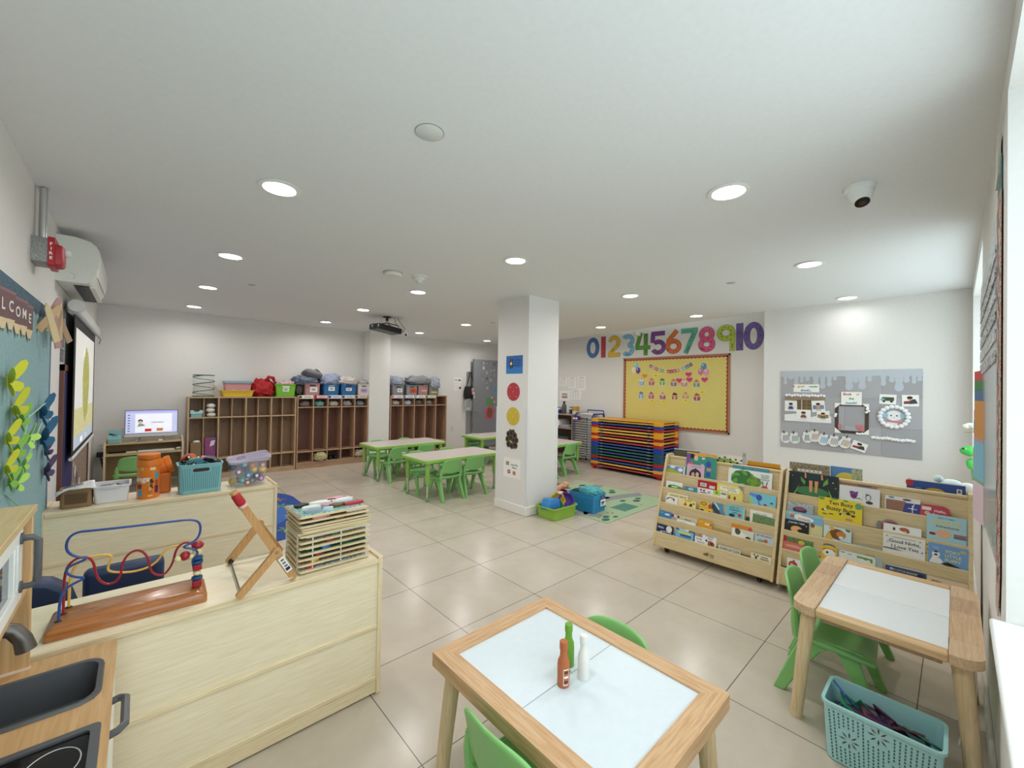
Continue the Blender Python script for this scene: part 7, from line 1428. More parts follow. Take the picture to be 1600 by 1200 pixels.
for i in range(70): k.disc(-2.11+rnd.uniform(-.05, .05), .78+.018*i, .016, mat(('#a5483a', '#4a7a5a', '#6a4a86', '#c9843a', '#c46a7a')[i % 5], .6), .0072+.0001*(i % 5), 8)
one('floral_border', 'strip of floral border paper hanging on the window wall pier', 'paper border', k)
k = MB(M=MWD); k.prism([(-2.30, 1.75), (-2.05, 1.80), (-2.05, 2.17), (-2.20, 2.20)], .002, .004, mat('#48767a', .6)); k.prism([(-2.20, 2.10), (-2.09, 2.12), (-2.06, 2.24), (-2.18, 2.26)], .004, .010, mat('#d9d4c8', .7)); one('teal_sheet', 'teal paper sheet with a curled cream top behind the pocket chart', 'paper sheet', k)
# things on the far window sill
t = thing('turtle_figurine', 'bright green glossy upright turtle figure on the far window sill', 'figurine', (4.6, -.115, .722)); gq = mat('#46c85a', .25, coat=.5)
k = MB(); k.lathe([(.03, 0), (.045, .01), (.06, .07), (.055, .14), (.03, .19)], (0, 0, 0), gq, 20, sy=.7); k.build('shell', t)
k = MB(); k.ball((0, .045, .245), .045, gq, 16, 10, sx=.8, sy=1.2, sz=.85); k.build('head', t)
for s_ in (-1, 1): k = MB(); k.ball((s_*.06, .035, .15), .03, gq, 12, 8, sx=.6, sz=1.2); k.build('flipper', t); k = MB(); k.ball((s_*.026, .08, .262), .007, BLACK, 8, 6); k.build('eye', t)
t = thing('flower_vase', 'white silk flower with a yellow green leaf on the far window sill', 'flower', (4.68, -.14, .722))
k = MB(); k.lathe([(.03, 0), (.035, .02), (.02, .10), (.014, .2)], (0, 0, 0), mat('#e6eeee', .1, alpha=.5), 16); k.build('vase', t)
k = MB(); k.cyl((0, 0, .05), (0, .05, .40), .005, mat('#7f9a4a', .6), 6); k.build('stem', t)
for j in range(9):
    k = MB(); a = j*2.4; r = .012+.0035*j; k.ball((r*cos(a), .055+r*sin(a), .425+.004*(j % 3)), .026, mat('#f1efe6', .6), 10, 7, sz=.7); k.build('petal', t)
k = MB(); k.add([(-.05, .02, .385), (0, .10, .375), (.06, .03, .385), (0, -.02, .40)], [(0, 1, 2, 3)], mat('#b5b83a', .6)); o = k.build('leaf', t); q = o.modifiers.new('t', 'SOLIDIFY'); q.thickness = .003
k = MB(); k.ball((3.665, .02, .83), .05, mat('#dff0ee', .9, bump=.2), 16, 10, sx=.9, sy=1.1, sz=.8); k.ball((3.66, .075, .865), .022, mat('#cfe8e6', .9), 12, 8); k.ball((3.66, -.045, .82), .04, mat('#f0f2ee', .9), 14, 8); one('plush_toy', 'white and mint plush toy lying behind the top of the corner book display', 'plush toy', k)

# ================================================================ BOOKS
def book(case_r, tier, lay, y0, y1, ztop, cover, lab, art=(), dz=0, th=.008, back=None, shape=None, grp=None):
    """a picture book standing in a display pocket; y0 is its left edge seen from the room"""
    w = y0-y1
    if tier == 0: x = 3.600+.02*lay; zb = .69 if lay < 5 else .69; M = frame((x, (y0+y1)/2, ztop), (0, -1, 0), (0, 0, 1)); hgt = ztop-zb
    else:
        n = Vector((.16, 0, 1)).normalized(); x = LXF[tier]+.016+.010*lay+.16*(ztop-LZ[tier]); zb = LZ[tier]-.085; hgt = (ztop-zb)/n.z
        M = frame((x, (y0+y1)/2, ztop), (0, -1, 0), n)
    M = M @ Matrix.Rotation(dz, 4, 'Z'); P = shape(w, hgt) if shape else rrect(-w/2, w/2, -hgt, 0, .004 if w > .05 else .002, 2); k = MB(M=M); cm = mat(cover, .35)
    k.prism(P, -.0012, 0, cm, side=cm); k.prism([(a*.985, min(-.002, b)) for a, b in P], -th, -th+.0012, cm)
    for A in art:
        t_ = A[0]; hh = .0004+.0002*(art.index(A))
        if t_ == 'r': k.rect(A[1], A[2], A[3], A[4], mat(A[5], .4), hh)
        elif t_ == 'c': k.disc(A[1], A[2], A[3], mat(A[4], .4), hh, ry=A[5] if len(A) > 5 else None)
        elif t_ == 't': k.text(A[1], A[2], A[3], A[4], mat(A[5], .45), hh, .02, rot=A[6] if len(A) > 6 else 0)
        elif t_ == 'p': k.poly(A[1], mat(A[2], .4), hh)
        elif t_ == 'm': k.rect(A[1], A[2], A[3], A[4], mat(A[5], .45, 'mottle', A[6], sc=A[7] if len(A) > 7 else 1), hh)
    o = tag(k.build('picture_book', None), lab, 'book', grp)
    g = MB(M=M); g.prism([(a*.97, min(-.004, b)) for a, b in P], -th+.0012, -.0012, mat('#efeadf', .8)); g.build('page_block', o)
    return o
GL, GR = 'picture books in the left book display', 'picture books in the corner book display'
def L(*a, **k): return book(0, *a, grp=GL, **k)
def R(*a, **k): return book(0, *a, grp=GR, **k)
leafy = lambda cx, cy, r, n, c1, c2: [('c', cx+r*.62*cos(q*2*pi/n), cy+r*.45*sin(q*2*pi/n), r*.42, (c1, c2)[q % 2], r*.36) for q in range(n)]+[('c', cx, cy, r*.5, c1, r*.4)]
# left display, top tier and behind its top rail
L(0, 1, 1.742, 1.515, .858, '#5a5a4c', 'dark olive book with a white top edge standing behind the top rail', [('r', -.113, .113, -.006, 0, '#e2e2e0'), ('c', .06, -.07, .05, '#d8c08e', .035)])
L(0, 0, 1.417, 1.167, .860, '#e9e4d6', 'cream book with little black cows behind the top rail', [('p', [(-.12, -.05), (0, -.028), (.12, -.06), (.12, -.072), (-.12, -.062)], '#8fae5a')]+[('c', -.09+.042*i, -.022-.012*(i % 2)-.01*(i == 4), .009, '#2a2622', .006) for i in range(6)]+[('c', -.06+.05*i, -.058, .009, '#2a2622', .008) for i in range(4)])
L(0, 0, 1.165, 1.137, .893, '#b9b7b4', 'thin grey card standing upright behind the top rail', [('r', -.008, .008, -.03, -.012, '#9a9896')], th=.003)
L(0, 2, 1.141, .911, .828, '#e2aa2c', 'yellow orange book standing behind the top rail, at the right', [])
L(0, 0, 1.135, .893, .803, '#a5322c', 'red book edge low before the yellow orange one behind the top rail', [], th=.005)
L(1, 1, 1.589, 1.340, .853, '#3f9688', 'tall teal green book with an orange top and purple spine side', [('p', [(-.1245, 0), (.1245, 0), (.1245, -.03), (.06, -.022), (0, -.03), (-.06, -.018), (-.1245, -.02)], '#e0a84a'), ('r', -.1245, -.09, -.11, -.012, '#7a5aa0'), ('p', [(-.092, -.012), (-.06, -.015), (-.055, -.05), (-.09, -.055)], '#221f2a'), ('c', -.042, -.045, .018, '#e2bf9c', .024), ('t', 'B    y', .02, -.07, .034, '#e8f0ee', -pi/2), ('c', .062, -.085, .022, '#3a56b5', .026), ('c', .07, -.128, .02, '#d98a94', .014), ('c', .066, -.168, .018, '#3a56b5', .022), ('r', -.0, .028, -.19, -.115, '#4a4f58'), ('c', -.085, -.098, .024, '#cf6a7a', .014)])
L(1, 0, 1.574, 1.428, .754, '#dcb6ca', 'pink book with a dark arch picture of two figures', [('c', 0, -.085, .05, '#2a2a40', .048), ('p', [(-.05, -.085), (0, -.028), (.05, -.085)], '#2a2a40'), ('c', -.018, -.085, .014, '#d8a890', .02), ('c', .018, -.08, .014, '#e0b8a0', .02), ('r', -.04, .045, -.022, -.014, '#c59ab5')])
L(1, 0, 1.751, 1.590, .720, '#6f93c4', 'small blue and green landscape book at the left of the top tier', [('p', [(-.08, -.035), (-.04, -.03), (0, -.045), (.05, -.055), (.05, -.09), (-.08, -.09)], '#a9b83c'), ('c', -.03, -.014, .024, '#eef2f4', .010), ('c', .04, -.03, .022, '#f2f4f6', .016), ('r', .068, .08, -.09, 0, '#eceeee'), ('r', -.08, .08, -.005, 0, '#eef0f0')])
L(1, 2, 1.217, .961, .795, '#4f9aa5', 'teal book peeking over the white one with the green leafy heap', [('c', -.05, -.022, .014, '#2f6a8a', .006), ('c', .02, -.02, .014, '#a5706a', .006)], dz=-.0)
L(1, 0, 1.239, .931, .771, '#eff0ee', 'wide white book with a big green leafy heap and a red dot', leafy(-.045, -.072, .085, 11, '#3f7a3c', '#6fa84a')+leafy(.035, -.082, .05, 8, '#7aa03a', '#5f8f3a')+[('t', 'THE VERY', .108, -.024, .013, '#5a7a6a'), ('t', 'HUNGRY', .108, -.040, .013, '#5a7a6a'), ('t', 'CATERPILLAR', .100, -.056, .012, '#5a7a6a'), ('c', .108, -.120, .024, '#c23a2c', .020), ('p', [(.095, -.10), (.10, -.10), (.094, -.068), (.088, -.07)], '#4a4a50'), ('p', [(.114, -.10), (.119, -.10), (.128, -.068), (.122, -.066)], '#4a4a50')])
# tier two
L(2, 0, 1.733, 1.587, .588, '#eceeea', 'white book with a green band, left end of the second tier', [('p', [(-.045, -.03), (.0, -.024), (.073, -.036), (.073, -.07), (-.06, -.07)], '#5f9a4a'), ('r', -.02, .03, -.046, -.036, '#cfe2b5'), ('c', -.04, -.046, .014, '#3f4a44', .010)])
L(2, 0, 1.564, 1.461, .571, '#4f8aa5', 'small steel blue book with an oval, second tier', [('c', 0, -.018, .022, '#c9dbe2', .011), ('c', 0, -.018, .014, '#9fbfcd', .006)])
L(2, 1, 1.463, 1.313, .640, '#b5252c', 'red and white book with a bar code, second tier', [('r', -.075, .075, -.2, -.062, '#efece8'), ('r', -.055, -.005, -.048, -.02, '#ecebea'), ('r', .018, .062, -.054, -.032, '#d9d6d4')]+[('r', -.048+.006*i, -.045+.006*i, -.044, -.024, '#55555c') for i in range(6)]+[('c', -.045, -.078, .008, '#8a3a3a'), ('c', -.02, -.080, .008, '#6a4a4a'), ('c', .02, -.088, .012, '#8a8a8e', .006), ('r', -.05, .0, -.10, -.094, '#6a6468')])
L(2, 2, 1.284, 1.114, .660, '#eeeeec', 'plain white book peeking over the yellow one, second tier', [('r', .05, .08, -.05, -.03, '#8a8a88')])
L(2, 1, 1.309, 1.116, .643, '#e8d673', 'pale yellow book asking DO YOU KNOW, second tier', [('p', [(-.075, -.018), (.07, -.022), (.07, -.058), (.01, -.06), (.0, -.072), (-.005, -.058), (-.075, -.05)], '#f2efdc'), ('t', 'DO YOU KNOW', -.006, -.030, .0125, '#2a2622'), ('t', 'DRAGONS?', .018, -.046, .0125, '#2a2622'), ('c', .0, -.098, .008, '#a5602f', .018), ('c', .04, -.10, .008, '#8a4a2a', .016), ('p', [(.055, 0), (.0965, 0), (.0965, -.04)], '#8f8f86'), ('c', -.05, -.095, .02, '#d9b54a', .02)])
L(2, 0, 1.331, 1.227, .581, '#e9ead6', 'small white and lime book in front of the yellow one', [('r', -.052, 0, -.035, 0, '#b5cf5a'), ('c', -.026, -.017, .010, '#7a9a3a'), ('r', .008, .046, -.022, -.008, '#7a7f88'), ('r', .0, .052, -.05, -.03, '#eceae2')])
L(2, 0, 1.068, .891, .619, '#7fc9dc', 'sky blue landscape book with a blue elephant shape, second tier', [('p', [(-.088, -.004), (-.03, -.010), (-.02, -.04), (-.05, -.034), (-.088, -.022)], '#5f8fd0'), ('c', -.022, -.032, .020, '#3a5ab5', .022), ('p', [(-.03, -.05), (-.022, -.05), (-.015, -.078), (.006, -.085), (.006, -.09), (-.022, -.086)], '#4a7ac4'), ('r', -.088, -.07, -.09, -.045, '#a9cf6a'), ('c', .02, -.078, .012, '#a5486a', .008), ('c', .062, -.058, .010, '#3a5a6a', .006), ('c', .062, -.08, .014, '#a9cf9a', .008)])
# tier three
L(3, 1, 1.706, 1.527, .497, '#ece2b4', 'cream book lettered in dark green, left of the third tier', [('t', 'HIGGLETY BABY', -.0, -.02, .017, '#4a4a30'), ('c', .07, -.02, .006, '#b5402c')])
L(3, 0, 1.712, 1.608, .467, '#efece6', 'small white book with a horned shape, left of the third tier', [('c', -.01, -.03, .036, '#3a2a2a', .022), ('c', -.01, -.036, .031, '#efece6', .022), ('c', -.03, -.018, .006, '#4a3030'), ('c', .02, -.022, .008, '#4a3a30')])
L(3, 2, 1.606, 1.560, .461, '#b5402a', 'narrow red book between the white and the yellow one, third tier', [('c', 0, -.02, .014, '#d9603a')])
L(3, 0, 1.565, 1.452, .469, '#efe08a', 'pale yellow book with a brown bird letter A, third tier', [('p', [(-.045, -.05), (-.03, -.018), (-.015, -.05)], '#a5552a'), ('p', [(.0, -.05), (.012, -.025), (.03, -.03), (.026, -.05)], '#2f2a22'), ('p', [(.03, -.012), (.048, -.024), (.04, -.034)], '#3a3226'), ('r', -.04, .02, -.012, -.006, '#a5905a')])
L(3, 0, 1.421, 1.317, .488, '#e8c044', 'yellow vehicle shaped board book, third tier', [('c', -.02, -.022, .026, '#5a4a3a', .014), ('c', -.02, -.022, .020, '#d9a54a', .009), ('r', -.05, .03, -.052, -.048, '#c9943a'), ('c', -.03, -.075, .016, '#2a2622', .008), ('c', .03, -.08, .014, '#2a2622', .007), ('c', .032, -.035, .016, '#b5484a', .018)], shape=lambda w, h: [(-w/2, -h), (w/2, -h), (w/2, -.055), (w*.3, -.035), (w*.2, -.01), (w*.05, 0), (-w*.38, 0), (-w*.48, -.012), (-w/2, -.03)])
L(3, 1, 1.330, 1.245, .490, '#4f93bd', 'blue book with white gear teeth right behind the yellow vehicle', [('p', [(-.04, -.01), (-.02, -.015), (.01, -.05), (.03, -.08), (.0, -.09), (-.04, -.05)], '#3a4a5a'), ('p', [(-.03, -.0), (-.01, -.005), (.02, -.045), (.01, -.05)], '#e6e6e2')])
L(3, 0, 1.222, 1.085, .500, '#7fc3cf', 'light blue book titled HOW TO SURPRISE A DAD, third tier', [('t', 'HOW TO', -.005, -.016, .016, '#2f4a6a'), ('t', 'SURPRISE A', 0, -.034, .016, '#2f4a6a'), ('t', 'DAD', .0, -.053, .017, '#2f4a6a'), ('c', -.02, -.075, .022, '#2a3450', .012), ('c', .035, -.066, .013, '#b5404a'), ('r', .062, .0685, -.1, 0, '#c9d8c4')])
L(3, 2, 1.080, 1.040, .496, '#39414c', 'narrow dark slate book with a white round mark, third tier', [('c', .005, -.034, .014, '#f0f0ee'), ('t', 'a', .005, -.036, .014, '#2a2a30')])
L(3, 1, 1.051, .903, .495, '#ece8dc', 'cream white book rising behind the forest picture book', [('t', 'This is a book', .0, -.02, .013, '#4a4a44')])
L(3, 0, 1.030, .880, .474, '#e2e4d8', 'book with a green forest picture, right end of the third tier', [('m', -.072, .072, -.085, -.004, '#7f9a62', '#55704a', 2)], dz=-.05)
# tier four
L(4, 0, 1.750, 1.644, .340, '#3f86c0', 'blue board book with a white word, left of the fourth tier', [('r', -.0, .040, -.030, -.016, '#e6eef2'), ('r', -.045, -.015, -.018, -.012, '#7fb0d6')])
L(4, 1, 1.652, 1.597, .347, '#b9b4b0', 'grey photo book behind the blue board book, fourth tier', [('c', -.01, -.03, .014, '#8a4a44'), ('c', .014, -.03, .01, '#e6e2de')])
L(4, 1, 1.600, 1.426, .332, '#ddcfb0', 'beige book with brown words, left half of the fourth tier', [('t', 'What is', .01, -.02, .018, '#7a4a3a'), ('c', -.07, -.015, .010, '#8a2f2c')])
L(4, 0, 1.419, 1.304, .344, '#e0a02c', 'orange board book, middle of the fourth tier', [('r', .0, .040, -.034, -.018, '#f2e2b4'), ('c', .044, -.026, .007, '#5a4a2a'), ('r', -.042, -.015, -.018, -.012, '#f0c46a')])
L(4, 0, 1.30, 1.175, .298, '#c99a3c', 'flat golden strip book lying low in the fourth tier', [('r', -.06, .06, -.009, -.006, '#a5782a')])
L(4, 1, 1.169, 1.024, .374, '#d98a2f', 'orange rounded book with a pink corner behind the cow book', [('r', .046, .068, -.04, -.012, '#c4405a')], shape=lambda w, h: rrect(-w/2, w/2, -h, 0, .014, 4))
L(4, 0, 1.163, 1.009, .344, '#d5d9c8', 'book with a black and white cow, right part of the fourth tier', [('p', [(-.07, -.002), (-.02, -.006), (.03, -.04), (.05, -.07), (-.07, -.07)], '#eceae4'), ('c', -.032, -.022, .020, '#5a5248', .022), ('c', -.04, -.008, .012, '#4a4238', .008), ('c', .04, -.055, .018, '#3a342e', .012)])
L(4, 0, 1.003, .882, .348, '#b9cbd6', 'light blue book titled BIG RED BARN, right end of the fourth tier', [('t', 'BIG RED BARN', .0, -.014, .015, '#a53a36'), ('c', .012, -.046, .014, '#c4622f', .012), ('c', -.02, -.05, .022, '#8aa56a', .010)])
# tier five
L(5, 2, 1.735, 1.597, .291, '#a9c9d6', 'pale blue cloudy book, back left of the lowest tier', [('c', -.045, -.016, .018, '#f0f4f4', .010), ('c', .02, -.045, .05, '#e6eef0', .016), ('c', .0, -.035, .03, '#b59a8a', .008), ('c', .05, -.055, .012, '#6a7a86', .006)])
L(5, 0, 1.756, 1.605, .232, '#223056', 'dark navy night book with a white moon, front left of the lowest tier', [('c', .038, -.026, .026, '#e6e6e0'), ('t', 'Night', -.035, -.024, .022, '#e6ecf2'), ('r', -.02, .06, -.058, -.05, '#b5c0d0'), ('c', -.03, -.06, .008, '#cfd6e0')])
L(5, 1, 1.587, 1.429, .305, '#2f5f9c', 'blue book with a tall white top and a gold seal, lowest tier', [('r', -.079, .079, -.045, 0, '#eceeee'), ('c', -.012, -.072, .042, '#e6ecf0', .018), ('c', .052, -.066, .014, '#9a8a4a'), ('r', -.05, .0, -.020, -.016, '#7a7f86'), ('r', -.05, .04, -.032, -.028, '#7a7f86'), ('t', 'hidden bay', -.02, -.07, .010, '#3a5a86')])
L(5, 0, 1.584, 1.436, .226, '#7fb8dc', 'sky blue book with yellow lettering, front of the lowest tier', [('r', -.05, .05, -.024, -.008, '#d9e05a'), ('r', -.035, .055, -.045, -.028, '#2f5a96'), ('c', 0, -.062, .06, '#5f9acc', .012)])
L(5, 1, 1.430, 1.369, .254, '#dccfc6', 'photo covered book end beside the sky blue one, lowest tier', [('m', -.03, .03, -.06, -.012, '#c49a8a', '#a57a6a', 1)])
L(5, 1, 1.369, 1.263, .251, '#e9ecef', 'white book with a curving title over a photo, lowest tier', [('t', 'Wonderful', .0, -.020, .014, '#3a3a42', -.10), ('t', 'Things', .004, -.036, .014, '#3a3a42', -.05), ('c', .01, -.075, .032, '#b5622f', .024), ('c', .02, -.07, .010, '#5a2f1f')])
L(5, 0, 1.425, 1.323, .214, '#eeeeec', 'white book titled Put Me In the Zoo, front of the lowest tier', [('t', 'Put Me', -.015, -.016, .015, '#3a3a42'), ('t', 'In the Zoo', .0, -.036, .013, '#3a3a42'), ('c', .04, -.014, .009, '#5a4a4a')])
L(5, 0, 1.240, 1.086, .195, '#e6e2da', 'black and white lettered book, right middle of the lowest tier', [('m', -.07, .07, -.030, -.006, '#2a2826', '#e6e2da', 3)])
L(5, 0, 1.015, .884, .207, '#e8e0c8', 'cream book with a small bare tree, right end of the lowest tier', [('p', [(-.035, -.04), (-.029, -.04), (-.02, -.012), (-.032, -.022), (-.045, -.010)], '#4a3f30'), ('c', -.045, -.010, .008, '#4a4a34', .004), ('c', -.02, -.012, .008, '#4a4a34', .004), ('r', .0, .045, -.018, -.012, '#7a6a4a'), ('r', -.005, .05, -.032, -.026, '#7a6a4a')])
# corner display
R(0, 1, .846, .604, .865, '#8a8270', 'dark patterned picture book standing behind the top rail, left end', [('m', -.118, .118, -.18, -.003, '#5a5040', '#b5a98c', 2), ('r', -.07, .075, -.062, -.044, '#efefeb')]+[('c', -.05+.026*i, -.053, .004, '#4a3a3a') for i in range(5)])
R(0, 2, .604, .430, .867, '#5f93cf', 'blue picture book with a yellow hill standing behind the top rail', [('c', -.0, -.085, .06, '#e2cf5a', .05), ('m', .03, .087, -.18, -.004, '#c9cf9a', '#8a9a86', 1.5)])
R(0, 1, .213, -.038, .847, '#2a4f9c', 'big navy blue book with a red round spine lying along the top rail', [('c', -.112, -.02, .018, '#b5303a', .024), ('c', .0, -.062, .045, '#d9b24a', .024), ('r', .09, .112, -.056, -.026, '#e2e2de'), ('c', .101, -.04, .006, '#5a5a60', .008), ('r', -.125, .125, -.004, 0, '#d9dbe0'), ('r', -.085, -.06, -.05, -.045, '#7a93c4')])
R(1, 0, .830, .539, .811, '#23292a', 'large black book with two bare legs on a green leaf', [('c', .0, -.125, .095, '#3f7a4a', .034), ('p', [(-.02, -.05), (.0, -.05), (.0, -.125), (-.012, -.13), (-.016, -.12)], '#d9986a'), ('p', [(.012, -.05), (.034, -.05), (.028, -.13), (.014, -.128), (.016, -.12)], '#d9986a'), ('p', [(-.032, 0), (.042, 0), (.036, -.045), (-.026, -.042)], '#1f3a3a'), ('p', [(-.048, 0), (-.038, 0), (-.036, -.036), (-.046, -.036)], '#d9986a'), ('p', [(.046, 0), (.056, 0), (.060, -.036), (.05, -.036)], '#d9986a'), ('p', [(-.07, -.03), (-.04, -.06), (-.045, -.085), (-.066, -.06)], '#5f9a4a'), ('p', [(.085, -.02), (.09, -.055), (.06, -.08), (.064, -.05)], '#6aa852'), ('p', [(-.075, -.085), (-.1, -.16), (-.11, -.16)], '#7ab05a'), ('p', [(.09, -.09), (.12, -.16), (.105, -.16)], '#7ab05a'), ('c', -.12, -.03, .003, '#b5c0b5'), ('c', .115, -.045, .004, '#cfd6cf'), ('c', .13, -.08, .003, '#cfd6cf'), ('r', -.1455, -.138, -.2, 0, '#3f8a7a')])
R(1, 2, .536, .347, .779, '#a5705a', 'brown edged magazine behind the white flower book', [('r', .0, .07, -.008, -.002, '#2f4f7a')], th=.012)
R(1, 0, .534, .329, .766, '#e6e8ea', 'white book with a purple thistle flower', [('p', [(-.05, -.035), (-.035, -.03), (-.022, -.036), (-.005, -.03), (-.008, -.06), (-.024, -.082), (-.042, -.07)], '#7a3f86'), ('c', -.027, -.066, .016, '#63306f', .012), ('p', [(-.022, -.078), (.0, -.07), (.022, -.085), (.0, -.076)], '#4a3f50'), ('c', .046, -.06, .015, '#8a9096', .022), ('c', .046, -.062, .009, '#e6e8ea', .016), ('c', .052, -.092, .018, '#3f3a42', .010), ('c', .04, -.044, .007, '#3f4248', .005)])
R(1, 1, .305, .146, .740, '#ece8e2', 'cream book with a blue starburst and brown photo', [('r', -.075, .015, -.085, -.022, '#9a6f5a'), ('p', [(.012, -.03), (.0795, -.028), (.0795, -.10), (.0, -.10)], '#3a3f8f'), ('c', .045, -.06, .006, '#e6eaf6'), ('p', [(.043, -.06), (.047, -.06), (.055, -.03), (.051, -.03)], '#dfe6f6'), ('p', [(.025, -.058), (.065, -.060), (.065, -.064), (.025, -.062)], '#dfe6f6'), ('p', [(.043, -.04), (.047, -.04), (.047, -.085), (.043, -.085)], '#dfe6f6'), ('c', -.05, -.008, .014, '#5aa5b5', .006), ('c', .02, -.012, .02, '#4a4f7a', .006)])
R(1, 0, .147, .022, .724, '#c03a4c', 'red rounded book saying Hello, Friends', [('t', 'Hello,', .022, -.032, .021, '#f4e2e2'), ('t', 'Friends', .020, -.054, .019, '#f4e2e2'), ('r', -.055, -.015, -.034, -.014, '#ece2e2'), ('c', -.032, -.05, .012, '#e2b09a')], shape=lambda w, h: rrect(-w/2, w/2, -h, 0, .03, 6))
R(2, 0, .822, .666, .604, '#a9acb0', 'grey book with a red and navy badge, left of the second tier', [('c', -.0, -.05, .042, '#27406a', .022), ('c', .0, -.042, .03, '#a5484a', .010), ('m', -.07, .07, -.022, -.004, '#c4c8cc', '#8f949a', 1)])
R(2, 0, .639, .409, .674, '#e6cf2c', 'large yellow book titled Ten Busy Buzzy Bugs', [('t', 'Ten Busy', .005, -.030, .034, '#4a2f2a'), ('t', 'Buzzy Bugs', .005, -.066, .034, '#4a2f2a'), ('c', -.098, -.01, .016, '#7a9a4a', .012), ('c', .096, -.028, .018, '#6a9a7a', .020), ('c', -.03, -.004, .02, '#7aa552', .006), ('c', .03, -.006, .014, '#6a9a4a', .006), ('c', -.085, -.085, .012, '#3a3226', .007), ('c', -.078, -.082, .007, '#f0ece0'), ('c', .01, -.096, .013, '#3a3226', .008), ('c', .015, -.098, .006, '#f0ece0'), ('c', .045, -.086, .012, '#3a3226', .008), ('c', .07, -.095, .011, '#3a3226', .007), ('c', .05, -.122, .02, '#c98a7a', .008), ('c', -.045, -.105, .014, '#5a4a30', .003), ('c', -.08, -.11, .014, '#5a4a30', .003)])
R(2, 0, .338, .216, .602, '#7f7a80', 'red roofed arch shaped board book with a grey rim, second tier', [('c', .004, -.045, .044, '#a5302a', .034), ('c', .004, -.05, .030, '#e2c9b5', .012), ('c', .004, -.056, .046, '#8a2a26', .010)], shape=lambda w, h: [(-w/2, -h), (w/2, -h), (w/2, -.04), (w*.34, -.03), (w*.24, -.008), (w*.05, 0), (-w*.16, -.004), (-w*.28, -.02), (-w*.42, -.02), (-w/2, -.035)])
R(2, 1, .030, -.054, .672, '#cfe0e6', 'pale blue book peeking out behind the PEANUTS one', [('r', -.04, .04, -.3, -.29, '#b5c9d0')])
R(2, 0, .117, -.041, .680, '#a5ccd6', 'light blue book titled PEANUTS Adventures', [('t', 'READY TO READ', 0, -.018, .009, '#3a6a4a'), ('t', 'PEANUTS', 0, -.042, .027, '#e2cf6a'), ('t', 'Adventures', .004, -.064, .020, '#8f7a2a'), ('c', -.01, -.105, .030, '#e2b08a', .024), ('c', -.055, -.112, .014, '#8a3a2f', .008), ('r', .030, .078, -.118, -.095, '#a5605a'), ('r', .030, .078, -.12, -.108, '#5a6a96')])
R(3, 1, .820, .607, .544, '#7fb5d6', 'blue and sandy picture book with a cloud title, third tier', [('c', .0, -.04, .055, '#f0efec', .018), ('c', -.03, -.035, .03, '#f0efec', .02), ('t', 'YOGHIS', .0, -.044, .020, '#b5484a'), ('r', -.1, .1065, -.14, -.066, '#d9cf9a'), ('c', .05, -.072, .012, '#8a5a3a', .015), ('c', -.07, -.035, .014, '#c4602f', .009), ('r', -.088, -.078, -.026, -.005, '#e2c44a')])
R(3, 0, .823, .682, .486, '#1d1c20', 'black book titled PAJAMA TIME, third tier', [('t', 'PAJAMA TIME!', .0, -.016, .015, '#e6e2dc'), ('c', .0, -.06, .034, '#e2ae6a', .024), ('c', .035, -.066, .03, '#1d1c20', .014), ('c', -.05, -.026, .003, '#cfcfd6'), ('c', .056, -.026, .004, '#cfcfd6')])
R(3, 0, .600, .455, .497, '#cfe0e2', 'book with a smiling brown maned lion like face, third tier', [('c', .0, -.045, .042, '#7a4a26', .034), ('c', .02, -.042, .026, '#c9843c', .020), ('c', -.03, -.012, .014, '#e0b04a', .012), ('c', .02, -.062, .012, '#efe6dc', .010), ('p', [(.04, -.0), (.07, -.004), (.06, -.018), (.045, -.014)], '#4f7a4a'), ('p', [(-.07, -.085), (-.045, -.03), (-.02, -.085)], '#d9b24a')])
R(3, 2, .306, .138, .580, '#eceeef', 'white book with small brown foxes behind Good Night, I Love You', [('c', .01, -.022, .022, '#b5623a', .012), ('c', .02, -.036, .010, '#e6d2c0', .008), ('c', -.035, -.026, .006, '#4a3f38', .010), ('c', .026, -.03, .008, '#8a5a4a', .008)])
R(3, 0, .304, .121, .528, '#e6e5e0', 'cream book titled Good Night, I Love You', [('t', 'Good Night,', .004, -.040, .027, '#4a4a52'), ('t', 'I Love You', .004, -.070, .027, '#4a4a52'), ('r', -.05, .05, -.020, -.016, '#a5a3a0'), ('c', -.075, -.016, .004, '#8a8a90'), ('c', .07, -.020, .004, '#8a8a90'), ('p', [(-.09, -.085), (-.04, -.083), (.0, -.092), (-.09, -.092)], '#6a6470'), ('c', -.07, -.05, .003, '#8a8a90'), ('c', .08, -.078, .004, '#6a6470')])
R(3, 1, .128, .100, .524, '#dccf9a', 'narrow spotted beige book edge beside Good Night, I Love You', [('c', 0, -.02, .004, '#a5804a'), ('c', .004, -.045, .004, '#a5804a'), ('c', -.004, -.07, .004, '#a5804a')])
R(3, 0, .108, -.049, .523, '#6f9ccf', 'blue book titled THE POKY LITTLE PUPPY with a black and white dog', [('t', 'THE', -.048, -.024, .013, '#b5c9dc'), ('t', 'POKY', .02, -.034, .022, '#d6d68a'), ('t', 'LITTLE', .02, -.058, .022, '#d6d68a'), ('t', 'PUPPY', .02, -.082, .022, '#d6d68a'), ('c', .058, -.022, .012, '#b5ae6a', .009), ('c', -.048, -.06, .016, '#eceae6', .018), ('c', -.048, -.062, .008, '#26242a', .005), ('c', -.048, -.046, .009, '#26242a', .005), ('p', [(-.075, -.11), (-.06, -.07), (-.03, -.08), (-.01, -.11)], '#eceae6'), ('p', [(-.03, -.105), (.0, -.092), (.05, -.11), (.0, -.115)], '#1f1d22')])
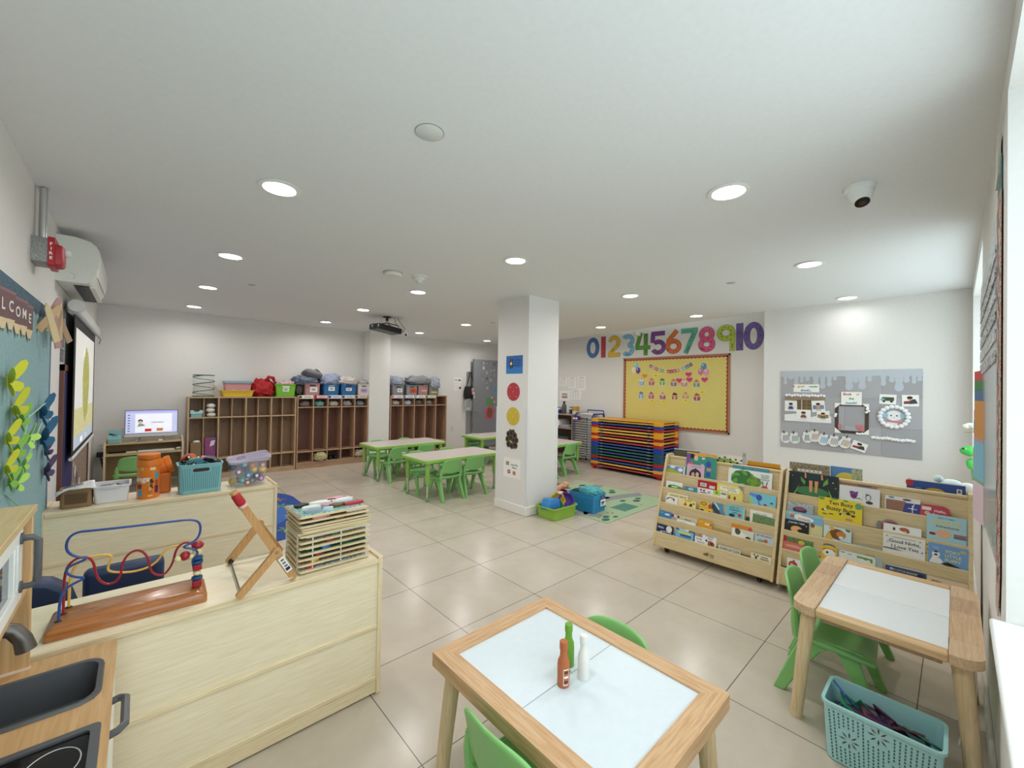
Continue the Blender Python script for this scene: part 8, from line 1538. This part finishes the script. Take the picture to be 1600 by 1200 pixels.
R(4, 1, .826, .651, .380, '#5f7f4a', 'green covered book with a red spine, left of the fourth tier', [('r', -.0875, -.066, -.12, 0, '#b5303c'), ('m', -.06, .075, -.05, -.008, '#6f9a52', '#4a6a3c', 1.4), ('c', .02, -.032, .018, '#dcc04a', .014), ('c', -.018, -.03, .014, '#b54a3a', .008)])
R(4, 0, .823, .673, .339, '#cf6f62', 'coral red book before the green one, fourth tier', [('p', [(-.06, -.02), (.0, -.014), (.06, -.026), (.06, -.034), (-.06, -.03)], '#e2a08f'), ('r', .04, .075, -.03, -.004, '#a5484a')])
R(4, 0, .606, .521, .392, '#e2b930', 'board book with a round white eye and a blue and yellow cap, fourth tier', [('c', 0, -.020, .034, '#4a5f8a', .016), ('c', .0, -.03, .036, '#e2b930', .016), ('c', .0, -.045, .034, '#a5602f', .010), ('c', .0, -.062, .034, '#eceae6', .024), ('c', -.01, -.06, .007, '#1f1d22')], shape=lambda w, h: rrect(-w/2, w/2, -h, 0, .036, 6))
R(4, 1, .524, .304, .420, '#a9bdc0', 'grey blue book with a brown fox head, fourth tier', [('p', [(.02, -.035), (.04, -.03), (.05, -.012), (.06, -.03), (.075, -.05), (.03, -.052)], '#a5806a'), ('c', -.06, -.02, .02, '#8fb0b0', .005), ('c', -.07, -.026, .004, '#4a4a4c', .006)])
R(4, 0, .512, .334, .368, '#e6e6de', 'white rounded board book with a green leafy band, fourth tier', [('p', [(.0, -.012), (.075, -.014), (.075, -.04), (.066, -.036), (.06, -.022), (.04, -.03), (.03, -.024), (.0, -.024)], '#6a9a4a'), ('c', -.07, -.010, .012, '#8a9a8a', .004), ('c', -.035, -.014, .012, '#a5a59a', .003)], shape=lambda w, h: rrect(-w/2, w/2, -h, 0, .016, 4))
R(4, 1, .290, .117, .350, '#3a4a78', 'navy book titled MY LITTLE GOLDEN, fourth tier behind the table', [('t', 'MY LITTLE GOLDEN', .0, -.024, .013, '#d9c46a'), ('r', -.0865, .0865, -.006, 0, '#c9cdd6'), ('c', -.06, -.022, .007, '#b5bccc'), ('c', .065, -.03, .014, '#26304a', .014)])
R(4, 0, .112, -.046, .343, '#dcc6a6', 'tan book lettered MERRY, right end of the fourth tier', [('t', 'MERRY', -.04, -.022, .013, '#8a3a36')])
R(5, 0, .790, .690, .240, '#eceae6', 'white board book with a red apple shape, lowest tier behind the chair', [('c', -.015, -.04, .026, '#b5302c', .024), ('c', -.022, -.04, .010, '#e2b0a0', .008), ('c', -.01, -.012, .008, '#5a7a8a', .004)])
